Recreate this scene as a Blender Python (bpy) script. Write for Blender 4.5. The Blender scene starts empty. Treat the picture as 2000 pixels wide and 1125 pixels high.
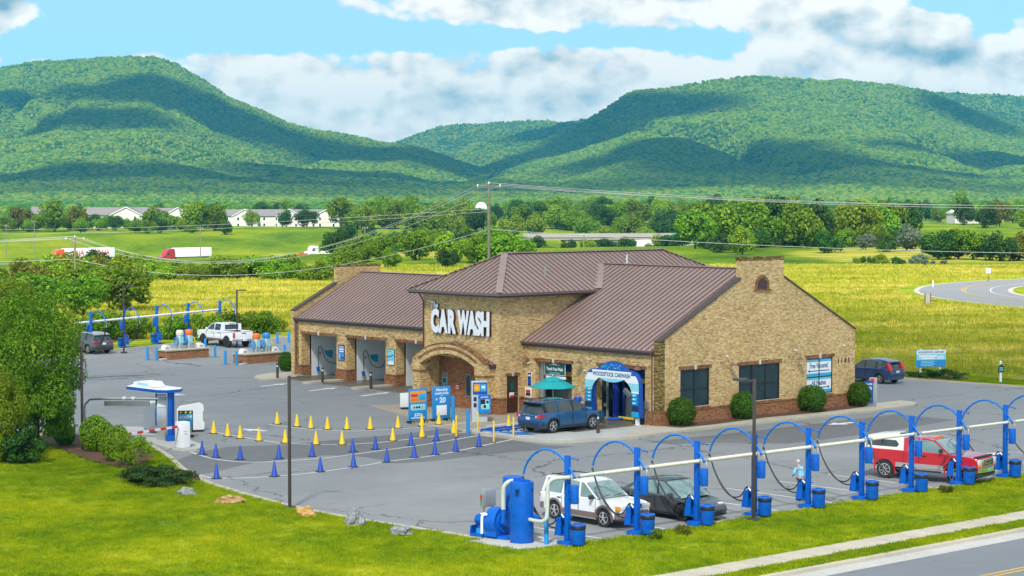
import bpy, bmesh, math, random
import numpy as np
from mathutils import Vector, Matrix, Euler, noise as mnoise
R = math.radians
C = bpy.context.scene.collection
scene = bpy.context.scene

# ------------------------------------------------------------------ camera
F_PX, PITCH, CAM_H = 4046.3, R(2.601), 13.2
cam = bpy.data.cameras.new('camera'); camo = bpy.data.objects.new('camera', cam); C.objects.link(camo)
cam.sensor_width = 36.0; cam.lens = F_PX / 2000.0 * 36.0
cam.clip_start = 1.0; cam.clip_end = 30000
camo.location = (0, 0, CAM_H); camo.rotation_euler = (R(90) - PITCH, 0, 0)
scene.camera = camo

# ------------------------------------------------------------------ light, exposure
SUN_EL, SUN_AZ = R(48), R(189)          # azimuth clockwise from +Y; the sun stands behind the camera, a little to the left
scene.view_settings.view_transform = 'Standard'
scene.view_settings.look = 'None'
scene.view_settings.exposure = 1.0
scene.view_settings.gamma = 1.0
scene.view_settings.use_curve_mapping = False
scene.cycles.use_denoising = True
scene.cycles.max_bounces = 6
scene.cycles.diffuse_bounces = 3
scene.cycles.glossy_bounces = 3
scene.cycles.transparent_max_bounces = 8
scene.cycles.volume_bounces = 0
sl = bpy.data.lights.new('sun', 'SUN'); so = bpy.data.objects.new('sun', sl); C.objects.link(so)
sl.energy = 4.4; sl.angle = R(5.0); sl.color = (1.0, 0.95, 0.87)
sdir = Vector((math.sin(SUN_AZ) * math.cos(SUN_EL), math.cos(SUN_AZ) * math.cos(SUN_EL), math.sin(SUN_EL)))
so.rotation_euler = (-sdir).to_track_quat('-Z', 'Y').to_euler(); so.location = (0, 0, 900)


class NT:                                # small node-tree helper
    def __init__(s, tree):
        s.t = tree; tree.nodes.clear()
    def n(s, kind, **kw):
        nd = s.t.nodes.new(kind)
        for k, v in kw.items(): setattr(nd, k, v)
        return nd
    def put(s, sock, v):
        if v is None: return
        if isinstance(v, bpy.types.NodeSocket): s.t.links.new(v, sock)
        else:
            if sock.type == 'RGBA' and not isinstance(v, (int, float)) and len(v) == 3: v = (*v, 1)
            sock.default_value = v
    def m(s, op, a, b=None, c=None, clamp=False):
        nd = s.n('ShaderNodeMath', operation=op, use_clamp=clamp)
        s.put(nd.inputs[0], a); s.put(nd.inputs[1], b)
        if c is not None: s.put(nd.inputs[2], c)
        return nd.outputs[0]
    def vm(s, op, a, b=None):
        nd = s.n('ShaderNodeVectorMath', operation=op); s.put(nd.inputs[0], a); s.put(nd.inputs[1], b); return nd.outputs[0]
    def mix(s, f, a, b, mode='MIX'):
        nd = s.n('ShaderNodeMix', data_type='RGBA', blend_type=mode)
        s.put(nd.inputs[0], f); s.put(nd.inputs[6], a); s.put(nd.inputs[7], b); return nd.outputs[2]
    def comb(s, x, y, z=0.0):
        nd = s.n('ShaderNodeCombineXYZ'); s.put(nd.inputs[0], x); s.put(nd.inputs[1], y); s.put(nd.inputs[2], z); return nd.outputs[0]
    def sep(s, v):
        nd = s.n('ShaderNodeSeparateXYZ'); s.put(nd.inputs[0], v); return nd.outputs
    def noise(s, v, scale, detail=4.0, rough=.55, out=0):
        nd = s.n('ShaderNodeTexNoise'); s.put(nd.inputs['Vector'], v); nd.inputs['Scale'].default_value = scale
        nd.inputs['Detail'].default_value = detail; nd.inputs['Roughness'].default_value = rough; return nd.outputs[out]
    def ramp(s, f, stops, interp='LINEAR'):
        nd = s.n('ShaderNodeValToRGB'); cr = nd.color_ramp; cr.interpolation = interp
        while len(cr.elements) < len(stops): cr.elements.new(.5)
        for e, (p, c) in zip(cr.elements, stops):
            e.position = p; e.color = (*c, 1) if not isinstance(c, (int, float)) else (c, c, c, 1)
        s.put(nd.inputs[0], f); return nd.outputs[0]
    def step(s, v, lo, hi):
        nd = s.n('ShaderNodeMapRange', interpolation_type='SMOOTHSTEP')
        s.put(nd.inputs[0], v); nd.inputs[1].default_value = lo; nd.inputs[2].default_value = hi; return nd.outputs[0]


# ------------------------------------------------------------------ sky
world = bpy.data.worlds.new('World'); scene.world = world; world.use_nodes = True
w = NT(world.node_tree)
gen = w.n('ShaderNodeTexCoord').outputs['Generated']
gx, gy, gz = w.sep(gen)
sky = w.n('ShaderNodeTexSky', sky_type='NISHITA', sun_disc=False)
sky.sun_elevation = SUN_EL; sky.sun_rotation = SUN_AZ; sky.altitude = 250; sky.air_density = 1.0; sky.dust_density = .25; sky.ozone_density = 1.6
w.put(sky.inputs[0], w.comb(gx, gy, w.m('ADD', w.m('MAXIMUM', gz, 0.0), .16)))
az = w.m('ARCTAN2', gx, gy)
el = w.m('ARCSINE', gz)
X = w.m('MULTIPLY', az, 4.0463); Y = w.m('MULTIPLY', el, 4.0463)      # 1 = a quarter radian
P = w.comb(X, w.m('MULTIPLY', Y, 1.45), 0.0)
def cloud_density(P):
    a = w.noise(P, 3.0, 9.0, .60)
    wp = w.vm('ADD', P, w.vm('MULTIPLY', w.noise(P, 9.0, 3.0, .5, 1), (.05, .05, 0)))
    v = w.n('ShaderNodeTexVoronoi', feature='SMOOTH_F1'); w.put(v.inputs['Vector'], wp); v.inputs['Scale'].default_value = 9.0; v.inputs['Smoothness'].default_value = .35
    v.inputs['Detail'].default_value = 2.0; v.inputs['Roughness'].default_value = .55
    puff = w.m('SUBTRACT', .62, v.outputs['Distance'])
    return w.m('ADD', w.m('MULTIPLY_ADD', a, 1.05, -.06), w.m('MULTIPLY', puff, .20))
def blob(cx, cy, rx, ry):
    dx = w.m('DIVIDE', w.m('SUBTRACT', X, cx), rx); dy = w.m('DIVIDE', w.m('SUBTRACT', Y, cy), ry)
    d = w.m('ADD', w.m('MULTIPLY', dx, dx), w.m('MULTIPLY', dy, dy))
    return w.m('POWER', 2.718, w.m('MULTIPLY', d, -1.0))
d0 = cloud_density(P)
d1 = cloud_density(w.vm('ADD', P, (-.02, .055, 0)))
gap = w.m('MULTIPLY', blob(-.66, .345, .27, .05), .42)
for (cx, cy, rx, ry, a) in ((-.08, .302, .36, .024, .34), (.84, .362, .17, .020, .36), (-.95, .285, .08, .03, .2), (-.50, .318, .2, .03, .25), (.12, .25, .10, .02, .06)):
    gap = w.m('ADD', gap, w.m('MULTIPLY', blob(cx, cy, rx, ry), a))
fill = w.m('MULTIPLY', blob(.45, .22, .9, .16), .13)
fill = w.m('ADD', fill, w.m('MULTIPLY', blob(-.35, .20, .45, .09), .12))
fill = w.m('ADD', fill, w.m('MULTIPLY', blob(-.99, .35, .075, .06), .30))
fill = w.m('ADD', fill, w.m('MULTIPLY', blob(.28, .365, .62, .045), .17))
dens = w.m('SUBTRACT', w.m('ADD', d0, fill), gap)
mask = w.step(dens, .375, .455)
relief = w.m('MULTIPLY', w.m('SUBTRACT', d0, d1), 3.2)
thick = w.step(dens, .48, .75)
lit = w.m('ADD', w.m('ADD', .85, relief), w.m('MULTIPLY', thick, -.12))
dark = w.m('ADD', w.m('MULTIPLY', blob(.93, .262, .14, .03), .38), w.m('MULTIPLY', blob(-1.0, .355, .07, .035), .75))
dark = w.m('ADD', dark, w.m('MULTIPLY', blob(-.05, .19, .14, .035), .18))
lit = w.m('SUBTRACT', lit, dark, clamp=True)
ccol = w.ramp(lit, [(0.0, (.22, .38, .48)), (.32, (.50, .60, .65)), (.60, (.78, .80, .79)), (1.0, (1.10, 1.05, .97))])
bs = w.n('ShaderNodeBackground'); bc = w.n('ShaderNodeBackground')
w.put(bs.inputs[0], w.mix(1.0, sky.outputs[0], (.92, 1.04, .94), 'MULTIPLY')); bs.inputs[1].default_value = .125
w.put(bc.inputs[0], ccol); bc.inputs[1].default_value = .60
mx = w.n('ShaderNodeMixShader'); w.put(mx.inputs[0], mask); w.t.links.new(bs.outputs[0], mx.inputs[1]); w.t.links.new(bc.outputs[0], mx.inputs[2])
ow = w.n('ShaderNodeOutputWorld'); w.t.links.new(mx.outputs[0], ow.inputs[0])

# ------------------------------------------------------------------ frames
PHI = R(-48.132)                         # the site's own axes: x to the right along the building front, y into its depth
ORG = Vector((8.304, 116.251, 0))
RZ = Matrix.Rotation(PHI, 4, 'Z')
def Wp(x, y, z=0.0): return ORG + RZ @ Vector((x, y, z))
def ground_ray(px, py, z=0.0):           # photo pixel -> point on level ground
    vx = (px - 1000) / F_PX; vy = -(py - 562.5) / F_PX
    c, s = math.cos(PITCH), math.sin(PITCH)
    d = (vx, c + vy * s, -s + vy * c); t = (z - CAM_H) / d[2]
    return Vector((d[0] * t, d[1] * t, z))
def site(px, py, z=0.0):
    p = RZ.inverted() @ (ground_ray(px, py, z) - ORG); return (p.x, p.y)
def far(px, py, dist):                   # photo pixel at a known distance
    vx = (px - 1000) / F_PX; vy = -(py - 562.5) / F_PX
    c, s = math.cos(PITCH), math.sin(PITCH)
    d = (vx, c + vy * s, -s + vy * c); t = dist / d[1]
    return Vector((d[0] * t, dist, CAM_H + d[2] * t))

# ------------------------------------------------------------------ mesh builder
def rot_to(d):
    return Vector((0, 0, 1)).rotation_difference(Vector(d).normalized()).to_matrix()
class MB:
    def __init__(s): s.v = []; s.f = []; s.mi = []; s.cur = 0
    def mat(s, i): s.cur = i; return s
    def add(s, vs, fs):
        o = len(s.v); s.v += [tuple(p) for p in vs]
        for f in fs: s.f.append([i + o for i in f]); s.mi.append(s.cur)
        return s
    def box(s, x0, x1, y0, y1, z0, z1):
        return s.add([(x0, y0, z0), (x1, y0, z0), (x1, y1, z0), (x0, y1, z0), (x0, y0, z1), (x1, y0, z1), (x1, y1, z1), (x0, y1, z1)],
                     [(3, 2, 1, 0), (4, 5, 6, 7), (0, 1, 5, 4), (1, 2, 6, 5), (2, 3, 7, 6), (3, 0, 4, 7)])
    def bbox(s, x0, x1, y0, y1, z0, z1, b=.02):     # box with softened edges
        bm = bmesh.new(); bmesh.ops.create_cube(bm, size=1)
        for v in bm.verts: v.co = ((x0 + x1) / 2 + v.co.x * (x1 - x0), (y0 + y1) / 2 + v.co.y * (y1 - y0), (z0 + z1) / 2 + v.co.z * (z1 - z0))
        bmesh.ops.bevel(bm, geom=bm.edges[:], offset=b, segments=2, affect='EDGES', profile=.6)
        return s.frombm(bm)
    def frombm(s, bm, M=None):
        bm.verts.ensure_lookup_table(); bm.verts.index_update()
        s.add([(M @ v.co if M else v.co) for v in bm.verts], [[v.index for v in f.verts] for f in bm.faces]); bm.free(); return s
    def obox(s, c, size, rot=(0, 0, 0)):
        M = Euler(rot).to_matrix(); c = Vector(c); hx, hy, hz = [q / 2 for q in size]
        vs = [c + M @ Vector((a * hx, b * hy, d * hz)) for d in (-1, 1) for a, b in ((-1, -1), (1, -1), (1, 1), (-1, 1))]
        return s.add(vs, [(3, 2, 1, 0), (4, 5, 6, 7), (0, 1, 5, 4), (1, 2, 6, 5), (2, 3, 7, 6), (3, 0, 4, 7)])
    def beam(s, p0, p1, w_, h_):                    # rectangular bar between two points
        p0, p1 = Vector(p0), Vector(p1); d = (p1 - p0); u = d.normalized()
        side = Vector((0, 0, 1)).cross(u)
        if side.length < 1e-4: side = Vector((1, 0, 0))
        side.normalize(); up = u.cross(side)
        vs = [p + side * a * w_ / 2 + up * b * h_ / 2 for p in (p0, p1) for a, b in ((-1, -1), (1, -1), (1, 1), (-1, 1))]
        return s.add(vs, [(0, 1, 2, 3), (7, 6, 5, 4), (0, 4, 5, 1), (1, 5, 6, 2), (2, 6, 7, 3), (3, 7, 4, 0)])
    def cyl(s, p0, p1, r0, r1=None, n=16, caps=True):
        r1 = r0 if r1 is None else r1; p0, p1 = Vector(p0), Vector(p1); M = rot_to(p1 - p0)
        ring = [Vector((math.cos(2 * math.pi * i / n), math.sin(2 * math.pi * i / n), 0)) for i in range(n)]
        vs = [p0 + M @ (q * r0) for q in ring] + [p1 + M @ (q * r1) for q in ring]
        fs = [(i, (i + 1) % n, n + (i + 1) % n, n + i) for i in range(n)]
        if caps: fs += [tuple(range(n - 1, -1, -1)), tuple(range(n, 2 * n))]
        return s.add(vs, fs)
    def tube(s, pts, r, n=8, caps=True):
        pts = [Vector(p) for p in pts]; k = len(pts); rr = r if isinstance(r, (list, tuple)) else [r] * k
        vs = []; ref = None
        for i, p in enumerate(pts):
            t = (pts[min(i + 1, k - 1)] - pts[max(i - 1, 0)]).normalized()
            if ref is None: ref = Vector((1, 0, 0)) if abs(t.x) < .8 else Vector((0, 1, 0))
            a = (ref - t * ref.dot(t)).normalized(); b = t.cross(a); ref = a
            vs += [p + (a * math.cos(2 * math.pi * j / n) + b * math.sin(2 * math.pi * j / n)) * rr[i] for j in range(n)]
        fs = [(i * n + j, i * n + (j + 1) % n, (i + 1) * n + (j + 1) % n, (i + 1) * n + j) for i in range(k - 1) for j in range(n)]
        if caps: fs += [tuple(range(n - 1, -1, -1)), tuple(range((k - 1) * n, k * n))]
        return s.add(vs, fs)
    def lathe(s, prof, c=(0, 0, 0), n=20, axis='z'):
        vs = []; k = len(prof)
        for r, z in prof:
            for j in range(n):
                a = 2 * math.pi * j / n
                p = (r * math.cos(a), r * math.sin(a), z)
                if axis == 'y': p = (p[0], p[2], p[1])
                if axis == 'x': p = (p[2], p[0], p[1])
                vs.append((c[0] + p[0], c[1] + p[1], c[2] + p[2]))
        fs = [(i * n + j, i * n + (j + 1) % n, (i + 1) * n + (j + 1) % n, (i + 1) * n + j) for i in range(k - 1) for j in range(n)]
        fs += [tuple(range(n - 1, -1, -1)), tuple(range((k - 1) * n, k * n))]
        return s.add(vs, fs)
    def prism(s, poly, d0, d1, axis='y'):           # 2D outline swept along an axis: 'y' -> (x,z), 'x' -> (y,z), 'z' -> (x,y)
        n = len(poly)
        mk = {'y': lambda p, d: (p[0], d, p[1]), 'x': lambda p, d: (d, p[0], p[1]), 'z': lambda p, d: (p[0], p[1], d)}[axis]
        return s.add([mk(p, d0) for p in poly] + [mk(p, d1) for p in poly],
                     [tuple(range(n - 1, -1, -1)), tuple(range(n, 2 * n))] + [(i, (i + 1) % n, n + (i + 1) % n, n + i) for i in range(n)])
    def quad(s, a, b, c, d): return s.add([a, b, c, d], [(0, 1, 2, 3)])
    def ball(s, c, r, seg=12, rings=8, sc=(1, 1, 1)):
        prof = []
        vs = [(c[0], c[1], c[2] - r * sc[2])]
        for i in range(1, rings):
            a = -math.pi / 2 + math.pi * i / rings
            for j in range(seg):
                b = 2 * math.pi * j / seg
                vs.append((c[0] + r * sc[0] * math.cos(a) * math.cos(b), c[1] + r * sc[1] * math.cos(a) * math.sin(b), c[2] + r * sc[2] * math.sin(a)))
        vs.append((c[0], c[1], c[2] + r * sc[2])); top = len(vs) - 1
        fs = [(0, 1 + (j + 1) % seg, 1 + j) for j in range(seg)]
        for i in range(rings - 2):
            for j in range(seg):
                a = 1 + i * seg; fs.append((a + j, a + (j + 1) % seg, a + seg + (j + 1) % seg, a + seg + j))
        a = 1 + (rings - 2) * seg; fs += [(a + j, a + (j + 1) % seg, top) for j in range(seg)]
        return s.add(vs, fs)
    def mesh(s, name, mats, sharp=38, fix=True):
        me = bpy.data.meshes.new(name); me.from_pydata(s.v, [], s.f)
        for m_ in (mats if isinstance(mats, (list, tuple)) else [mats]): me.materials.append(m_)
        me.polygons.foreach_set('material_index', s.mi)
        if fix:
            bm = bmesh.new(); bm.from_mesh(me); bmesh.ops.recalc_face_normals(bm, faces=bm.faces[:])
            ng = [f for f in bm.faces if len(f.verts) > 4]
            if ng: bmesh.ops.triangulate(bm, faces=ng)
            bm.to_mesh(me); bm.free()
        me.polygons.foreach_set('use_smooth', [True] * len(me.polygons))
        me.set_sharp_from_angle(angle=R(sharp)); me.update(); return me
    def build(s, name, mats, parent=None, sharp=38, fix=True):
        return link(name, s.mesh(name, mats, sharp, fix), parent)
def link(name, data, parent=None):
    o = bpy.data.objects.new(name, data); C.objects.link(o)
    if parent is not None: o.parent = parent
    return o
def tag(o, label=None, cat=None, group=None, kind=None):
    if label: o['label'] = label
    if cat: o['category'] = cat
    if group: o['group'] = group
    if kind: o['kind'] = kind
    return o
def thing(name, label, cat, x, y, z=0.0, rot=0.0, group=None, world_xy=False):
    o = bpy.data.objects.new(name, None); C.objects.link(o); o.empty_display_size = .2
    o.location = (x, y, z) if world_xy else Wp(x, y, z)
    o.rotation_euler = (0, 0, rot if world_xy else PHI + rot)
    return tag(o, label, cat, group)
def move(o, x, y, z=0.0, rot=0.0, world_xy=False):
    o.location = (x, y, z) if world_xy else Wp(x, y, z); o.rotation_euler = (0, 0, rot if world_xy else PHI + rot); return o
def copy_tree(o, parent=None):
    c = o.copy(); C.objects.link(c)
    if parent is not None: c.parent = parent
    for ch in list(o.children): copy_tree(ch, c)
    return c
def site_obj(name, mb, mats, kind='structure', sharp=38):      # a piece of the setting drawn in site axes
    o = mb.build(name, mats, None, sharp); o.location = ORG; o.rotation_euler = (0, 0, PHI); o['kind'] = kind; return o
ORD = 'first second third fourth fifth sixth seventh eighth ninth tenth eleventh twelfth thirteenth fourteenth'.split()

_txt = {}
def text_mesh(body, size, ext=.004, bold=0.0, sx=1.0, align='CENTER', shear=0.0):
    key = (body, size, ext, bold, sx, align, shear)
    if key in _txt: return _txt[key]
    cu = bpy.data.curves.new('t', 'FONT'); cu.body = body; cu.size = size; cu.extrude = ext; cu.offset = bold; cu.align_x = align; cu.shear = shear
    cu.resolution_u = 3
    ob = bpy.data.objects.new('t', cu); C.objects.link(ob)
    dg = bpy.context.evaluated_depsgraph_get(); me = bpy.data.meshes.new_from_object(ob.evaluated_get(dg))
    bpy.data.objects.remove(ob); bpy.data.curves.remove(cu)
    for v in me.vertices: v.co = (v.co.x * sx, -v.co.z, v.co.y)
    me.update(); _txt[key] = me; return me
def text(parent, name, body, size, loc, mat, rot=0.0, **kw):
    me = text_mesh(body, size, **kw).copy(); me.materials.clear(); me.materials.append(mat)
    o = link(name, me, parent); o.location = loc; o.rotation_euler = (0, 0, rot); return o
# ------------------------------------------------------------------ materials
def newmat(name):
    m_ = bpy.data.materials.new(name); m_.use_nodes = True; t = NT(m_.node_tree)
    b = t.n('ShaderNodeBsdfPrincipled'); o = t.n('ShaderNodeOutputMaterial'); t.t.links.new(b.outputs[0], o.inputs[0])
    return m_, t, b
def bump(t, b, h, strength=.3, dist=.02):
    nd = t.n('ShaderNodeBump'); nd.inputs['Strength'].default_value = strength; nd.inputs['Distance'].default_value = dist
    t.put(nd.inputs['Height'], h); t.t.links.new(nd.outputs[0], b.inputs['Normal'])
def paint(name, col, rough=.45, metal=0.0, var=.10, scale=3.0, coat=0.0, spec=.5):
    m_, t, b = newmat(name)
    oc = t.n('ShaderNodeTexCoord').outputs['Object']
    n1 = t.noise(oc, scale, 5, .6)
    t.put(b.inputs['Base Color'], t.mix(1.0, col, t.ramp(n1, [(.25, 1 - var), (.75, 1 + var * .4)]), 'MULTIPLY'))
    t.put(b.inputs['Roughness'], t.m('MULTIPLY_ADD', n1, .16, rough - .08)); b.inputs['Metallic'].default_value = metal
    b.inputs['Coat Weight'].default_value = coat; b.inputs['Coat Roughness'].default_value = .06
    b.inputs['Specular IOR Level'].default_value = spec
    return m_
def objc(t): return t.n('ShaderNodeTexCoord').outputs['Object']

def brick(name, dark, base, light, mortar, odd=.10, streak=True):
    m_, t, b = newmat(name)
    x, y, z = t.sep(objc(t)); u = t.m('ADD', x, y)
    row = t.m('FLOOR', t.m('DIVIDE', z, .0677))
    uu = t.m('ADD', t.m('DIVIDE', u, .205), t.m('MULTIPLY', t.m('MODULO', t.m('ABSOLUTE', row), 2.0), .5))
    col_ = t.m('FLOOR', uu)
    wn = t.n('ShaderNodeTexWhiteNoise', noise_dimensions='2D'); t.put(wn.inputs['Vector'], t.comb(col_, row)); r = wn.outputs[0]
    fu = t.m('FRACT', uu); fz = t.m('FRACT', t.m('DIVIDE', z, .0677))
    joint = t.m('MAXIMUM', t.m('GREATER_THAN', t.m('ABSOLUTE', t.m('SUBTRACT', fu, .5)), .472), t.m('GREATER_THAN', t.m('ABSOLUTE', t.m('SUBTRACT', fz, .5)), .43))
    st = t.noise(t.comb(t.m('MULTIPLY', u, .9), t.m('MULTIPLY', z, 5.0)), 1.0, 5, .7)
    rr = t.m('ADD', t.m('MULTIPLY', r, .80), t.m('MULTIPLY', st, .22)) if streak else r
    c = t.ramp(rr, [(0.0, dark), (.15, dark), (.26, base), (.62, base), (.74, light), (1.0, light)])
    big = t.noise(t.comb(u, z), .35, 4, .6)
    c = t.mix(1.0, c, t.ramp(big, [(.3, .84), (.7, 1.08)]), 'MULTIPLY')
    c = t.mix(joint, c, mortar)
    t.put(b.inputs['Base Color'], c); b.inputs['Roughness'].default_value = .85; b.inputs['Specular IOR Level'].default_value = .25
    bump(t, b, t.m('SUBTRACT', t.m('MULTIPLY', r, .3), joint), .6, .008)
    return m_
M = {}
M['brick'] = brick('tan_brick', (.35, .20, .07), (.56, .365, .14), (.72, .53, .28), (.57, .415, .22))
M['brick_lichen'] = brick('stained_brick', (.035, .03, .012), (.17, .11, .03), (.36, .25, .08), (.17, .14, .05))
M['red_brick'] = brick('red_brick', (.19, .065, .026), (.28, .105, .042), (.35, .16, .07), (.36, .22, .12), streak=False)
M['brown_brick'] = brick('brown_brick', (.12, .05, .02), (.24, .11, .045), (.30, .15, .07), (.28, .16, .08), streak=False)
M['keystone'] = paint('keystone', (.62, .57, .47), .8)
def metal_roof():
    m_, t, b = newmat('roof_metal'); oc = objc(t)
    n1 = t.noise(oc, .5, 5, .6); n2 = t.noise(oc, 9, 3, .6)
    c = t.mix(1.0, (.32, .225, .19), t.ramp(t.m('ADD', t.m('MULTIPLY', n1, .7), t.m('MULTIPLY', n2, .3)), [(.3, .85), (.7, 1.10)]), 'MULTIPLY')
    t.put(b.inputs['Base Color'], c); b.inputs['Roughness'].default_value = .42; b.inputs['Metallic'].default_value = .0
    b.inputs['Specular IOR Level'].default_value = .6
    return m_
M['roof'] = metal_roof()
M['seam'] = paint('roof_seam_shade', (.17, .10, .085), .5)  # darker than the sheet: the ribs' shade is put into this colour
M['fascia'] = paint('brown_fascia', (.075, .045, .038), .5)
M['gutter'] = paint('gutter_brown', (.16, .11, .10), .4)
M['soffit'] = paint('soffit', (.10, .08, .07), .7)
M['door'] = paint('door_brown', (.065, .026, .013), .4)
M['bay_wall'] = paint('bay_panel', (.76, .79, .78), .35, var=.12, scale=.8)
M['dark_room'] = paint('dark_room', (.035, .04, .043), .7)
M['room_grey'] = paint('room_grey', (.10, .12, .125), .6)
M['black'] = paint('black', (.012, .012, .013), .5)
M['rubber'] = paint('rubber', (.018, .018, .019), .75, var=.3)
M['hose'] = paint('hose', (.022, .02, .021), .5)
M['blue'] = paint('vac_blue', (.001, .105, .50), .45, var=.28, scale=5.0, coat=.08, spec=.3)
M['blue_pipe'] = paint('boom_blue', (.002, .16, .58), .45, var=.12, scale=2.0, coat=.08, spec=.3)
M['bollard_blue'] = paint('bollard_blue', (.012, .25, .62), .4, var=.10)
M['cone_blue'] = paint('cone_blue', (.008, .055, .36), .55)
M['cone_yellow'] = paint('cone_yellow', (.80, .54, .005), .55)
M['white'] = paint('white', (.78, .79, .79), .45, var=.06)
M['letter'] = paint('letter_white', (.80, .82, .84), .35, var=.03)
M['letter_edge'] = paint('letter_edge', (.06, .022, .03), .5)
M['cream'] = paint('cream', (.66, .63, .52), .6)
M['pvc'] = paint('pvc_pipe', (.50, .54, .47), .35, var=.12)
M['galv'] = paint('galvanised', (.42, .45, .46), .38, metal=.6, var=.15)
M['chrome'] = paint('chrome', (.75, .76, .77), .14, metal=1.0, var=.05)
M['steel'] = paint('brushed_steel', (.55, .55, .53), .3, metal=.8, var=.1)
M['bronze'] = paint('bronze_pole', (.055, .042, .035), .45)
M['lamp_rust'] = paint('lamp_bronze', (.20, .115, .075), .5)
M['concrete'] = None
def concrete(name, col, wet=0.0):
    m_, t, b = newmat(name); oc = objc(t)
    n1 = t.noise(oc, .45, 6, .65); n2 = t.noise(oc, 6.0, 4, .7); x, y, z = t.sep(oc)
    c = t.mix(1.0, col, t.ramp(t.m('ADD', t.m('MULTIPLY', n1, .65), t.m('MULTIPLY', n2, .35)), [(.3, .74), (.7, 1.12)]), 'MULTIPLY')
    t.put(b.inputs['Base Color'], c)
    t.put(b.inputs['Roughness'], .85 if not wet else t.ramp(n1, [(.35, .12), (.6, .7)]))
    b.inputs['Specular IOR Level'].default_value = .3
    bump(t, b, n2, .25, .01); return m_
M['concrete'] = concrete('concrete', (.46, .42, .33))
M['concrete_grey'] = concrete('concrete_grey', (.44, .44, .41))
M['wet_floor'] = concrete('wet_floor', (.15, .13, .10), 1)
M['kerb'] = concrete('kerb', (.46, .42, .34))
M['bridge'] = concrete('bridge_concrete', (.27, .25, .21))
def asphalt(name, col, cracks=True, tone=.22):
    m_, t, b = newmat(name); oc = objc(t)
    n1 = t.noise(oc, .11, 5, .6); n2 = t.noise(oc, 1.3, 5, .7); n3 = t.noise(oc, 22, 3, .7)
    stn = t.noise(t.vm('MULTIPLY', oc, (.25, .06, 1)), 1.0, 5, .65)
    f = t.m('ADD', t.m('ADD', t.m('MULTIPLY', n1, .45), t.m('MULTIPLY', n2, .2)), t.m('ADD', t.m('MULTIPLY', n3, .15), t.m('MULTIPLY', stn, .2)))
    c = t.mix(1.0, col, t.ramp(f, [(.36, 1 - tone), (.64, 1 + tone)]), 'MULTIPLY')
    spots = t.step(t.noise(oc, .55, 4, .6), .62, .76)
    c = t.mix(t.m('MULTIPLY', spots, .42), c, (.05, .05, .05))
    if cracks:
        warp = t.vm('ADD', oc, t.vm('MULTIPLY', t.vm('SUBTRACT', t.noise(oc, .5, 5, .65, 1), (.5, .5, .5)), (3.2, 3.2, 0)))
        v = t.n('ShaderNodeTexVoronoi', feature='DISTANCE_TO_EDGE'); t.put(v.inputs['Vector'], warp); v.inputs['Scale'].default_value = .085
        crk = t.m('LESS_THAN', v.outputs['Distance'], .0048)
        gate = t.step(t.noise(oc, .07, 2, .5), .42, .50)
        c = t.mix(t.m('MULTIPLY', t.m('MULTIPLY', crk, gate), .75), c, (.035, .035, .035))
    t.put(b.inputs['Base Color'], c)
    t.put(b.inputs['Roughness'], t.ramp(n1, [(.35, .55), (.6, .8)])); b.inputs['Specular IOR Level'].default_value = .35
    bump(t, b, n3, .3, .006); return m_
M['asphalt'] = asphalt('asphalt', (.215, .225, .225))
M['asphalt_dark'] = asphalt('asphalt_dark', (.135, .138, .14), True, .25)
M['road'] = asphalt('road', (.155, .17, .185), False, .16)
M['far_road'] = asphalt('far_road', (.20, .21, .215), False, .1)
M['line_white'] = paint('line_paint', (.70, .70, .68), .7, var=.22, scale=3.0)
M['line_faded'] = paint('line_faded', (.40, .42, .42), .7, var=.35, scale=4.0)
M['line_yellow'] = paint('line_yellow', (.55, .36, .06), .7, var=.25)
M['pad_blue'] = paint('pad_blue', (.03, .17, .46), .6, var=.4, scale=2.5)
def mulch():
    m_, t, b = newmat('mulch'); oc = objc(t); n1 = t.noise(oc, 9, 5, .75)
    t.put(b.inputs['Base Color'], t.ramp(n1, [(.3, (.035, .016, .01)), (.55, (.12, .055, .03)), (.75, (.20, .11, .065))])); b.inputs['Roughness'].default_value = .95
    bump(t, b, n1, .9, .05); return m_
M['mulch'] = mulch()
def soil():
    m_, t, b = newmat('red_soil'); n1 = t.noise(objc(t), .6, 5, .75)
    t.put(b.inputs['Base Color'], t.ramp(n1, [(.3, (.30, .13, .05)), (.7, (.42, .24, .11))])); b.inputs['Roughness'].default_value = .95; return m_
M['soil'] = soil()
def grasscol(t, pos, kind):
    s1 = t.noise(t.vm('MULTIPLY', pos, (.045, .16, 1)), 1.0, 5, .6)
    n2 = t.noise(pos, .8, 5, .7); n3 = t.noise(pos, 5.0, 3, .7)
    if kind == 'lawn':
        x, y, z = t.sep(pos)
        f = t.m('ADD', t.m('ADD', t.m('MULTIPLY', t.noise(pos, .13, 4, .6), .45), t.m('MULTIPLY', n2, .35)), t.m('MULTIPLY', n3, .2))
        return t.ramp(f, [(.36, (.075, .145, .004)), (.46, (.155, .235, .004)), (.55, (.265, .315, .005)), (.66, (.42, .40, .02))])
    f = t.m('ADD', t.m('ADD', t.m('MULTIPLY', s1, .72), t.m('MULTIPLY', n2, .2)), t.m('MULTIPLY', n3, .08))
    return t.ramp(f, [(.36, (.15, .19, .012)), (.46, (.26, .29, .020)), (.53, (.38, .365, .045)), (.60, (.50, .42, .11)), (.70, (.40, .37, .06))])
def wpos(t): return t.n('ShaderNodeNewGeometry').outputs['Position']
def lawn():
    m_, t, b = newmat('lawn'); p = wpos(t)
    t.put(b.inputs['Base Color'], grasscol(t, p, 'lawn')); b.inputs['Roughness'].default_value = .9; b.inputs['Specular IOR Level'].default_value = .15
    bump(t, b, t.noise(p, 14, 5, .8), .9, .05); return m_
M['lawn'] = lawn()
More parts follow.
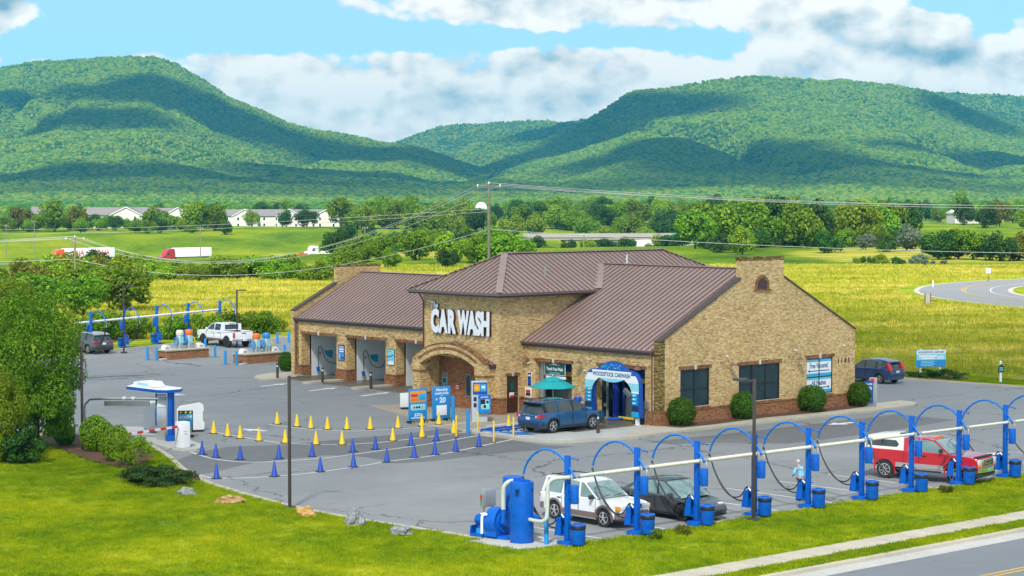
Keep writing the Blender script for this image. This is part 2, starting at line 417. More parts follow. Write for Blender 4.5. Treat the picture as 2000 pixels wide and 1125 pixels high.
def terrain_mat():
    m_, t, b = newmat('meadow'); p = wpos(t)
    at = t.n('ShaderNodeAttribute', attribute_name='crop').outputs['Fac']
    f2 = t.m('ADD', t.m('MULTIPLY', t.noise(t.vm('MULTIPLY', p, (1, .5, 1)), .03, 5, .65), .7), t.m('MULTIPLY', t.noise(p, .5, 4, .7), .3))
    green = t.ramp(f2, [(.38, (.046, .105, .003)), (.48, (.105, .190, .003)), (.56, (.175, .245, .004)), (.66, (.28, .285, .012))])
    t.put(b.inputs['Base Color'], t.mix(at, green, grasscol(t, p, 'field'))); b.inputs['Roughness'].default_value = .95; b.inputs['Specular IOR Level'].default_value = .1
    bump(t, b, t.noise(p, 2.2, 5, .8), 1.0, .5); return m_
M['terrain'] = terrain_mat()
def blade_mat(kind):
    m_, t, b = newmat('grass_blades_' + kind); p = wpos(t)
    t.put(b.inputs['Base Color'], t.mix(1.0, grasscol(t, p, kind), (1.5, 1.5, 1.3) if kind == 'lawn' else (1.75, 1.75, 1.65), 'MULTIPLY')); b.inputs['Roughness'].default_value = .8; b.inputs['Specular IOR Level'].default_value = .15
    tr = t.n('ShaderNodeBsdfTranslucent'); t.put(tr.inputs[0], t.mix(1.0, grasscol(t, p, kind), (1.7, 1.6, 1.2), 'MULTIPLY')); mx = t.n('ShaderNodeMixShader'); mx.inputs[0].default_value = .45
    t.t.links.new(b.outputs[0], mx.inputs[1]); t.t.links.new(tr.outputs[0], mx.inputs[2])
    t.t.links.new(mx.outputs[0], [n for n in t.t.nodes if n.type == 'OUTPUT_MATERIAL'][0].inputs[0]); return m_
M['blade_lawn'] = blade_mat('lawn'); M['blade_field'] = blade_mat('field')
def leaf(name, a, b_, trans=.42, scale=.9):
    m_, t, b = newmat(name); oc = objc(t)
    rnd = t.n('ShaderNodeObjectInfo').outputs['Random']
    n1 = t.noise(oc, scale, 3, .6); wn = t.n('ShaderNodeTexWhiteNoise', noise_dimensions='1D')
    g = t.n('ShaderNodeNewGeometry').outputs['Random Per Island']
    f = t.m('ADD', t.m('MULTIPLY', n1, .55), t.m('MULTIPLY', g, .45))
    c = t.ramp(f, [(.22, a), (.72, b_)])
    h = t.n('ShaderNodeHueSaturation'); t.put(h.inputs['Color'], c); t.put(h.inputs['Hue'], t.m('MULTIPLY_ADD', rnd, .035, .484)); t.put(h.inputs['Value'], t.m('MULTIPLY_ADD', rnd, .5, .75))
    t.put(b.inputs['Base Color'], h.outputs[0]); b.inputs['Roughness'].default_value = .6; b.inputs['Specular IOR Level'].default_value = .25
    tr = t.n('ShaderNodeBsdfTranslucent'); t.put(tr.inputs[0], h.outputs[0]); mx = t.n('ShaderNodeMixShader'); mx.inputs[0].default_value = trans
    t.t.links.new(b.outputs[0], mx.inputs[1]); t.t.links.new(tr.outputs[0], mx.inputs[2])
    t.t.links.new(mx.outputs[0], [n for n in t.t.nodes if n.type == 'OUTPUT_MATERIAL'][0].inputs[0]); return m_
M['leaf_mid'] = leaf('leaf_mid', (.055, .145, .005), (.21, .34, .010))
M['leaf_light'] = leaf('leaf_light', (.085, .175, .006), (.29, .39, .012))
M['leaf_dark'] = leaf('leaf_dark', (.014, .058, .008), (.066, .150, .014))
M['leaf_olive'] = leaf('leaf_olive', (.075, .095, .010), (.22, .215, .018))
M['leaf_silver'] = leaf('leaf_silver', (.085, .135, .075), (.23, .29, .19))
M['leaf_box'] = leaf('leaf_box', (.028, .115, .004), (.125, .300, .008))
M['leaf_lime'] = leaf('leaf_lime', (.090, .195, .004), (.30, .43, .010))
M['leaf_juniper'] = leaf('leaf_juniper', (.016, .050, .012), (.060, .120, .018))
M['bark'] = paint('bark', (.075, .052, .036), .9, var=.4, scale=6)
M['pole_wood'] = paint('pole_wood', (.20, .175, .125), .85, var=.3, scale=2)
M['wire'] = paint('wire', (.42, .43, .42), .5)
M['teal'] = paint('umbrella_teal', (.006, .34, .34), .7, var=.08)
M['glass_dark'] = None
def glassmat(name, col, rough=.04, spec=.55):
    m_, t, b = newmat(name); n1 = t.noise(objc(t), 1.2, 3, .5)
    t.put(b.inputs['Base Color'], t.mix(1.0, col, t.ramp(n1, [(.3, .7), (.7, 1.3)]), 'MULTIPLY')); b.inputs['Roughness'].default_value = rough
    b.inputs['Specular IOR Level'].default_value = spec; b.inputs['Coat Weight'].default_value = .15; b.inputs['Coat Roughness'].default_value = .02; return m_
M['glass_dark'] = glassmat('window_glass', (.012, .035, .042))
M['car_glass'] = glassmat('car_glass', (.030, .048, .050))
M['car_glass_light'] = glassmat('car_glass_light', (.16, .25, .24))
def carpaint(name, col, metal=.25, rough=.32): return paint(name, col, rough, metal, .05, 1.0, .9)
M['car_blue'] = carpaint('car_blue', (.002, .080, .215), .3, .22)
M['car_navy'] = carpaint('car_navy', (.025, .055, .150), .4)
M['car_white'] = carpaint('car_white', (.74, .75, .76), 0.0)
M['car_grey'] = carpaint('car_grey', (.085, .09, .10), .4)
M['car_red'] = carpaint('car_red', (.50, .008, .016), .1)
M['car_silver'] = carpaint('car_silver', (.42, .42, .42), .4)
M['cladding'] = paint('cladding', (.028, .028, .03), .6)
M['tan_clad'] = paint('taupe_clad', (.17, .12, .12), .5)
M['tail_red'] = paint('tail_red', (.55, .012, .012), .2, coat=.6)
M['head_clear'] = paint('headlamp', (.62, .66, .68), .12, coat=.8)
M['amber'] = paint('amber', (.75, .28, .02), .25)
M['alloy'] = paint('alloy_rim', (.50, .51, .52), .3, .35)
M['plate'] = paint('plate', (.72, .73, .75), .5)
M['plate_green'] = paint('plate_green', (.12, .45, .25), .5)
M['sign_blue'] = paint('sign_blue', (.010, .085, .42), .4, var=.05)
M['sign_cyan'] = paint('sign_cyan', (.02, .38, .64), .4, var=.12)
M['sign_light'] = paint('sign_light', (.26, .66, .74), .4, var=.10)
M['sign_white'] = paint('sign_white', (.80, .82, .83), .4, var=.03)
M['sign_green'] = paint('sign_green', (.006, .11, .10), .4)
M['sign_dkgreen'] = paint('sign_dkgreen', (.008, .05, .03), .4)
M['sign_red'] = paint('sign_red', (.66, .03, .03), .4)
M['sign_orange'] = paint('sign_orange', (.78, .32, .03), .4)
M['sign_navy'] = paint('sign_navy', (.012, .03, .10), .4)
M['text_blue'] = paint('text_blue', (.02, .13, .26), .4)
M['yellow'] = paint('yellow', (.78, .52, .01), .5)
M['orange'] = paint('orange', (.75, .17, .02), .45)
M['brush_blue'] = paint('brush_blue', (.006, .04, .36), .8, var=.3, scale=8)
M['skin'] = paint('skin', (.50, .27, .18), .6)
M['hair_grey'] = paint('hair_grey', (.34, .30, .26), .8)
M['hair_white'] = paint('hair_white', (.55, .50, .46), .8)
M['shirt_blue'] = paint('shirt_blue', (.012, .075, .42), .8)
M['shirt_light'] = paint('shirt_light', (.22, .52, .70), .85)
M['jeans'] = paint('jeans', (.07, .13, .24), .85)
M['rock_grey'] = None
def rockmat(name, a, b_, c_):
    m_, t, b = newmat(name); oc = objc(t); n1 = t.noise(oc, 3.2, 7, .7); n2 = t.noise(t.vm('MULTIPLY', oc, (2, 2, 7)), 2.0, 5, .7)
    t.put(b.inputs['Base Color'], t.ramp(t.m('ADD', t.m('MULTIPLY', n1, .55), t.m('MULTIPLY', n2, .45)), [(.35, a), (.52, b_), (.68, c_)])); b.inputs['Roughness'].default_value = .9
    bump(t, b, n1, .9, .08); return m_
M['rock_grey'] = rockmat('rock_grey', (.07, .08, .09), (.26, .27, .28), (.50, .47, .42))
M['rock_tan'] = rockmat('rock_tan', (.12, .075, .03), (.42, .26, .09), (.62, .52, .38))
M['rock_gold'] = rockmat('rock_gold', (.20, .11, .04), (.55, .33, .09), (.68, .56, .36))
M['siding'] = paint('siding', (.50, .49, .44), .7, var=.05)
M['shingle'] = paint('shingle', (.16, .155, .155), .9, var=.2)
M['barn_red'] = paint('barn_roof', (.34, .16, .10), .8)
M['lorry_red'] = carpaint('lorry_red', (.38, .015, .03), .1)
M['lorry_orange'] = carpaint('lorry_orange', (.70, .09, .02), 0.0)
M['glow_white'] = paint('bollard_lens', (.72, .70, .62), .3)
# ------------------------------------------------------------------ terrain
def sm(v, a, b):
    t = np.clip((v - a) / (b - a), 0, 1); return t * t * (3 - 2 * t)
def vnoise(x, y, seed=0):                # smooth value noise on arrays
    xi = np.floor(x).astype(np.int64); yi = np.floor(y).astype(np.int64); fx = x - xi; fy = y - yi
    fx = fx * fx * (3 - 2 * fx); fy = fy * fy * (3 - 2 * fy)
    def h(a, b):
        n = (a * 374761393 + b * 668265263 + seed * 974711) & 0x7fffffff
        n = ((n ^ (n >> 13)) * 1274126177) & 0x7fffffff
        return ((n ^ (n >> 16)) & 0xffff) / 65535.0
    return (h(xi, yi) * (1 - fx) + h(xi + 1, yi) * fx) * (1 - fy) + (h(xi, yi + 1) * (1 - fx) + h(xi + 1, yi + 1) * fx) * fy
def fbm(x, y, oct=4, seed=0):
    s = 0; a = .5; t = 0
    for i in range(oct): s = s + a * vnoise(x * 2 ** i, y * 2 ** i, seed + i * 17); t += a; a *= .5
    return s / t
HW_A, HW_B = np.array([-109.0, 677.0]), np.array([55.0, 850.0])
HW_D = (HW_B - HW_A) / np.linalg.norm(HW_B - HW_A); HW_N = np.array([-HW_D[1], HW_D[0]])
def hw_n(x, y): return (x - HW_A[0]) * HW_N[0] + (y - HW_A[1]) * HW_N[1]
def terrain(x, y):
    n = hw_n(x, y); s = (x - HW_A[0]) * HW_D[0] + (y - HW_A[1]) * HW_D[1]
    z = -9.0 * sm(n, -215, -45)
    z = z + (3.0 + 3.4 * sm(s, -120, 60)) * sm(n, 24, 150) * (1 - .75 * sm(n, 260, 600))
    right = sm(x, 60, 190) * (1 - sm(y, 900, 1500))
    z = z * (1 - right) + right * (-.3)
    z = z + (fbm(x / 45, y / 45, 3, 3) - .5) * 1.6 * sm(y, 330, 500) * (1 - sm(-np.abs(n), -40, -20))
    z = z + 2.2 * np.exp(-((x + 215) / 60) ** 2 - ((y - 590) / 60) ** 2)
    return z
def tz(x, y): return float(terrain(np.float64(x), np.float64(y)))
def terrain_hit(px, py, dmax=3000):
    d = 60.0
    while d < dmax:
        p = far(px, py, d)
        if p.z <= tz(p.x, p.y): return p
        d *= 1.004
    return far(px, py, dmax)
def at(px, d):                           # a spot on the terrain below a photo column, d metres out
    x = (px - 1000) / F_PX * d * 1.001; return Vector((x, d, tz(x, d)))
NT_, NY_ = 420, 300
tt = np.linspace(-.52, .52, NT_); yy = 35 * (4300 / 35) ** np.linspace(0, 1, NY_)
TX = tt[None, :] * yy[:, None]; TY = np.repeat(yy[:, None], NT_, 1); TZ = terrain(TX, TY) - .10
def grid_mesh(name, X_, Y_, Z_, mat, attr=None):
    h, w_ = X_.shape; me = bpy.data.meshes.new(name); v = np.stack([X_, Y_, Z_], -1).reshape(-1, 3)
    idx = np.arange(h * w_).reshape(h, w_)
    q = np.stack([idx[:-1, :-1], idx[:-1, 1:], idx[1:, 1:], idx[1:, :-1]], -1).reshape(-1, 4)
    me.vertices.add(len(v)); me.vertices.foreach_set('co', v.ravel().astype(np.float32))
    me.loops.add(q.size); me.loops.foreach_set('vertex_index', q.ravel().astype(np.int32))
    me.polygons.add(len(q)); me.polygons.foreach_set('loop_start', np.arange(0, q.size, 4, dtype=np.int32)); me.polygons.foreach_set('loop_total', np.full(len(q), 4, dtype=np.int32))
    me.polygons.foreach_set('use_smooth', np.ones(len(q), bool)); me.materials.append(mat); me.update(calc_edges=True); me.validate()
    if attr is not None:
        a = me.attributes.new('crop', 'FLOAT', 'POINT'); a.data.foreach_set('value', attr.ravel().astype(np.float32))
    return me
LXm = (TX - ORG.x) * math.cos(PHI) + (TY - ORG.y) * math.sin(PHI)
TZ = TZ - .5 * sm(LXm, 32.5, 33.6) * (TY < 140)
# where hay grows (1) and where green meadow grows (0)
nn = hw_n(TX, TY); PXC = 1000 + F_PX * TX / TY
wob = (fbm(TX / 30, TY / 30, 4, 9) - .5)
crop = (1 - sm(nn, -235, -195)) * (1 - sm(TY, 330, 345) * (1 - sm(TX, 30, 60)))
crop = np.maximum(crop * sm(TX + wob * 20, -70, -60), 0)
crop = np.maximum(crop, (1 - sm(TX, -75, -64)) * .12)
b1 = sm(TX, 60, 66) * (1 - sm(TX + (TY - 460) * .1, 145, 152)) * sm(TY, 396, 402) * (1 - sm(TY + wob * 30 - TX * 1.25, 395, 415))
crop = np.maximum(crop * (1 - sm(TY, 386, 392)), b1)
crop = np.maximum(crop, np.exp(-((PXC - 800) / 75) ** 4 - ((TY - 470) / 26) ** 4))
crop = np.maximum(crop, .85 * np.exp(-((PXC - 520 - (TY - 720) * .8) / 26) ** 4 - ((TY - 735) / 34) ** 4))
crop = np.clip(crop + wob * .35 * (crop > .05), 0, 1)
ground = link('ground', grid_mesh('ground', TX, TY, TZ, M['terrain'], crop)); ground['kind'] = 'structure'

# ------------------------------------------------------------------ forested mountains
RIDGES = [   # skyline as photo columns/rows and the distance of each ridge
    ('left', 6300, 3300, [(-500, 210), (-250, 160), (-100, 140), (0, 131), (60, 119), (120, 114), (200, 110), (300, 107), (345, 122), (400, 150), (450, 182), (500, 206), (560, 230), (620, 248), (680, 262), (740, 270), (800, 277), (860, 296), (930, 322), (1000, 345), (1080, 372), (1200, 386)]),
    ('right', 6600, 3500, [(800, 386), (860, 356), (920, 326), (985, 297), (1060, 268), (1140, 233), (1180, 210), (1222, 178), (1240, 171), (1300, 166), (1345, 158), (1395, 146), (1450, 145), (1500, 149), (1545, 153), (1600, 152), (1642, 148), (1700, 157), (1760, 163), (1800, 170), (1850, 190), (1900, 212), (1960, 234), (2040, 258), (2150, 290), (2400, 330)]),
    ('far', 8800, 5200, [(600, 330), (700, 296), (760, 276), (810, 258), (860, 245), (940, 236), (1020, 231), (1100, 233), (1180, 238), (1300, 262), (1400, 300)]),
    ('between', 7600, 4700, [(820, 330), (900, 300), (960, 270), (1030, 250), (1090, 237), (1140, 231), (1200, 235), (1300, 262)]),
    ('behind', 8200, 5600, [(1400, 386), (1560, 290), (1640, 200), (1740, 172), (1800, 171), (1850, 174), (1900, 178), (2000, 187), (2100, 194), (2300, 205), (2600, 230)]),
    ('foot_a', 4700, 3300, [(-500, 330), (-200, 322), (0, 318), (100, 312), (180, 320), (260, 336), (340, 352), (430, 362), (520, 372), (640, 384)]),
    ('foot_b', 4500, 3300, [(380, 386), (480, 366), (560, 346), (640, 338), (720, 340), (800, 350), (900, 352), (980, 346), (1080, 352), (1180, 360), (1300, 362), (1420, 352), (1560, 336), (1660, 330), (1760, 322), (1860, 330), (1960, 338), (2100, 330), (2500, 322)]),
]
def mountain(X_, Y_):
    px = 1000 + F_PX * X_ / Y_
    warp = (fbm(X_ / 420, Y_ / 420, 3, 31) - .5)
    h = np.full_like(X_, -6.0)
    for i, (nm, D, B, pts) in enumerate(RIDGES):
        a = np.array(pts, float); zr = CAM_H + (378.7 - np.interp(px, a[:, 0], a[:, 1])) * D / F_PX - 6.0
        zr = np.maximum(zr, 0)
        s = np.clip((Y_ - B) / (D - B), 0, 1)
        front = .30 * s + .70 * s ** 1.55
        back = np.clip(1 - (Y_ - D) / 1500., 0, 1)
        prof = np.where(Y_ <= D, front, back ** 1.2)
        # spurs and hollows run down the slope, fading out at crest and foot
        q = X_ / 300. + s * 1.1 * np.sin(i * 2.1) + warp * 1.8
        spur = np.abs(2 * (vnoise(q, Y_ / 2600., 50 + i) - .5)) ; spur2 = np.abs(2 * (vnoise(q * 2.7 + 5, Y_ / 900., 70 + i) - .5))
        win = np.clip(s * (1 - s) * 4, 0, 1) * (Y_ < D)
        hh = zr * prof * (1 - .40 * win * (1 - spur) ** 2 - .13 * win * (1 - spur2) ** 2)
        h = np.maximum(h, hh - 6.0)
    return h + (fbm(X_ / 130, Y_ / 130, 4, 5) - .5) * 26 * sm(Y_, 3300, 4200) * np.clip(1, 0, 1)
mt = np.linspace(-.50, .50, 820); my = np.linspace(3150, 10200, 300)
MX = mt[None, :] * my[:, None]; MY = np.repeat(my[:, None], 820, 1); MZ = mountain(MX, MY)
def canopy_ground():
    m_, t, b = newmat('forest_floor'); n1 = t.noise(wpos(t), .012, 5, .65)
    t.put(b.inputs['Base Color'], t.ramp(n1, [(.3, (.020, .050, .012)), (.7, (.050, .095, .018))])); b.inputs['Roughness'].default_value = 1; b.inputs['Specular IOR Level'].default_value = 0; return m_
mo = link('mountains', grid_mesh('mountains', MX, MY, MZ, canopy_ground())); mo['kind'] = 'structure'

def scatter(name, P_, insts, smin, smax, mat=None, seed=1, tilt=0.0):
    """One object of many small growing things: every vertex carries one copy, turned and sized at random."""
    me = bpy.data.meshes.new(name); me.vertices.add(len(P_)); me.vertices.foreach_set('co', np.asarray(P_, np.float32).ravel()); me.update()
    o = link(name, me)
    ng = bpy.data.node_groups.new(name, 'GeometryNodeTree')
    ng.interface.new_socket('Geometry', in_out='INPUT', socket_type='NodeSocketGeometry'); ng.interface.new_socket('Geometry', in_out='OUTPUT', socket_type='NodeSocketGeometry')
    N = ng.nodes; gi = N.new('NodeGroupInput'); go = N.new('NodeGroupOutput')
    m2p = N.new('GeometryNodeMeshToPoints'); iop = N.new('GeometryNodeInstanceOnPoints')
    join = N.new('GeometryNodeJoinGeometry') if len(insts) > 1 else None
    for io in insts:
        oi = N.new('GeometryNodeObjectInfo'); oi.inputs['Object'].default_value = io; oi.inputs['As Instance'].default_value = True
        if join: pass
    coll = bpy.data.collections.new(name + '_kinds')
    for io in insts: coll.objects.link(io)
    ci = N.new('GeometryNodeCollectionInfo'); ci.inputs['Collection'].default_value = coll; ci.inputs['Separate Children'].default_value = True; ci.inputs['Reset Children'].default_value = True
    iop.inputs['Pick Instance'].default_value = True
    rv = N.new('FunctionNodeRandomValue'); rv.data_type = 'FLOAT_VECTOR'; rv.inputs[0].default_value = (-tilt, -tilt, 0); rv.inputs[1].default_value = (tilt, tilt, 6.28); 
    rs = N.new('FunctionNodeRandomValue'); rs.data_type = 'FLOAT'; rs.inputs[2].default_value = smin; rs.inputs[3].default_value = smax
    for nd in (rv, rs): nd.inputs['Seed'].default_value = seed
    L = ng.links
    L.new(gi.outputs[0], m2p.inputs[0]); L.new(m2p.outputs[0], iop.inputs['Points']); L.new(ci.outputs[0], iop.inputs['Instance'])
    L.new(rv.outputs[0], iop.inputs['Rotation']); L.new(rs.outputs[1], iop.inputs['Scale']); L.new(iop.outputs[0], go.inputs[0])
    for nd in list(N):
        if nd.bl_idname in ('GeometryNodeObjectInfo', 'GeometryNodeJoinGeometry'): N.remove(nd)
    md = o.modifiers.new('scatter', 'NODES'); md.node_group = ng
    o['kind'] = 'stuff'; return o
def lump_mesh(name, seed, mat, sub=2, flat=.8, rough=.35):
    bm = bmesh.new(); bmesh.ops.create_icosphere(bm, subdivisions=sub, radius=1.0)
    for v in bm.verts:
        n = mnoise.noise(v.co * 1.7 + Vector((seed * 7.1, 0, 0))) * rough + mnoise.noise(v.co * 4.0 + Vector((seed * 3.3, 5, 0))) * rough * .6
        v.co = v.co * (1 + n); v.co.z = v.co.z * flat + .45
    me = bpy.data.meshes.new(name); bm.to_mesh(me); bm.free(); me.materials.append(mat)
    return bpy.data.objects.new(name, me)
def canopy_mat(name, a, b_):
    m_, t, b = newmat(name); rnd = t.n('ShaderNodeObjectInfo').outputs['Random']; p = wpos(t)
    n1 = t.noise(p, .004, 4, .6)
    t.put(b.inputs['Base Color'], t.ramp(t.m('ADD', t.m('MULTIPLY', rnd, .6), t.m('MULTIPLY', n1, .4)), [(.2, a), (.65, b_), (.9, (.17, .195, .016))])); b.inputs['Roughness'].default_value = .9; b.inputs['Specular IOR Level'].default_value = .1
    return m_
CM = canopy_mat('mountain_canopy', (.020, .072, .005), (.108, .172, .003))
lumps = [lump_mesh('tree_crown', i, CM) for i in range(4)]
rng = np.random.default_rng(4)
def mountain_points(n, ylo, yhi, seed):
    r = np.random.default_rng(seed); Y_ = np.sqrt(r.uniform(ylo ** 2, yhi ** 2, n)); X_ = r.uniform(-.38, .38, n) * Y_
    Z_ = mountain(X_, Y_); e = 25.
    # keep what lies on slopes that look towards the valley or along a crest
    sl = mountain(X_, Y_ + e) - Z_
    k = (sl > -6.0) & (Z_ > -5.5)
    return np.stack([X_, Y_, Z_], -1)[k]
MP = mountain_points(350000, 3300, 7000, 2); MP2 = mountain_points(76000, 7000, 9000, 3)
forest = scatter('mountain_forest', np.concatenate([MP, MP2]), lumps, 3.0, 6.6, seed=5)
# woods on the valley floor in front of the slopes
fy = np.sqrt(rng.uniform(1450 ** 2, 3450 ** 2, 33000)); fx = rng.uniform(-.37, .37, 33000) * fy
keep = fbm(fx / 260, fy / 340, 3, 21) > .33
FPt = np.stack([fx, fy, terrain(fx, fy) - .5], -1)[keep]
VM = canopy_mat('valley_canopy', (.020, .070, .008), (.058, .140, .008))
vl = [lump_mesh('valley_crown', 10 + i, VM, flat=1.15) for i in range(4)]
valley = scatter('valley_forest', FPt, vl, 4.0, 7.0, seed=8)

# ------------------------------------------------------------------ clouds that shade parts of the slopes (overhead, outside the view)
def cloud_mat(amt):
    m_, t, b = newmat('cloud'); o = [n for n in t.t.nodes if n.type == 'OUTPUT_MATERIAL'][0]
    oc = objc(t); x, y, z = t.sep(oc)
    r = t.m('SQRT', t.m('ADD', t.m('MULTIPLY', x, x), t.m('MULTIPLY', y, y)))
    n1 = t.noise(oc, 2.2, 5, .6)
    dens = t.m('MULTIPLY', t.step(t.m('ADD', t.m('SUBTRACT', 1.0, r), t.m('MULTIPLY', t.m('SUBTRACT', n1, .5), .9)), .02, .40), amt)
    d = t.n('ShaderNodeBsdfDiffuse'); t.put(d.inputs[0], (.85, .86, .88)); tr = t.n('ShaderNodeBsdfTransparent'); mx = t.n('ShaderNodeMixShader')
    t.put(mx.inputs[0], dens); t.t.links.new(tr.outputs[0], mx.inputs[1]); t.t.links.new(d.outputs[0], mx.inputs[2]); t.t.links.new(mx.outputs[0], o.inputs[0]); return m_
CLD = cloud_mat(.97); CLD2 = cloud_mat(.62)
def cloud(px, py, d, rx, ry, rot=0.0, alt=1150.0, mat=None):
    """a flat-bottomed cumulus whose shadow falls on the slope seen at that photo point"""
    p = mount_hit(px, py) if d is None else far(px, py, d); k = (alt - p.z) / sdir.z; c = p + sdir * k
    bm = bmesh.new(); bmesh.ops.create_icosphere(bm, subdivisions=4, radius=1.0)
    for v in bm.verts:
        n = mnoise.fractal(v.co * 2.0 + Vector((px * .01, py * .01, 0)), .7, 2.0, 4) * .22
        v.co = v.co * (1 + n)
        if v.co.z < 0: v.co.z *= .15
    me = bpy.data.meshes.new('cloud'); bm.to_mesh(me); bm.free(); me.materials.append(mat or CLD); me.polygons.foreach_set('use_smooth', [True] * len(me.polygons))
    o = link('cloud', me); o.location = c; o.scale = (rx, ry, 70); o.rotation_euler = (0, 0, rot); o['kind'] = 'structure'; return o
def mount_hit(px, py):
    d = 3200.0
    while d < 9500:
        p = far(px, py, d)
        if p.z <= float(mountain(np.array([p.x]), np.array([p.y]))[0]): return p
        d += 25
    return far(px, py, 6000)
CLOUDS = [(340, 195, None, 400, 360, .2), (480, 262, None, 420, 400, .2), (640, 300, None, 380, 330, .2), (790, 315, None, 330, 380, 0), (180, 235, None, 260, 230, 0), (30, 200, None, 200, 150, 0),
          (960, 335, None, 340, 400, .1), (1090, 300, None, 300, 400, .1), (1190, 250, None, 280, 400, .2), (1290, 225, None, 300, 380, .3), (1340, 300, None, 420, 420, .2), (1520, 335, None, 430, 300, .1), (1720, 322, None, 400, 220, .05), (1930, 318, None, 400, 230, .05),
          (1900, 235, None, 190, 260, .3), (1060, 262, None, 180, 260, 0), (120, 345, None, 330, 170, .1), (430, 350, None, 420, 200, .1), (720, 350, None, 420, 220, .1)]
for c_ in CLOUDS: cloud(*c_)
CLD3 = cloud_mat(.38)
for px, py, rx, ry in ((250, 365, 900, 330), (1000, 365, 900, 330), (1700, 362, 900, 300)): cloud(px, py, None, rx, ry, 0, 1000.0, CLD3)
# an unseen cloud, placed so its shadow dims the car wash and its lot
def near_cloud(x, y, rx, ry, rot):
    return cloud(1000 + F_PX * x / y, 378.7 + F_PX * CAM_H / y, y, rx, ry, rot, 1000.0, CLD2)
near_cloud(12, 128, 125, 72, .35)

# ------------------------------------------------------------------ lot, kerbs, lawns, pavements
def sheet(name, poly, z, mat, sub=0):
    m_ = MB(); m_.add([(x, y, z) for x, y in poly], [tuple(range(len(poly)))]); return site_obj(name, m_, mat)
LOT = [(-12.0, -25.6), (-7.5, -27.4), (-3.2, -29.4), (-0.7, -30.45), (2.4, -31.4), (5.7, -31.97), (8.8, -32.45), (11.9, -32.70), (14.8, -32.6), (17.6, -32.35), (21.5, -32.0), (23.6, -31.75), (24.6, -31.3),
       (24.75, -28), (24.8, -10), (24.8, 4), (24.8, 14), (26, 26), (28, 33), (30, 36.9), (8, 36.55), (0.3, 36.2), (-10.0, 35.05), (-20, 33.6), (-40, 31.5), (-60, 30.3), (-74.2, 28.4), (-73.95, 22), (-73.7, 15.8), (-71.5, 9), (-69.4, 4.6), (-66, -6), (-55, -18), (-34, -27.5), (-20, -27.2)]
sheet('parking_lot', LOT, 0.0, M['asphalt'])
def strip(name, pts, w_, h_, mat, z=0.0):
    m_ = MB()
    for a, b in zip(pts[:-1], pts[1:]): m_.beam((a[0], a[1], z + h_ / 2), (b[0], b[1], z + h_ / 2), w_, h_)
    return site_obj(name, m_, mat)
def offset(pts, d):
    out = []
    for i, p in enumerate(pts):
        a = Vector(pts[max(i - 1, 0)]); b = Vector(pts[min(i + 1, len(pts) - 1)]); t = (b - a).normalized(); out.append((p[0] - t.y * d, p[1] + t.x * d))
    return out
def ribbon(mb, pts, w_, z, z1=None):
    l = offset(pts, w_ / 2); r = offset(pts, -w_ / 2); n = len(pts)
    vs = [(x, y, z) for x, y in r] + [(x, y, z) for x, y in l]
    fs = [(i, i + 1, n + i + 1, n + i) for i in range(n - 1)]
    if z1 is not None:
        vs += [(x, y, z1) for x, y in r] + [(x, y, z1) for x, y in l]; k = 2 * n
        fs = [(k + a, k + b, k + c, k + d) for a, b, c, d in fs] + [(i, i + 1, k + i + 1, k + i) for i in range(n - 1)] + [(n + i + 1, n + i, k + n + i, k + n + i + 1) for i in range(n - 1)] + [(0, k, k + n, n), (n - 1, 2 * n - 1, k + 2 * n - 1, k + n - 1)]
    mb.add(vs, fs); return mb
def kerb(name, pts, w_=.28, h_=.07): return site_obj(name, ribbon(MB(), pts, w_, -.08, h_), M['kerb'])
front_edge = LOT[:13]
kerb('kerb', offset(front_edge, -.12))
kerb('kerb', [(-34, -27.62), (-20, -27.32), (-16, -26.9), (-12.1, -25.75)])
kerb('kerb', offset(LOT[19:27], -.12), h_=.12)
kerb('kerb', offset(LOT[26:31], -.12), h_=.12)
kerb('kerb', [(24.85, -31.2), (24.9, -20), (24.9, -5), (24.9, 10)], .14, .03)
# front lawns
def lawn_mesh(name, poly, mat, z=.03, step=.5, amp=.10, edge=1.2):
    xs = [p[0] for p in poly]; ys = [p[1] for p in poly]
    bm = bmesh.new(); f = bm.faces.new([bm.verts.new((x, y, z)) for x, y in poly]); 
    for d0, d1, no in ((min(xs), max(xs), (1, 0, 0)), (min(ys), max(ys), (0, 1, 0))):
        k = d0 + step
        while k < d1:
            g = bm.verts[:] + bm.edges[:] + bm.faces[:]
            bmesh.ops.bisect_plane(bm, geom=g, plane_co=(k * no[0], k * no[1], 0), plane_no=no); k += step
    for v in bm.verts: 
        if not v.is_boundary: v.co.z += mnoise.noise(Vector((v.co.x * .35, v.co.y * .35, 3))) * amp * .6 + mnoise.noise(Vector((v.co.x * 1.1, v.co.y * 1.1, 9))) * amp * .35
    me = bpy.data.meshes.new(name); bm.to_mesh(me); bm.free(); me.materials.append(mat); me.polygons.foreach_set('use_smooth', [True] * len(me.polygons))
    o = link(name, me); o.location = ORG; o.rotation_euler = (0, 0, PHI); o['kind'] = 'structure'; return o
fe = offset(front_edge, -.26)
LAWN1 = [(31.45, -60), (31.45, -20), (31.40, -8), (31.2, 20), (31, 34), (27, 26), (25.0, 14), (24.97, 4), (24.97, -10), (24.95, -28), (24.75, -31.5)] + fe[::-1][1:] + [(-16, -27.3), (-24, -28.3), (-34, -28), (-34, -60)]
lawn_mesh('lawn', LAWN1, M['lawn'], step=1.0)
LAWN2 = [(32.95, -60), (33.75, -60), (33.85, -10), (33.85, 30), (33.0, 30), (33.0, -10)]
lawn_mesh('grass_verge', LAWN2, M['lawn'], step=1.2, amp=.03)
BACKLAWN = [(30, 37.15), (8, 36.8), (0.3, 36.45), (-10.0, 35.3), (-20, 33.85), (-20, 39.5), (-10, 40.6), (0, 40.6), (12, 40.4), (32, 40.2)]
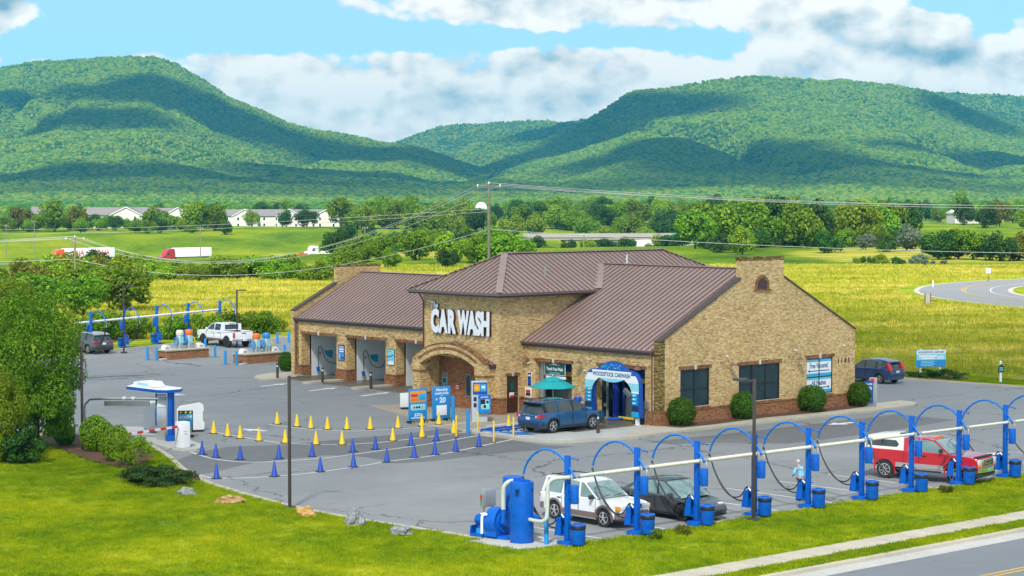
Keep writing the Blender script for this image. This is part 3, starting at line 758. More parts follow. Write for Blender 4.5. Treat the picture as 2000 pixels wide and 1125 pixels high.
lawn_mesh('back_verge', BACKLAWN, M['lawn'], step=1.2, amp=.05)
FARVERGE = [(-74.4, 28.5), (-74.2, 22), (-73.95, 15.8), (-71.75, 9), (-69.65, 4.6), (-66.3, -6), (-72, -10), (-77, 6), (-80, 16), (-80, 30), (-76, 32)]
lawn_mesh('far_verge', FARVERGE, M['lawn'], step=1.5, amp=.1)
m_ = MB(); ribbon(m_, [(32.2, -60), (32.2, -20), (32.2, 40)], 1.46, -.05, .045); site_obj('sidewalk', m_, M['concrete'])
m_ = MB()
for k in range(-40, 26): m_.box(31.46, 32.94, k * 1.5 - .006, k * 1.5 + .006, .0455, .047)
site_obj('sidewalk_joints', m_, M['black'])
m_ = MB(); ribbon(m_, [(33.97, -60), (34.05, -20), (34.05, 40)], .28, -.3, .05); site_obj('road_kerb', m_, M['kerb'])
sheet('road_gutter', [(34.1, -60), (35.05, -60), (35.05, 40), (34.18, 40), (34.18, -20)], -.075, M['concrete_grey'])
sheet('road', [(35.0, -60), (48, -60), (48, 40), (35.0, 40)], -.082, M['road'])
m_ = MB(); ribbon(m_, [(38.62, -60), (38.70, 40)], .13, -.076); site_obj('road_line', m_, M['line_yellow'])
m_ = MB(); ribbon(m_, [(38.92, -60), (39.0, 40)], .13, -.076); site_obj('road_line', m_, M['line_yellow'])
# darker queue lanes and painted lines
DARK = [(383, 884), (440, 873), (560, 868), (690, 856), (800, 846), (900, 833), (985, 857), (1060, 869), (1125, 872), (1070, 878), (1010, 882), (900, 894), (840, 901), (770, 905), (745, 898), (700, 891), (640, 889), (560, 896), (500, 903), (450, 914), (405, 925), (375, 926), (330, 905)]
sheet('asphalt_patch', [site(*p) for p in DARK], .004, M['asphalt_dark'])
sheet('asphalt_patch', [(7, -2.2), (9.5, 0), (9.5, 8), (8.5, 16), (4.3, 16), (4.4, 2), (4.0, -5), (5.5, -5)], .004, M['asphalt_dark'])
def smooth(pts, n=6):
    out = []
    P_ = [Vector(p) for p in pts]
    for i in range(len(P_) - 1):
        p0 = P_[max(i - 1, 0)]; p1 = P_[i]; p2 = P_[i + 1]; p3 = P_[min(i + 2, len(P_) - 1)]
        for k in range(n):
            t = k / n; out.append(.5 * ((2 * p1) + (p2 - p0) * t + (2 * p0 - 5 * p1 + 4 * p2 - p3) * t * t + (3 * p1 - p0 - 3 * p2 + p3) * t ** 3))
    out.append(P_[-1]); return [tuple(p) for p in out]
QUEUE = [[(525, 829), (580, 836), (630, 840), (690, 842), (760, 839), (820, 835), (880, 829), (925, 824)],
         [(412, 843), (476, 854.5), (540, 864), (591, 867.5), (661, 868.5), (732, 865), (790, 859), (879, 848), (905, 845)],
         [(372, 883), (400, 892), (428, 898), (476, 902.6), (540, 901.6), (636, 894.3), (732, 882), (828, 868.6), (937, 850.6)],
         [(378, 926), (400, 931), (431, 934.2), (508, 932.3), (604, 924.4), (700, 911), (764, 900.6), (853.6, 888.8), (965.6, 865.8), (1007, 857.6)],
         [(937, 850.6), (970, 854), (1007, 857.6)]]
for q in QUEUE: site_obj('lane_line', ribbon(MB(), smooth([site(*p) for p in q]), .12, .009), M['line_white'])
for q in ([(168, 799), (380, 782.6), (540, 770)], [(167, 815), (380, 793), (560, 782)], [(217, 805), (395, 791)], [(300, 792), (440, 773)], [(865, 841), (925, 834)]):
    site_obj('lane_line', ribbon(MB(), [site(*p) for p in q], .13, .009), M['line_faded'])
def arrow(px0, px1, wd=.16, hd=.45, hl=1.1):
    a, b = Vector(site(*px0)), Vector(site(*px1)); d = (b - a); L_ = d.length; d.normalize(); n = Vector((-d.y, d.x))
    P_ = [a - n * wd, a - n * wd + d * (L_ - hl), a - n * hd + d * (L_ - hl), b, a + n * hd + d * (L_ - hl), a + n * wd + d * (L_ - hl), a + n * wd]
    return sheet('arrow_marking', [tuple(p) for p in P_], .010, M['line_white'])
arrow((509, 755), (562, 749)); arrow((604, 764), (659, 757)); arrow((705, 774), (762, 766)); arrow((520, 842), (471, 838), .2, .55); arrow((338, 771), (366, 772), .25, .6)
arrow((1668, 825), (1617, 830), .22, .6); arrow((1905, 893), (1955, 884), .2, .5)
for k, y_ in enumerate((-28.7, -25.2, -21.8, -18.3, -14.9, -11.4, -7.9, -4.4, -1.0, 2.4, 5.8)):
    site_obj('stall_line', ribbon(MB(), [(18.6, y_), (24.6, y_ + .1)], .10, .009), M['line_white'])
for k in range(6):
    site_obj('stall_line', ribbon(MB(), [(-71.4 + k * -.3, 3.2 + k * 4.4), (-66.5 - k * .3, 3.6 + k * 4.4)], .12, .009), M['line_faded'])
# pavement along the gable with rounded ends, apron in front of the tunnel
WALK = [(0.0, 22.0), (0.9, 21.9), (1.8, 21.3), (2.3, 20.2), (2.55, 15.5), (2.25, 2), (2.3, -2.5), (2.55, -4.0), (2.5, -4.9), (1.7, -8.65), (1.0, -9.3), (-0.6, -9.9), (-2.3, -9.75), (-3.2, -9.65), (-5.75, -9.7), (-6.1, -9.0), (-6.0, -5.2), (-5.6, 0.05), (0.0, 0.05)]
m_ = MB(); m_.prism([p for p in WALK if True], -.1, .13, 'z'); site_obj('pavement', m_, M['concrete'])
sheet('apron', [(-5.6, -9.6), (-3.2, -9.55), (-2.2, -9.6), (-.7, -9.7), (1.0, -9.1), (1.6, -8.5), (2.35, -4.9), (1.2, -3.6), (-.9, -.1), (-5.5, -.1)], .134, M['concrete_grey'])
sheet('wet_track', [(-4.3, -6.6), (-1.0, -5.6), (-1.0, 0.4), (-5.0, 0.4)], .139, M['wet_floor'])
sheet('blue_pad', [(-3.9, -8.75), (-2.1, -8.85), (-1.5, -8.0), (-2.9, -7.6)], .140, M['pad_blue'])
sheet('blue_pad', [(-5.1, -8.9), (-4.2, -8.9), (-4.0, -7.6), (-4.9, -7.4)], .140, M['pad_blue'])
sheet('mulch_bed', [(.06, .2), (1.35, .3), (1.45, 3), (1.0, 8), (1.35, 12), (1.1, 17), (.1, 17.3)], .150, M['mulch'])
sheet('wet_floor', [(-11.4, -9), (-6.2, -9), (-6.2, -.2), (-11.3, -.2), (-19.5, -1.9), (-21, -4.4), (-14, -6.8)], .006, concrete('kiosk_slab', (.36, .31, .23)))
sheet('wet_floor', [(-41.2, 2.6), (-19, 2.2), (-19, 16), (-41.2, 16)], .008, M['wet_floor'])
sheet('wet_floor', [(-10.4, 0.0), (-7.0, 0.0), (-7.0, 16), (-10.4, 16)], .145, M['wet_floor'])
sheet('wet_floor', [(-5.0, 0.0), (-1.1, 0.0), (-1.1, 16), (-5.0, 16)], .145, M['wet_floor'])
def bedpoly(pts, mat=M['mulch'], z=.08): return sheet('mulch_bed', [site(*p) for p in pts], z, mat)
bedpoly([(40, 868), (100, 872), (126, 884), (170, 900), (215, 912), (243, 917), (262, 912), (283, 905), (300, 895), (288, 880), (230, 868), (190, 862), (150, 852), (100, 850)], z=.10)
bedpoly([(238, 938), (300, 950), (350, 946), (392, 940), (383, 928), (330, 915), (270, 918)], z=.11)
bedpoly([(1745, 735), (1790, 741), (1860, 745), (1892, 742), (1880, 737), (1800, 731)], z=.12)

# distant road bend with its island
def strip_world(name, pts, w_, mat, dz):
    m_ = MB(); l = offset(pts, w_ / 2); r = offset(pts, -w_ / 2); n = len(pts)
    m_.add([(x, y, tz(x, y) + dz) for x, y in r] + [(x, y, tz(x, y) + dz) for x, y in l], [(i, i + 1, n + i + 1, n + i) for i in range(n - 1)])
    return tag(m_.build(name, mat), kind='structure')
BEND = smooth([tuple(ground_ray(*p)[:2]) for p in ((2180, 607), (2060, 596), (1975, 588), (1915, 580), (1883, 571), (1890, 562), (1930, 556), (2000, 551), (2090, 546))], 8)
strip_world('bend_verge', BEND, 17.5, M['lawn'], .03)
strip_world('bend_kerb', BEND, 13.2, M['kerb'], .06)
strip_world('bend_road', BEND, 11.8, M['far_road'], .085)
strip_world('bend_line', offset(BEND, -.2), .16, M['line_yellow'], .10); strip_world('bend_line', offset(BEND, .2), .16, M['line_yellow'], .10)
strip_world('bend_line', offset(BEND, -3.6), .12, M['line_white'], .10)
# motorway cutting
hp = [tuple(HW_A + HW_D * s) for s in range(-420, 620, 20)]
strip_world('motorway', offset(hp, 4), 10.5, M['far_road'], .25)
strip_world('motorway', offset(hp, -16), 10.5, M['far_road'], .25)
# ------------------------------------------------------------------ the car wash building
bld = thing('car_wash_building', 'long tan brick car wash with brown metal roofs and a hipped entrance tower', 'building', 0, 0)
def wallx(mb, y0, y1, x0, x1, z0, z1, ops=()):          # wall running along x with rectangular openings (x0,x1,z0,z1)
    cur = x0
    for a, b, c, d in sorted(ops):
        if a > cur: mb.box(cur, a, y0, y1, z0, z1)
        if c > z0: mb.box(a, b, y0, y1, z0, c)
        if d < z1: mb.box(a, b, y0, y1, d, z1)
        cur = b
    if cur < x1: mb.box(cur, x1, y0, y1, z0, z1)
def wally(mb, x0, x1, y0, y1, z0, z1, ops=()):
    cur = y0
    for a, b, c, d in sorted(ops):
        if a > cur: mb.box(x0, x1, cur, a, z0, z1)
        if c > z0: mb.box(x0, x1, a, b, z0, c)
        if d < z1: mb.box(x0, x1, a, b, d, z1)
        cur = b
    if cur < y1: mb.box(x0, x1, cur, y1, z0, z1)
TXL, TXR, TF, TB = -18.55, -11.37, -1.94, 19.28
B1 = (-10.33, -7.16, 0, 3.18); B2 = (-4.96, -1.14, 0, 3.23)
W1, W2, W3 = (1.70, 4.15, 1.05, 3.19), (6.64, 10.30, 1.02, 3.17), (12.76, 15.2, 1.07, 3.24)
LB = [(-40.4, -36.23), (-35.04, -30.64), (-29.51, -25.1), (-23.9, -19.5)]; LF = 4.63
# right wing walls
m_ = MB(); wallx(m_, 0.0, .32, TXR, -.42, 0, 4.15, [B1, B2]); m_.build('front_wall', M['brick'], bld)
m_ = MB(); m_.box(TXR, -.42, 17.02, 17.34, 0, 4.15); m_.build('back_wall', M['brick'], bld)
m_ = MB(); wally(m_, -.36, 0, 0.42, 17.34, 0, 4.84, [W1, W2, W3])
m_.prism([(.42, 4.84), (.42, 5.05), (6.78, 8.27), (6.78, 9.42), (10.56, 9.42), (10.56, 8.27), (17.34, 4.84)], -.36, 0, 'x')
m_.build('gable_wall', M['brick'], bld)
m_ = MB(); m_.box(-.42, .003, -.02, .42, 0, 4.84); m_.build('corner_pier', M['brick_lichen'], bld)
m_ = MB(); m_.box(-.42, .03, 6.72, 10.62, 9.42, 9.52); m_.box(-.40, .012, 6.76, 10.58, 9.28, 9.42); m_.build('parapet_cap', M['brick_lichen'], bld)
m_ = MB()
for sgn, a, b in ((1, (0 - .02, 4.84), (6.76, 8.27)), (1, (17.36, 4.84), (10.58, 8.27))):
    m_.beam((-.17, a[0], a[1] + .03), (-.17, b[0], b[1] + .03), .50, .07)
m_.build('gable_coping', M['fascia'], bld)
# wainscot of red brick with a rowlock ledge, under the windows
m_ = MB(); m_.box(.0, .06, .0, 17.36, 0, .86); m_.box(-.42, .06, -.08, 0.0, 0, .86)
m_.box(-1.06, -.42, -.06, 0, 0, .86); m_.box(-7.1, -5.03, -.06, 0, 0, .86); m_.box(TXR, -10.4, -.06, 0, 0, .86)
m_.build('wainscot', M['red_brick'], bld)
m_ = MB()
for a, b in ((.0, 1.70), (4.15, 6.64), (10.30, 12.76), (15.2, 17.36)): m_.add([(0, a, .94), (.085, a, .94), (.085, a, .86), (0, a, .86), (0, b, .94), (.085, b, .94), (.085, b, .86), (0, b, .86)], [(0, 1, 2, 3), (7, 6, 5, 4), (0, 4, 5, 1), (1, 5, 6, 2), (2, 6, 7, 3)])
for (a, b, c, d) in (W1, W2, W3): m_.box(-.05, .10, a, b, .86, c - .02)
m_.box(-1.06, -.42, -.09, 0, .86, .94); m_.box(-.42, .085, -.10, 0.0, .86, .94); m_.box(-7.1, -5.03, -.09, 0, .86, .94); m_.box(TXR, -10.4, -.09, 0, .86, .94)
m_.build('ledge', M['brown_brick'], bld)
# lintels and keystones
def lintel_x(y, a, b, z, h=.2):
    m_ = MB(); m_.box(a - .12, b + .12, y - .02, y, z, z + h); o = m_.build('lintel', M['brown_brick'], bld)
    k = MB(); c = (a + b) / 2; k.prism([(c - .07, z - .02), (c + .07, z - .02), (c + .11, z + h + .05), (c - .11, z + h + .05)], y - .045, y - .021); k.build('keystone', M['keystone'], o)
lintel_x(0.0, B1[0], B1[1], 3.18); lintel_x(0.0, B2[0], B2[1], 3.23)
for (a, b, c, d) in (W1, W2, W3):
    m_ = MB(); m_.box(0, .02, a - .15, b + .17, d, d + .21); o = m_.build('lintel', M['brown_brick'], bld)
    k = MB(); q = (a + b) / 2; k.prism([(q - .07, d - .02), (q + .07, d - .02), (q + .11, d + .26), (q - .11, d + .26)], .021, .05, 'x'); k.build('keystone', M['keystone'], o)
# gable windows
def gable_window(a, b, c, d, cols):
    f = MB(); t = .055; x0, x1 = -.14, -.06
    f.box(x0, x1, a, b, c, c + t); f.box(x0, x1, a, b, d - t, d); f.box(x0, x1, a, a + t, c + t, d - t); f.box(x0, x1, b - t, b, c + t, d - t)
    zc = c + (d - c) * .47; f.box(x0, x1 - .005, a + t, b - t, zc - t / 2, zc + t / 2)
    for k in range(1, cols):
        y = a + (b - a) * k / cols
        f.box(x0, x1 - .01, y - t / 2, y + t / 2, c + t, zc - t / 2); f.box(x0, x1 - .01, y - t / 2, y + t / 2, zc + t / 2, d - t)
    o = f.build('window', M['black'], bld)
    p = MB(); p.box(-.12, -.105, a + .01, b - .01, c + .01, d - .01); p.build('pane', M['glass_dark'], o)
    s = MB(); s.box(-.10, .03, a, b, c - .035, c - .002); s.build('sill', M['keystone'], o)
gable_window(*W1, 2); gable_window(*W2, 3); gable_window(*W3, 2)
# round-headed louvre high in the gable
def arc(cx, cz, r, a0, a1, n=16): return [(cx + r * math.cos(a0 + (a1 - a0) * i / n), cz + r * math.sin(a0 + (a1 - a0) * i / n)) for i in range(n + 1)]
vc, vz = 8.63, 7.80
m_ = MB()
outer = [(vc + .62, vz - .22)] + arc(vc, vz + .02, .62, 0, math.pi) + [(vc - .62, vz - .22)]
inner = [(vc + .42, vz - .22)] + arc(vc, vz + .02, .42, 0, math.pi) + [(vc - .42, vz - .22)]
n = len(outer)
m_.add([(0.0, y, z) for y, z in outer] + [(0.0, y, z) for y, z in inner] + [(.05, y, z) for y, z in outer] + [(.05, y, z) for y, z in inner],
       [(2 * n + i, 2 * n + i + 1, 3 * n + i + 1, 3 * n + i) for i in range(n - 1)] + [(i, i + 1, 2 * n + i + 1, 2 * n + i) for i in range(n - 1)] + [(n + i + 1, n + i, 3 * n + i, 3 * n + i + 1) for i in range(n - 1)])
m_.box(0, .08, vc - .72, vc + .72, vz - .32, vz - .22)
vent = m_.build('gable_vent', M['brown_brick'], bld)
m_ = MB(); m_.prism(inner, .002, .012, 'x')
for k in range(8):
    z = vz - .19 + k * .075; hw = .41 if z < vz + .02 else math.sqrt(max(.41 ** 2 - (z - vz - .02) ** 2, .01))
    m_.obox((.03, vc, z), (.02, 2 * hw, .05), (0, R(35), 0))
m_.build('louvre', paint('louvre', (.13, .075, .07), .5), vent)

# roofs: sheet with standing seams
def roof_plane(mb, P0, P1, P2, P3, spacing=.43, th=.06, seams=True, clipfn=None):
    """P0->P1 runs along the eave, P3->P2 along the ridge; seams climb from eave to ridge. P3==P2 or shorter ridge gives a hip."""
    P0, P1, P2, P3 = [Vector(p) for p in (P0, P1, P2, P3)]
    e = (P1 - P0).normalized(); nrm = e.cross((P3 - P0)).normalized()
    if nrm.z < 0: nrm = -nrm
    up = nrm.cross(e).normalized()
    if up.z < 0: up = -up
    mb.mat(0)
    q = [P0, P1, P2, P3] if (P2 - P3).length > 1e-3 else [P0, P1, P2]
    k = len(q); mb.add(q + [p - nrm * th for p in q], [tuple(range(k)), tuple(range(2 * k - 1, k - 1, -1))] + [(i, (i + 1) % k, k + (i + 1) % k, k + i) for i in range(k)])
    if not seams: return
    L_ = (P1 - P0).dot(e); H_ = (P3 - P0).dot(up); a = (P3 - P0).dot(e); b = (P2 - P0).dot(e)
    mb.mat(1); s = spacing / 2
    while s < L_:
        h = H_
        if s < a: h = H_ * s / a
        if s > b: h = min(h, H_ * (L_ - s) / (L_ - b))
        if h > .15:
            p = P0 + e * s + nrm * .028; mb.beam(p, p + up * h, .042, .058)
        s += spacing
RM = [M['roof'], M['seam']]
RE = -.20                                     # eave overhang of the right wing
m_ = MB(); roof_plane(m_, (-14.0, RE, 4.36), (-.40, RE, 4.36), (-.40, 8.67, 8.78), (-14.0, 8.67, 8.78))
roof_plane(m_, (-.40, 17.54, 4.36), (-14.0, 17.54, 4.36), (-14.0, 8.67, 8.78), (-.40, 8.67, 8.78)); m_.mat(0)
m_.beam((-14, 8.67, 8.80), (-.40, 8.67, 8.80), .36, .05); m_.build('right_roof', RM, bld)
LE, LR = 4.44, 10.4
m_ = MB(); roof_plane(m_, (-40.85, LE, 4.28), (-18.4, LE, 4.28), (-18.4, LR, 7.45), (-40.85, LR, 7.45))
roof_plane(m_, (-18.4, 16.36, 4.28), (-40.85, 16.36, 4.28), (-40.85, LR, 7.45), (-18.4, LR, 7.45)); m_.mat(0)
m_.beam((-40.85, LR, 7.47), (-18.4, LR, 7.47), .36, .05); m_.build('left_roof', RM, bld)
o_ = .66; zt, zr_ = 7.30, 9.50; xa, xb, ya, yb = TXL - o_, TXR + o_, TF - o_, TB + o_; xm = (xa + xb) / 2; hw = xm - xa
m_ = MB(); roof_plane(m_, (xa, ya, zt), (xb, ya, zt), (xm, ya + hw, zr_), (xm, ya + hw, zr_)); roof_plane(m_, (xb, ya, zt), (xb, yb, zt), (xm, yb - hw, zr_), (xm, ya + hw, zr_))
roof_plane(m_, (xb, yb, zt), (xa, yb, zt), (xm, yb - hw, zr_), (xm, yb - hw, zr_)); roof_plane(m_, (xa, yb, zt), (xa, ya, zt), (xm, ya + hw, zr_), (xm, yb - hw, zr_)); m_.mat(0)
for p, q in (((xa, ya), (xm, ya + hw)), ((xb, ya), (xm, ya + hw)), ((xa, yb), (xm, yb - hw)), ((xb, yb), (xm, yb - hw))):
    m_.beam((p[0], p[1], zt + .06), (q[0], q[1], zr_ + .06), .42, .03)
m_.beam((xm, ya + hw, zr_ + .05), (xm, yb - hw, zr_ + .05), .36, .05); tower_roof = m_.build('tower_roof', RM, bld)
m_ = MB(); m_.beam((xb, RE + 5.75, zt + .08), (-13.50, 8.62, 8.83), .55, .02); m_.build('valley_flashing', M['roof'], bld)
m_ = MB(); m_.cyl((-12.3, 2.6, 8.0), (-12.3, 2.6, 8.75), .055); m_.build('vent_pipe', M['galv'], tower_roof)
m_ = MB(); m_.cyl((-11.9, 9.3, 8.4), (-11.9, 9.3, 9.35), .05); m_.build('vent_pipe', M['white'], bld)
# eaves: fascia, gutter, soffit
def eave_x(y, x0, x1, z, dirn=-1):
    m_ = MB(); m_.box(x0, x1, y + .03, y + .20, z - .30, z - .06); m_.build('fascia', M['fascia'], bld)
    g = MB(); g.prism([(y + .03, z - .14), (y + .03, z + .0), (y - .10, z + .0), (y - .12, z - .03), (y - .07, z - .14)], x0, x1, 'x'); g.build('gutter', M['gutter'], bld)
eave_x(RE, TXR + .01, -.43, 4.36); eave_x(LE, -41.1, TXL - .01, 4.28)
m_ = MB(); m_.box(xa + .05, xb - .05, ya + .05, TF - .002, zt - .24, zt - .16); m_.box(TXR + .002, xb - .05, TF, TB, zt - .24, zt - .16); m_.box(xa + .05, TXL - .002, TF, TB, zt - .24, zt - .16); m_.build('soffit', M['soffit'], bld)
m_ = MB()
for a, b, c, d in ((xa, xb, ya, ya + .05), (xa, xb, yb - .05, yb)): m_.box(a, b, c, d, zt - .26, zt - .065)
for a, b in ((xa, xa + .05), (xb - .05, xb)): m_.box(a, b, ya + .05, yb - .05, zt - .26, zt - .065)
m_.build('fascia', M['fascia'], bld)
g = MB()
g.box(xa - .1, xb + .1, ya - .11, ya - .002, zt - .15, zt - .0); g.box(xb + .002, xb + .1, ya, yb, zt - .15, zt); g.box(xa - .1, xa - .002, ya, yb, zt - .15, zt); g.build('gutter', M['gutter'], bld)
m_ = MB(); m_.tube([(-.50, RE - .05, 4.22), (-.50, -.11, 4.0), (-.50, -.11, .3), (-.50, -.2, .2)], .045, 6); m_.build('downspout', M['gutter'], bld)
m_ = MB(); m_.tube([(xa + .9, ya + .05, zt - .15), (xa + .85, TF - .3, zt - .5), (TXL + .10, TF - .08, zt - .75), (TXL + .10, TF - .08, 3.4)], .045, 6); m_.build('downspout', M['fascia'], bld)
m_ = MB(); m_.tube([(-41.02, LE - .02, 4.15), (-41.02, LF - .08, 3.9), (-41.02, LF - .08, .2), (-41.0, LF - .25, .12)], .05, 6); m_.build('downspout', M['gutter'], bld)
# tower walls, with the niche under the portico cut in
NX0, NX1, NZ, ND = -17.95, -12.75, 3.2, -1.15
DR = (-1.37, -.46, 0.04, 2.28)
m_ = MB(); wallx(m_, TF, TF + .3, TXL, TXR - .3, 0, 7.06, [(NX0, NX1, 0, NZ)]); m_.box(TXL, TXR, TB - .3, TB, 0, 7.06)
wally(m_, TXR - .3, TXR, TF, 0.0, 0, 7.06, [DR]); m_.box(TXR - .3, TXR, 0, TB - .3, 0, 7.06); m_.box(TXL, TXL + .3, TF + .3, TB - .3, 0, 7.06)
m_.build('tower_wall', M['brick'], bld)
m_ = MB(); m_.box(NX0, NX1, ND, ND + .2, 0, NZ); m_.build('niche_wall', M['red_brick'], bld)
m_ = MB(); m_.box(NX0 - .2, NX0, TF + .3, ND + .2, 0, NZ); m_.box(NX1, NX1 + .2, TF + .3, ND + .2, 0, NZ); m_.box(NX0 - .2, NX1 + .2, TF + .3, ND + .2, NZ, NZ + .1); m_.build('niche_side', M['brick'], bld)
m_ = MB(); m_.box(NX1, TXR + .06, TF - .07, TF, 0, .9); m_.box(TXR, TXR + .07, TF, DR[0] - .06, 0, .9); m_.box(TXR, TXR + .06, DR[1] + .06, -.07, 0, .9)
m_.build('wainscot', M['red_brick'], bld)
m_ = MB(); m_.box(NX1, TXR + .1, TF - .11, TF, .9, 1.0); m_.box(TXR, TXR + .10, TF, DR[0] - .06, .9, 1.0); m_.box(TXR, TXR + .09, DR[1] + .06, -.1, .9, 1.0); m_.build('ledge', M['brown_brick'], bld)
# tower side door
m_ = MB(); m_.box(TXR - .12, TXR - .06, DR[0] + .05, DR[1] - .05, DR[2], DR[3] - .05); dr = m_.build('door', M['door'], bld)
m_ = MB(); m_.box(TXR - .14, TXR - .02, DR[0], DR[0] + .05, DR[2], DR[3]); m_.box(TXR - .14, TXR - .02, DR[1] - .05, DR[1], DR[2], DR[3]); m_.box(TXR - .14, TXR - .02, DR[0] + .05, DR[1] - .05, DR[3] - .05, DR[3]); m_.build('door_frame', M['fascia'], bld)
m_ = MB(); m_.ball((TXR - .03, DR[1] - .14, 1.05), .035); m_.build('handle', M['steel'], dr); m_ = MB(); m_.ball((TXR - .04, DR[1] - .14, 1.25), .028); m_.build('lock', M['steel'], dr)
m_ = MB(); m_.box(TXR, TXR + .02, DR[0] - .14, DR[1] + .14, DR[3], DR[3] + .18); o = m_.build('lintel', M['brown_brick'], bld)
k = MB(); q = (DR[0] + DR[1]) / 2; k.prism([(q - .05, DR[3] - .02), (q + .05, DR[3] - .02), (q + .08, DR[3] + .23), (q - .08, DR[3] + .23)], TXR + .021, TXR + .045, 'x'); k.build('keystone', M['keystone'], o)
# portico: two piers with caps, a segmental brick arch, a small gabled metal roof
PF = -2.78; PX0, PX1 = -18.58, -11.92; zc = 2.74
m_ = MB()
for a, b in ((PX0, PX0 + .72), (PX1 - .72, PX1)): m_.box(a, b, PF, TF - .002, .95, 2.28)
m_.build('portico_pier', M['brick'], bld)
m_ = MB()
for a, b in ((PX0, PX0 + .72), (PX1 - .72, PX1)): m_.box(a - .06, b + .06, PF - .06, TF - .002, 0, .88)
m_.build('pier_base', M['red_brick'], bld)
m_ = MB()
for a, b in ((PX0, PX0 + .72), (PX1 - .72, PX1)): m_.box(a - .09, b + .09, PF - .09, TF - .002, .88, .95)
m_.build('ledge', M['brown_brick'], bld)
m_ = MB()
for a, b in ((PX0, PX0 + .72), (PX1 - .72, PX1)): m_.box(a - .05, b + .05, PF - .05, TF - .002, 2.34, zc)
m_.build('pier_cap', M['brick'], bld)
m_ = MB()
for a, b in ((PX0, PX0 + .72), (PX1 - .72, PX1)): m_.box(a - .08, b + .08, PF - .08, TF - .002, 2.28, 2.34)
m_.build('cap_mould', M['brown_brick'], bld)
xc_ = (PX0 + PX1) / 2; span = PX1 - PX0
def segarc(half, rise, z0, n=24):
    r = (half * half + rise * rise) / (2 * rise); cz = z0 + rise - r; a = math.asin(half / r)
    return [(xc_ + r * math.sin(-a + 2 * a * i / n), cz + r * math.cos(-a + 2 * a * i / n)) for i in range(n + 1)]
def archring(name, half_o, rise_o, zo, half_i, rise_i, zi, y0, y1, mat):
    o = segarc(half_o, rise_o, zo); i_ = segarc(half_i, rise_i, zi); n = len(o); m_ = MB()
    vs = [(x, y0, z) for x, z in o] + [(x, y0, z) for x, z in i_] + [(x, y1, z) for x, z in o] + [(x, y1, z) for x, z in i_]
    fs = []
    for k in range(n - 1): fs += [(k, k + 1, n + k + 1, n + k), (2 * n + k + 1, 2 * n + k, 3 * n + k, 3 * n + k + 1), (k + 1, k, 2 * n + k, 2 * n + k + 1), (n + k, n + k + 1, 3 * n + k + 1, 3 * n + k)]
    fs += [(0, n, 3 * n, 2 * n), (2 * n - 1, n - 1, 3 * n - 1, 4 * n - 1)]
    m_.add(vs, fs); return m_.build(name, mat, bld)
h_ = span / 2
archring('arch', h_ + .02, 1.02, 3.06, h_ - .17, 1.0, 2.90, PF, PF + .42, M['brick'])
archring('arch_band', h_ - .17, 1.0, 2.90, h_ - .37, .92, 2.80, PF + .01, PF + .42, M['brown_brick'])
archring('arch_soffit_ring', h_ - .37, .92, 2.80, h_ - .70, .74, zc, PF - .005, PF + .42, M['brick'])
archring('arch_coping', h_ + .10, 1.06, 3.10, h_ + .025, 1.02, 3.065, PF - .03, PF + .46, M['brown_brick'])
m_ = MB(); m_.box(PX1 - .62, PX1 + .02, PF, PF + .42, zc, 3.06); m_.box(PX0 - .02, PX0 + .62, PF, PF + .42, zc, 3.06); m_.build('arch_shoulder', M['brick'], bld)
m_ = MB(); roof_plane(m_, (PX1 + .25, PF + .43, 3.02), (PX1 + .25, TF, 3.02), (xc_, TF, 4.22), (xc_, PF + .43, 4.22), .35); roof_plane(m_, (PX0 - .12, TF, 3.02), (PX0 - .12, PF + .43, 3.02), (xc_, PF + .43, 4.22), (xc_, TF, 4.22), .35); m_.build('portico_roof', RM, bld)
m_ = MB(); m_.box(PX1 + .18, PX1 + .25, PF + .43, TF - .003, 2.84, 3.0); m_.build('fascia', M['fascia'], bld)
m_ = MB(); m_.box(PX1 - .5, PX1 + .15, PF + .425, TF - .003, zc, 2.9); m_.build('soffit', M['soffit'], bld)
# niche fittings: steel door, drive-up window, switch
m_ = MB(); m_.box(-17.66, -17.08, ND - .04, ND, .10, 2.15); o = m_.build('service_door', paint('door_grey', (.24, .25, .23), .5), bld)
m_ = MB(); m_.box(-15.36, -14.9, ND - .05, ND, .75, 2.15); o = m_.build('window', paint('sage', (.20, .27, .24), .5), bld)
m_ = MB(); m_.box(-15.31, -14.95, ND - .056, ND - .051, .82, 2.08); m_.build('pane', M['glass_dark'], o)
# inside the tunnel bays
for (a, b, c, d), dark in ((B1, True), (B2, False)):
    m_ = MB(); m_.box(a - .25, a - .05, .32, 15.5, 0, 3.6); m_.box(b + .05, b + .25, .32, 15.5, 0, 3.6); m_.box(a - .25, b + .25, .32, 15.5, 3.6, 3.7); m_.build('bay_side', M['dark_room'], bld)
    m_ = MB()
    if dark: m_.box(a - .05, b + .05, 1.3, 1.4, 0, 2.35)
    else: m_.box(a - .05, b + .05, 14, 14.1, 0, 3.6)
    m_.build('bay_back', M['room_grey'], bld)
    h = MB(); h.box(a - .05, b + .05, .75, .85, 2.62, 3.58); hb = h.build('header', M['sign_blue'], bld)
    y = MB(); y.box(a - .05, b + .05, .72, .86, 2.36, 2.62); y.build('stripe', M['yellow'], hb)
m_ = MB(); m_.box(B1[0] + .005, B1[0] + .35, .34, .5, 0.14, 3.18); m_.build('door_track', M['galv'], bld)
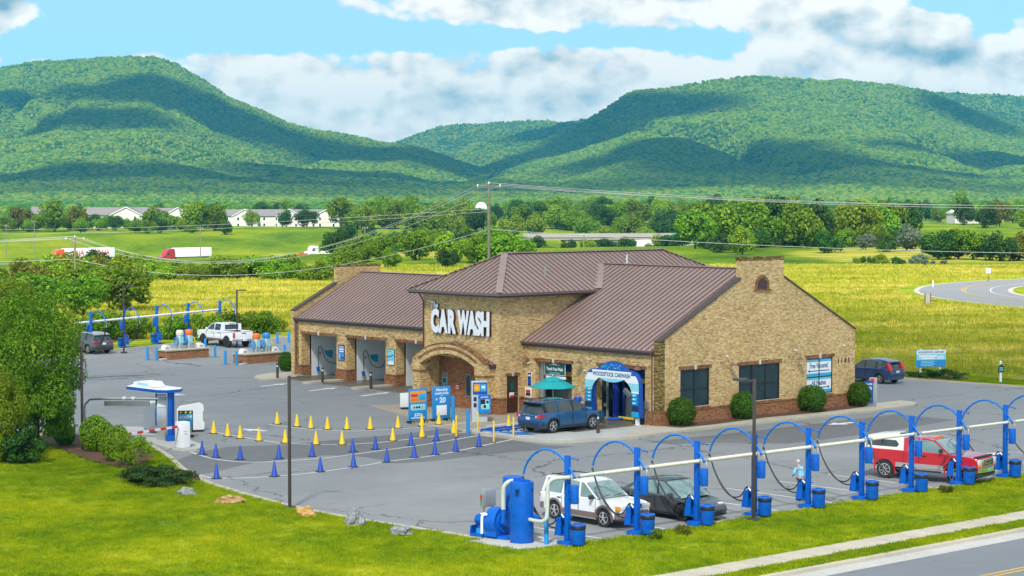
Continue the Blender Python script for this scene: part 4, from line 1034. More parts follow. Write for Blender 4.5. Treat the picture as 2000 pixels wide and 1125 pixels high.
# left wing
m_ = MB(); wallx(m_, LF, LF + .75, -41.05, TXL, 0, 4.06, [(a, b, 0, 3.10) for a, b in LB]); m_.build('bay_front_wall', M['brick'], bld)
m_ = MB(); wallx(m_, 15.9, 16.17, -41.05, TXL, 0, 4.06, [(a, b, 0, 3.10) for a, b in LB]); m_.build('back_wall', M['brick'], bld)
m_ = MB(); m_.box(-41.4, -41.06, LF - .2, 16.37, 0, 4.30); m_.prism([(LF - .2, 4.30), (LF - .2, 4.72), (8.32, 6.67), (8.32, 7.85), (12.39, 7.85), (12.39, 6.67), (16.37, 4.72), (16.37, 4.30)], -41.4, -41.06, 'x'); m_.build('gable_wall', M['brick'], bld)
m_ = MB(); m_.box(-41.43, -41.03, 8.27, 12.44, 7.85, 7.97); m_.build('parapet_cap', M['brick_lichen'], bld)
m_ = MB(); m_.beam((-41.23, LF - .22, 4.76), (-41.23, 8.31, 6.70), .5, .07); m_.beam((-41.23, 16.39, 4.76), (-41.23, 12.4, 6.70), .5, .07); m_.build('gable_coping', M['fascia'], bld)
m_ = MB(); m_.box(-41.06, -40.82, LF + .75, 15.9, 0, 4.0)
for a, b in zip(LB[:-1], LB[1:]): m_.box(a[1] + .30, b[0] - .30, LF + .75, 15.9, 0, 4.0)
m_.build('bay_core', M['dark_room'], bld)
piers = [(-41.05, LB[0][0])] + [(LB[i][1], LB[i + 1][0]) for i in range(3)] + [(LB[3][1], TXL)]
m_ = MB()
for a, b in piers: m_.box(a - (.0 if a < -41 else .05), b + (.05 if b < -19 else 0), LF - .06, LF + .80, 0, .74)
m_.build('wainscot', M['red_brick'], bld)
m_ = MB()
for a, b in piers: m_.box(a - (.0 if a < -41 else .08), b + (.08 if b < -19 else 0), LF - .09, LF + .82, .74, .84)
m_.build('ledge', M['brown_brick'], bld)
for a, b in LB:
    lintel_x(LF, a, b, 3.10)
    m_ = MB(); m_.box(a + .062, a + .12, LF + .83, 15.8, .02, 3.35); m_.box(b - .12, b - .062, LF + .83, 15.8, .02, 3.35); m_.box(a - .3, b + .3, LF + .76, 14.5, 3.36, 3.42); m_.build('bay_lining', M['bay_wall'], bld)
m_ = MB(); m_.box(-41.05, -40.75, LF - .03, LF, .85, 4.0); m_.build('pier_stain', M['brick_lichen'], bld)
# gooseneck lamps and cameras
def goose(p, out, side, drop=.28):
    p = Vector(p); o_ = Vector(out); s = Vector(side)
    m_ = MB(); m_.cyl(p, p + o_ * .03, .06); pts = smooth3([p + o_ * .02, p + o_ * .18 + s * .25 + Vector((0, 0, .05)), p + o_ * .30 + s * .50 + Vector((0, 0, .24)), p + o_ * .34 + s * .62 + Vector((0, 0, .16)), p + o_ * .36 + s * .66 + Vector((0, 0, -.05))])
    m_.tube(pts, .016, 6); o = m_.build('wall_lamp', M['lamp_rust'], bld)
    e = pts[-1]; l = MB(); l.lathe([(.03, .06), (.05, .02), (.09, -.02), (.22, -.10), (.225, -.125), (.20, -.12)], e, 18); l.build('lamp_shade', M['lamp_rust'], o)
def smooth3(P_, n=5):
    out = []
    for i in range(len(P_) - 1):
        p0 = P_[max(i - 1, 0)]; p1 = P_[i]; p2 = P_[i + 1]; p3 = P_[min(i + 2, len(P_) - 1)]
        for k in range(n):
            t = k / n; out.append(.5 * ((2 * p1) + (p2 - p0) * t + (2 * p0 - 5 * p1 + 4 * p2 - p3) * t * t + (3 * p1 - p0 - 3 * p2 + p3) * t ** 3))
    return out + [P_[-1]]
goose((0, 5.1, 3.42), (1, 0, 0), (0, 1, 0)); goose((0, 11.1, 3.45), (1, 0, 0), (0, 1, 0))
goose((-5.55, 0, 3.50), (0, -1, 0), (-1, 0, 0)); goose((-.75, 0, 3.42), (0, -1, 0), (-1, 0, 0)); goose((TXR, -.85, 3.45), (1, 0, 0), (0, 1, 0))
for x in (-35.35, -29.75, -24.3): goose((x, LF, 3.42), (0, -1, 0), (-1, 0, 0))
def camera_dome(p, out):
    p = Vector(p); o_ = Vector(out); m_ = MB(); m_.cyl(p, p + o_ * .06, .05); m_.cyl(p + o_ * .06, p + o_ * .2 + Vector((0, 0, -.06)), .035); o = m_.build('security_camera', M['white'], bld)
    l = MB(); l.cyl(p + o_ * .2 + Vector((0, 0, -.06)), p + o_ * .215 + Vector((0, 0, -.066)), .03); l.build('lens', M['black'], o)
camera_dome((0, 5.55, 3.80), (1, 0, 0)); camera_dome((0, 11.65, 3.85), (1, 0, 0)); camera_dome((0, 16.2, 3.9), (1, 0, 0)); camera_dome((-10.85, 0, 3.05), (0, -1, 0)); camera_dome((-6.0, 0, 2.9), (0, -1, 0))
m_ = MB(); m_.bbox(-1.02, -.80, -.16, -.0, 1.05, 1.45, .02); m_.tube([(-.9, -.08, 1.05), (-.92, -.1, .7), (-1.05, -.12, .45)], .02, 6); m_.build('electric_box', M['galv'], bld)
# gas bottle of light on the corner pier, pipes in the bays
for i, (a, b) in enumerate(LB[:2]):
    m_ = MB(); m_.tube(smooth3([Vector((a + .16, 8.3, 3.2)), Vector((a + .2, 8.2, 2.0)), Vector((a + .22, 7.6, .9)), Vector((a + .22, 6.7, 1.1)), Vector((a + .2, 6.3, 2.0)), Vector((a + .18, 6.1, 2.1)), Vector((a + .17, 6.0, 1.9)), Vector((a + .17, 6.0, .7))]), .022, 6); m_.build('wash_hose', M['hose'], bld)
    m_ = MB(); m_.lathe([(.10, 0), (.13, .3), (.13, .32), (.11, .31)], (a + .28, 5.9, .35), 12); m_.build('brush_pail', M['blue'], bld)
# address numerals and the big sign letters (their own objects)
t = thing('house_number', 'dark metal numerals 1155 high on the right end of the gable', 'numerals', .012, 16.25, 2.84)
text(t, 'numeral', '1', .40, (0, -.52, 0), M['black'], rot=R(90), ext=.015, bold=.012, sx=.8); text(t, 'numeral', '1', .40, (0, -.20, 0), M['black'], rot=R(90), ext=.015, bold=.012, sx=.8)
text(t, 'numeral', '5', .40, (0, .14, 0), M['black'], rot=R(90), ext=.015, bold=.012, sx=.8); text(t, 'numeral', '5', .40, (0, .48, 0), M['black'], rot=R(90), ext=.015, bold=.012, sx=.8)
t = thing('sign_letters', 'big white channel letters reading CAR WASH on the tower front', 'sign', -15.1, TF, 4.76)
LET = [('C', -2.28, 1), ('A', -1.43, 1.0), ('R', -.60, 1), ('W', .62, .95), ('A', 1.47, 1), ('S', 2.12, 1), ('H', 2.80, 1)]
for ch, x, _ in LET:
    sx = {'W': .47, 'A': .55, 'C': .57}.get(ch, .58)
    o = text(t, 'letter', ch, 1.86, (x * .93 + .02, -.19, 0), M['letter'], ext=.012, bold=.105, sx=sx)
    b_ = text(o, 'letter_return', ch, 1.86, (0, .085, 0), M['letter_edge'], ext=.07, bold=.122, sx=sx)
t = thing('sign_letters', 'small white script letters reading The above the big letters', 'sign', -17.35, TF, 6.20)
o = text(t, 'letter', 'The', .50, (0, -.12, 0), M['letter'], ext=.01, bold=.012, sx=.9, shear=.2); text(o, 'letter_return', 'The', .50, (0, .055, 0), M['letter_edge'], ext=.045, bold=.02, sx=.9, shear=.2)

def split_pieces(o):
    """a part that comes in several separate pieces becomes one part per piece"""
    me = o.data; n = len(me.vertices); root = list(range(n))
    def fd(i):
        while root[i] != i: root[i] = root[root[i]]; i = root[i]
        return i
    for e in me.edges:
        a, b = fd(e.vertices[0]), fd(e.vertices[1])
        if a != b: root[a] = b
    groups = {}
    for p in me.polygons: groups.setdefault(fd(p.vertices[0]), []).append(p)
    if len(groups) < 2: return
    for ps in groups.values():
        idx = sorted({v for p in ps for v in p.vertices}); mp = {v: i for i, v in enumerate(idx)}
        m2 = bpy.data.meshes.new(o.name.split('.')[0]); m2.from_pydata([me.vertices[v].co[:] for v in idx], [], [[mp[v] for v in p.vertices] for p in ps])
        for mt in me.materials: m2.materials.append(mt)
        link(o.name.split('.')[0], m2, o.parent)
    bpy.data.objects.remove(o)
for o in list(bld.children):
    if o.name.split('.')[0] in ('wainscot', 'ledge', 'gable_coping', 'portico_pier', 'pier_base', 'pier_cap', 'cap_mould', 'arch_shoulder', 'bay_side', 'bay_core', 'bay_lining', 'soffit', 'fascia', 'gutter', 'niche_side'): split_pieces(o)
# ------------------------------------------------------------------ vacuum row beside the road
def catenary(a, b, low, n=18):
    a, b = Vector(a), Vector(b); out = []
    for i in range(n + 1):
        t = i / n; p = a.lerp(b, t); k = 4 * t * (1 - t)
        zl = a.z + (b.z - a.z) * t; sag = max(min(a.z, b.z) - low, .05); p.z = zl - sag * k ** .8; out.append(p)
    return out
def vac_station(name, label, x, y, rot, group, dark_hose=True):
    """local -x points to the parking bays (boom side), +x to the grass (separator side)"""
    t = thing(name, label, 'vacuum', x, y, 0, rot, group)
    m_ = MB(); m_.bbox(-.30, .30, -.27, .27, 0, .20, .015); m_.build('base', M['blue'], t)
    m_ = MB(); m_.bbox(-.095, .095, -.085, .085, .19, 3.42, .012); m_.build('post', M['blue'], t)
    m_ = MB(); m_.tube([(.0, 0, 3.3), (.12, .05, 3.34), (.40, .16, 3.27)], .025, 6); m_.ball((.40, .16, 3.27), .035, 8, 6); m_.build('hook_arm', M['blue'], t)
    pts = [(.34, .05, 2.62), (.16, .03, 2.86), (-.02, 0, 3.06), (-.35, 0, 3.33), (-.76, 0, 3.50), (-1.2, 0, 3.54), (-1.65, 0, 3.42), (-2.05, 0, 3.15), (-2.32, 0, 2.82), (-2.46, 0, 2.48)]
    m_ = MB(); m_.tube(smooth3([Vector(p) for p in pts], 3), .042, 8); bo = m_.build('boom', M['blue_pipe'], t)
    m_ = MB()
    for k in (4, 6, 7): q = Vector(pts[k]); m_.cyl(q - Vector((0, 0, .10)), q, .018, n=6)
    m_.build('hose_clip', M['blue'], bo)
    m_ = MB(); m_.cyl((-2.46, 0, 2.50), (-2.47, 0, 2.38), .035); m_.tube([(-2.46, .0, 2.46), (-2.56, .05, 2.36), (-2.62, .08, 2.26)], .03, 6); m_.build('swivel', M['galv'], bo)
    m_ = MB(); m_.tube(smooth3(catenary((-2.46, -.02, 2.38), (-.40, -.10, 1.14), .22, 10) + [Vector((-.30, -.09, 1.22)), Vector((-.22, -.08, 1.14))], 3), .028, 6); m_.build('hose', M['hose'], t)
    m_ = MB(); m_.tube(smooth3(catenary((-2.56, .10, 2.30), (-.20, .12, .98), .06, 10) + [Vector((-.14, .11, 1.08))], 3), .028, 6); m_.build('hose', M['hose'], t)
    m_ = MB(); m_.prism([(-.20, 1.12), (-.44, 1.05), (-.56, .36), (-.20, .40)], -.16, -.13); m_.prism([(-.20, 1.12), (-.44, 1.05), (-.56, .36), (-.20, .40)], .13, .16); m_.beam((-.44, 0, 1.04), (-.56, 0, .37), .30, .02); m_.box(-.52, -.09, -.13, .13, .37, .40); m_.build('nozzle_holder', M['blue'], t)
    m_ = MB(); m_.tube([(-.42, 0, 1.14), (-.26, 0, 1.20), (.22, .05, 1.10)], .022, 6); m_.build('hook_arm', M['blue'], t)
    m_ = MB(); m_.cyl((-.24, -.08, 1.18), (-.13, -.07, 1.06), .045); m_.build('nozzle_clamp', M['galv'], t)
    m_ = MB(); m_.lathe([(.158, 0), (.165, .02), (.165, .68), (.158, .70), (.0, .70)], (.38, .0, 1.64), 18); se = m_.build('separator', M['blue'], t)
    m_ = MB(); m_.box(.09, .24, -.03, .03, 1.82, 1.87); m_.box(.09, .24, -.03, .03, 2.08, 2.13); m_.build('bracket', M['blue'], se)
    m_ = MB(); m_.tube(smooth3([Vector((.12, -.06, 2.60)), Vector((.28, -.06, 2.60)), Vector((.31, -.06, 2.5)), Vector((.31, -.06, 2.33))], 4), .038, 8); m_.tube(smooth3([Vector((.16, .10, 2.62)), Vector((.40, .10, 2.60)), Vector((.46, .06, 2.5)), Vector((.46, .05, 2.33))], 4), .032, 8); m_.build('feed_pipe', M['galv'], se)
    m_ = MB(); m_.box(.10, .20, .10, .11, .3, .5)
    return t
def trash_can(label, x, y, rot, group):
    t = thing('trash_can', label, 'trash can', x, y, .14, rot, group)
    m_ = MB(); m_.lathe([(.255, 0), (.265, .02), (.275, .70), (.262, .70), (.25, .60)], (0, 0, 0), 22); m_.box(-.42, -.25, -.03, .03, .12, .17); m_.box(-.42, -.25, -.03, .03, .55, .60); m_.build('can', M['blue'], t)
    m_ = MB(); m_.lathe([(.283, .56), (.290, .60), (.287, .70), (.272, .72), (.270, .58)], (0, 0, 0), 22); bg = m_.build('bag', M['black'], t)
    for v in bg.data.vertices: v.co.z += .025 * mnoise.noise(v.co * 14) * (1 if v.co.z < .65 else 0)
    m_ = MB(); m_.lathe([(.288, .70), (.295, .715), (.285, .75), (.20, .765), (.17, .745), (.17, .70), (.19, .69), (.27, .70)], (0, 0, 0), 24); m_.build('rim', M['blue'], t)
    return t
VY = [-30.70, -27.00, -23.62, -20.20, -16.80, -13.25, -9.78, -6.28, -2.70, .8, 4.3]
VX = -0; VXP = 24.93
near_desc = ['beside the big blue tank', 'in front of the white SUV', 'in front of the dark grey sedan', 'behind the lamp pole', 'beside the stooping person', 'in front of the red truck bed', 'by the red truck door', 'at the red truck bonnet', 'past the red truck bonnet', 'cut off by the right frame edge', '']
v0 = vac_station('vacuum_station', 'blue vacuum station post with arched boom ' + near_desc[0], VXP, VY[0], 0, 'vacuum stations along the near lawn')
c0 = trash_can('blue trash can on the vacuum post ' + near_desc[0], VXP + .52, VY[0] + .06, 0, 'trash cans along the near lawn')
for i in range(1, 10):
    v = move(copy_tree(v0), VXP, VY[i]); tag(v, 'blue vacuum station post with arched boom ' + near_desc[i])
    c = move(copy_tree(c0), VXP + .52, VY[i] + .06, .14, .3 * i); c.rotation_euler[2] = PHI; tag(c, 'blue trash can on the vacuum post ' + near_desc[i])
t = thing('vacuum_pipe', 'long pale pipe carried along the near row of blue vacuum posts', 'pipe', 0, 0)
pz = 2.62; px_ = VXP + .17
m_ = MB(); m_.tube(smooth3([Vector((22.0, -31.0, .98)), Vector((23.1, -31.45, .98)), Vector((24.40, -31.72, .98)), Vector((24.78, -31.70, 1.08)), Vector((24.84, -31.66, 1.35)), Vector((24.85, -31.64, 2.2)), Vector((24.88, -31.60, 2.48)), Vector((24.99, -31.42, pz)), Vector((px_, -30.9, pz)), Vector((px_, -29, pz))], 5), .078, 12); m_.build('elbow', M['pvc'], t)
m_ = MB(); m_.cyl((px_, -29.02, pz), (px_, -13.2, pz), .075, n=12); m_.cyl((px_, -13.2, pz), (px_, 6, pz), .06, n=12); m_.build('main_pipe', M['cream'], t)
m_ = MB()
for y in VY[:-1]: m_.cyl((px_, y + .10, pz), (px_, y + .42, pz), .092, n=12); m_.cyl((px_, y - .16, pz), (px_, y - .06, pz), .095, n=12)
for i in range(len(VY) - 1):
    y = VY[i]; m_ = MB(); m_.cyl((px_, y + .10, pz), (px_, y + .42, pz), .092, n=12); m_.build('coupling', M['galv'], t)
    m_ = MB(); m_.cyl((px_, y - .12, pz), (px_, y - .04, pz), .095, n=12); m_.box(px_ - .17, px_, y - .08, y - .05, pz - .02, pz + .02); m_.build('clamp', M['galv'], t)
# vacuum plant on its slab
PAD = [site(912, 1060), site(1023, 1077), site(1075, 1069), site(1120, 1063), site(1010, 1040)]
m_ = MB(); m_.prism(PAD[:4] + [site(1030, 1046)], -.08, .075, 'z'); o = m_.build('concrete_pad', M['concrete_grey']); o.location = ORG; o.rotation_euler = (0, 0, PHI); o['kind'] = 'structure'
TKX, TKY = site(1019, 1062)
t = thing('vacuum_tank', 'tall blue cylindrical vacuum tank on the concrete pad', 'tank', TKX, TKY, .07)
m_ = MB(); m_.lathe([(.44, 0), (.455, .03), (.455, 2.26), (.45, 2.29), (.0, 2.29)], (0, 0, 0), 40); m_.build('body', M['blue'], t)
m_ = MB(); m_.box(-.46, .46, -.02, .02, 2.28, 2.40); m_.build('top_rib', M['blue'], t)
m_ = MB(); m_.cyl((.18, -.36, 2.06), (.30, -.55, 2.02), .085, n=14, caps=True); nz = m_.build('outlet', M['blue'], t)
m_ = MB(); m_.cyl((.298, -.545, 2.0205), (.302, -.555, 2.0195), .07, n=14); m_.build('opening', M['black'], nz)
m_ = MB(); m_.cyl((.36, .28, .98), (.70, .16, .98), .10, n=14); m_.cyl((-.5, -.05, 1.0), (-.42, -.05, 1.0), .09); m_.build('inlet', M['blue'], t)
m_ = MB()
for k in range(6):
    a = k * math.pi / 3 + .3; m_.box(.455 * math.cos(a) - .03, .455 * math.cos(a) + .03, .455 * math.sin(a) - .03, .455 * math.sin(a) + .03, 0, .04)
m_.build('foot_lugs', M['blue'], t)
m_ = MB(); m_.lathe([(.0, 0), (.055, 0), (.055, .02)], (.46, .1, 2.08), 10, 'x'); m_.build('handle', M['blue'], t)
t2 = thing('vacuum_tank', 'second blue vacuum tank half hidden behind the taller one', 'tank', *site(1003, 1049), .07)
m_ = MB(); m_.lathe([(.40, .9), (.41, .93), (.41, 2.26), (.40, 2.28), (.0, 2.28)], (0, 0, 0), 32); m_.box(-.30, -.24, -.03, .03, 0, .95); m_.box(.24, .30, -.03, .03, 0, .95); m_.box(-.03, .03, .24, .3, 0, .95); m_.build('body', M['blue'], t2)
m_ = MB(); m_.lathe([(.2, .55), (.38, .9)], (0, 0, 0), 24); m_.build('cone', M['blue'], t2)
bx, by = site(962, 1052)
t = thing('vacuum_blower', 'blue turbine blower with electric motor beside the tanks', 'machine', bx, by, .07, R(12))
m_ = MB(); m_.bbox(-.85, .95, -.34, .34, 0, .11, .01); m_.prism([(-.85, .11), (-.80, .11), (-.74, .42), (-.80, .42)], -.34, .34); m_.build('skid', M['blue'], t)
m_ = MB(); m_.cyl((.02, 0, .62), (.48, 0, .62), .56, n=36); m_.cyl((-.03, 0, .62), (.02, 0, .62), .52, n=36); m_.cyl((.48, 0, .62), (.56, 0, .62), .40, n=28); m_.box(-.0, .5, -.45, .45, .1, .45); hs = m_.build('fan_housing', M['blue'], t)
m_ = MB()
for k in range(18): a = k * math.pi / 9; m_.cyl((-.04, .49 * math.cos(a), .62 + .49 * math.sin(a)), (-.035, .49 * math.cos(a), .62 + .49 * math.sin(a)), .018, n=6)
m_.build('bolts', M['bollard_blue'], hs)
m_ = MB(); m_.cyl((-.66, 0, .62), (-.12, 0, .62), .215, n=20); m_.cyl((-.74, 0, .62), (-.66, 0, .62), .185, n=20); m_.box(-.6, -.2, -.16, .16, .12, .42)
for k in range(10): a = k * math.pi / 5; m_.box(-.62, -.16, .215 * math.cos(a) - .008, .215 * math.cos(a) + .008, .62 + .235 * math.sin(a) - .008, .62 + .235 * math.sin(a) + .008)
mo_ = m_.build('motor', M['blue'], t)
m_ = MB(); m_.box(-.5, -.3, -.12, .12, .84, .88); m_.build('terminal_label', M['sign_white'], mo_)
m_ = MB(); m_.box(-.52, -.06, -.345, -.341, .13, .34); m_.build('name_plate', M['bollard_blue'], t)
m_ = MB(); m_.tube(smooth3([Vector((.12, -.50, .93)), Vector((.0, -.57, .92)), Vector((-.05, -.60, .82)), Vector((-.06, -.60, .5)), Vector((-.06, -.60, .20))], 5), .055, 10); m_.build('drain_pipe', M['white'], t)
m_ = MB(); m_.cyl((.52, -.15, .62), (.75, -.15, .62), .13); m_.tube(smooth3([Vector((.66, -.2, .62)), Vector((.66, -.2, 1.0)), Vector((.66, -.2, 1.15))], 3), .11, 12); m_.build('outlet', M['blue'], t)
m_ = MB(); m_.tube(smooth3([Vector((.66, -.2, 1.15)), Vector((.66, -.2, 1.75)), Vector((.70, -.18, 2.02)), Vector((.86, -.10, 2.20)), Vector((1.1, 0, 2.24))], 5), .09, 12); m_.build('outlet_pipe', M['pvc'], t)
ex, ey = site(960, 1010, 1.0)
t = thing('control_box', 'grey electrical control box behind the blue blower', 'box', ex - .2, ey - .2, .0, R(0))
ex, ey = site(957, 1048); move(t, ex - .75, ey + .55)
m_ = MB(); m_.bbox(-.13, .13, -.30, .30, 1.05, 1.72, .01); bx_ = m_.build('enclosure', M['galv'], t)
m_ = MB(); m_.bbox(.13, .17, -.27, .27, 1.09, 1.68, .01); m_.build('door', M['galv'], bx_)
m_ = MB(); m_.box(-.03, .03, -.25, -.19, 0, 1.06); m_.box(-.03, .03, .19, .25, 0, 1.06); m_.build('stand', M['galv'], t)
m_ = MB(); m_.bbox(.0, .06, -.42, -.36, 1.38, 1.52, .01); m_.build('switch_lever', M['sign_red'], t)
# ------------------------------------------------------------------ bollards
def bollard(label, x, y, h=1.1, r=.095, z=0.0, mat='bollard_blue', group=None):
    t = thing('bollard', label, 'bollard', x, y, z, 0, group)
    m_ = MB(); m_.lathe([(r, 0), (r, h - r * .6), (r * .95, h - r * .25), (r * .7, h - .02), (r * .3, h), (.001, h)], (0, 0, 0), 16); m_.build('sleeve', M[mat], t); return t
x, y = site(1067, 1067); bollard('bright blue bollard on the pad beside the big tank', x, y, 1.22, .085)
x, y = site(885, 825); b0 = bollard('tall bright blue bollard beside the twenty dollar sign', x, y, 1.55, .10)
x, y = site(914, 849); bollard('tall bright blue bollard at the tip of the tunnel apron', x, y, 1.42, .10)
FB = [(288, 703, 1.05), (306, 704, 1.05), (420, 698, 1.0), (440, 712, 1.1), (462, 713, 1.1), (401, 678, .75), (542, 671, 1.0), (564, 669, 1.0), (556, 690, .75)]
fd = ['left of the pair before the first wash island', 'right of the pair before the first wash island', 'just past the right end of the first wash island', 'left of the pair between the two wash islands', 'right of the pair between the two wash islands', 'short one behind the first wash island', 'left of the two by the far lawn', 'right of the two beside the building', 'short one behind the second wash island']
for (px, py, h), d in zip(FB, fd):
    x, y = site(px, py); bollard('light blue bollard, ' + d, x, y, h, .105, group='blue bollards by the wash islands')
def light_bollard(label, x, y, z=.13):
    t = thing('light_bollard', label, 'bollard light', x, y, z, 0, 'bronze bollard lights')
    m_ = MB(); m_.lathe([(.095, 0), (.095, .78), (.06, .785), (.06, .79)], (0, 0, 0), 16); m_.build('post', M['bronze'], t)
    m_ = MB(); m_.lathe([(.05, .79), (.06, .79), (.05, .93), (.04, .93)], (0, 0, 0), 12); m_.build('lens', M['glow_white'], t)
    m_ = MB(); m_.lathe([(.095, .93), (.10, .935), (.10, 1.04), (.0, 1.05)], (0, 0, 0), 16); m_.build('cap', M['bronze'], t); return t
x, y = site(542, 738, .13); light_bollard('bronze bollard light on the island at the left end of the building', x, y)
x, y = site(630, 747, .13); light_bollard('bronze bollard light before the first wash bay pier', x, y)
x, y = site(724, 756, .13); light_bollard('bronze bollard light before the second wash bay pier', x, y)
x, y = site(1168, 846, .13); light_bollard('bronze bollard light on the apron beside the blue SUV', x, y)
# raised islands before the bays (structure)
def island(pts, h=.13, mat='concrete', z0=-.1):
    m_ = MB(); m_.prism(pts, z0, h, 'z'); return site_obj('kerb_island', m_, M[mat])
def capsule(x, y, half, r, rot=R(90), n=8):
    out = [(half + r * math.cos(a), r * math.sin(a)) for a in [-math.pi / 2 + math.pi * i / n for i in range(n + 1)]] + [(-half + r * math.cos(a), r * math.sin(a)) for a in [math.pi / 2 + math.pi * i / n for i in range(n + 1)]]
    return [(x + a * math.cos(rot) - b * math.sin(rot), y + a * math.sin(rot) + b * math.cos(rot)) for a, b in out]
island(capsule(-35.6, 3.0, 1.3, .45)); island(capsule(-30.05, 3.0, 1.3, .45)); island(capsule(-24.5, 3.0, 1.3, .45))
island([site(495, 741), site(500, 736), site(530, 731), site(575, 729), site(592, 733), site(592, 738), site(560, 742), site(510, 744)])
# ------------------------------------------------------------------ traffic cones and lane posts
def cone_tpl(name, label, mat, group, x, y):
    t = thing(name, label, 'cone', x, y, .0, 0, group)
    m_ = MB(); m_.lathe([(.165, .03), (.150, .06), (.035, .70), (.025, .715), (.0, .715)], (0, 0, 0), 18); m_.build('cone', M[mat], t)
    m_ = MB(); m_.bbox(-.20, .20, -.20, .20, 0, .035, .01); m_.build('base', M['rubber'], t); return t
def z2(p): return (380 + p[0] / 3.125, 700 + (p[1] - 4) / 3.125)
YB = [(117, 462), (202, 480), (278, 492), (393, 507), (553, 520), (741, 530), (900, 530), (1210, 507), (1388, 485), (1582, 460)]
YT = [(505, 405), (625, 420), (710, 431), (811, 437), (930, 438), (1072, 437), (1241, 430), (1387, 418), (1491, 407)]
BT = [(46, 592), (130, 610), (279, 623), (515, 618), (718, 603), (966, 576), (1104, 559), (1321, 535), (1477, 508)]
BB = [(134, 738), (487, 725), (768, 696), (970, 667), (1174, 638), (1341, 610), (1467, 592), (1594, 571), (1736, 543)]
def cones(rows, name, mat, where, group):
    tpl = None
    for pts, w_ in rows:
        for i, p in enumerate(pts):
            x, y = site(*z2(p)); lb = '%s traffic cone, %s from the left along %s' % (mat.split('_')[1], ORD[i], w_)
            if tpl is None: tpl = cone_tpl(name, lb, mat, group, x, y)
            else: o = copy_tree(tpl); move(o, x, y, 0, random.uniform(-.5, .5)); tag(o, lb)
    return tpl
random.seed(7)
ytpl = cones([(YT, 'the white line nearest the bays'), (YB, 'the second white line')], 'traffic_cone', 'cone_yellow', '', 'yellow traffic cones along the queue lanes')
x, y = site(*z2((1918, 440))); o = copy_tree(ytpl); move(o, x, y, .13); tag(o, 'yellow traffic cone on the apron behind the blue SUV')
cones([(BT, 'the third white line'), (BB, 'the white line nearest the lawn')], 'traffic_cone', 'cone_blue', '', 'blue traffic cones along the queue lanes')
dp = None
for i, (p, d) in enumerate([((1597, 487), 'between the yellow cone and the blue bollard'), ((1729, 463), 'in front of the pay machine'), ((1826, 521), 'on the corner of the white line'), ((1946, 496), 'nearest the blue SUV bumper')]):
    x, y = site(*z2(p)); lb = 'thin yellow flexible lane post ' + d
    if dp is None:
        dp = thing('lane_post', lb, 'lane post', x, y, 0, 0, 'yellow lane posts')
        m_ = MB(); m_.lathe([(.045, .04), (.045, 1.18), (.03, 1.2), (.0, 1.2)], (0, 0, 0), 12); m_.build('post', M['cone_yellow'], dp)
        m_ = MB(); m_.lathe([(.11, 0), (.10, .035), (.05, .05)], (0, 0, 0), 14); m_.build('base', M['rubber'], dp)
    else: o = copy_tree(dp); move(o, x, y); tag(o, lb)
# ------------------------------------------------------------------ conveyor rails
def rail(label, a, b, mat='blue'):
    t = thing('guide_rail', label, 'rail', 0, 0); m_ = MB(); m_.tube([(a[0], a[1], .26), (b[0], b[1], .26)], .055, 8); m_.build('rail', M[mat], t)
    m_ = MB()
    k = 0
    while k <= 1: p = Vector(a).lerp(Vector(b), k); m_.box(p.x - .04, p.x + .04, p.y - .04, p.y + .04, .13, .25); k += .25
    m_.build('foot', M[mat], t)
rail('left blue guide rail leading to the tunnel', (-4.55, -9.35), (-4.5, -2.0)); rail('blue guide rail just right of the first', (-3.65, -9.3), (-3.75, -6.9)); rail('blue guide rail inside the tunnel mouth', (-3.85, -.2), (-1.3, 3.2))
t = thing('wheel_kerb', 'round concrete wheel guide behind the yellow cone', 'kerb', 0, 0); m_ = MB(); m_.cyl((-5.35, -8.3, .24), (-5.5, -5.0, .24), .11, n=12); m_.build('kerb_bar', M['concrete_grey'], t)
# ------------------------------------------------------------------ blue sign arch
AY = -.62
def bez(p0, p1, p2, n=10): return [((1 - t) ** 2 * p0[0] + 2 * t * (1 - t) * p1[0] + t * t * p2[0], (1 - t) ** 2 * p0[1] + 2 * t * (1 - t) * p1[1] + t * t * p2[1]) for t in [i / n for i in range(n + 1)]]
t = thing('entrance_arch', 'blue bubble arch lettered WOODSTOCK CARWASH over the tunnel mouth', 'arch', -3.05, AY, .13)
def mirror(pts): return [(-x, z) for x, z in pts]
OUT_L = [(-2.20, .42), (-2.20, 2.10)] + bez((-2.20, 2.10), (-2.16, 2.84), (-1.62, 3.02), 8)
TOPC = bez((-1.12, 3.06), (-.55, 3.52), (0, 3.52), 8) + bez((0, 3.52), (.55, 3.52), (1.12, 3.06), 8)[1:]
IN_L = [(-1.60, .42), (-1.60, 1.70)] + bez((-1.60, 1.70), (-1.55, 2.50), (-1.02, 2.52), 8) + bez((-1.02, 2.52), (-.55, 2.30), (0, 2.30), 8)[1:]
outl = OUT_L + TOPC + mirror(OUT_L)[::-1]; inl = IN_L + mirror(IN_L)[::-1][1:]
m_ = MB(); m_.prism(outl + inl[::-1], -.16, .16); m_.build('arch_body', M['sign_blue'], t, fix=True)
def face(name, poly, mat, d=-.166): m_ = MB(); m_.prism(poly, d, -.158); return m_.build(name, mat, t)
def ringband(z0, z1, name, mat, d):
    for s in (-1, 1):
        def xo(z):
            if z <= 2.10: return 2.20
            u = (z - 2.10) / .92; return 2.20 - .58 * u ** 2.6
        def xi(z):
            if z <= 1.70: return 1.60
            return 1.60 - .58 * min((z - 1.70) / .82, 1) ** 2.2
        zs = [z0 + (z1 - z0) * i / 8 for i in range(9)]
        poly = [(s * (xo(z) - .02), z) for z in zs] + [(s * (xi(z) + .02), z) for z in zs[::-1]]
        face(name, poly, mat, d)
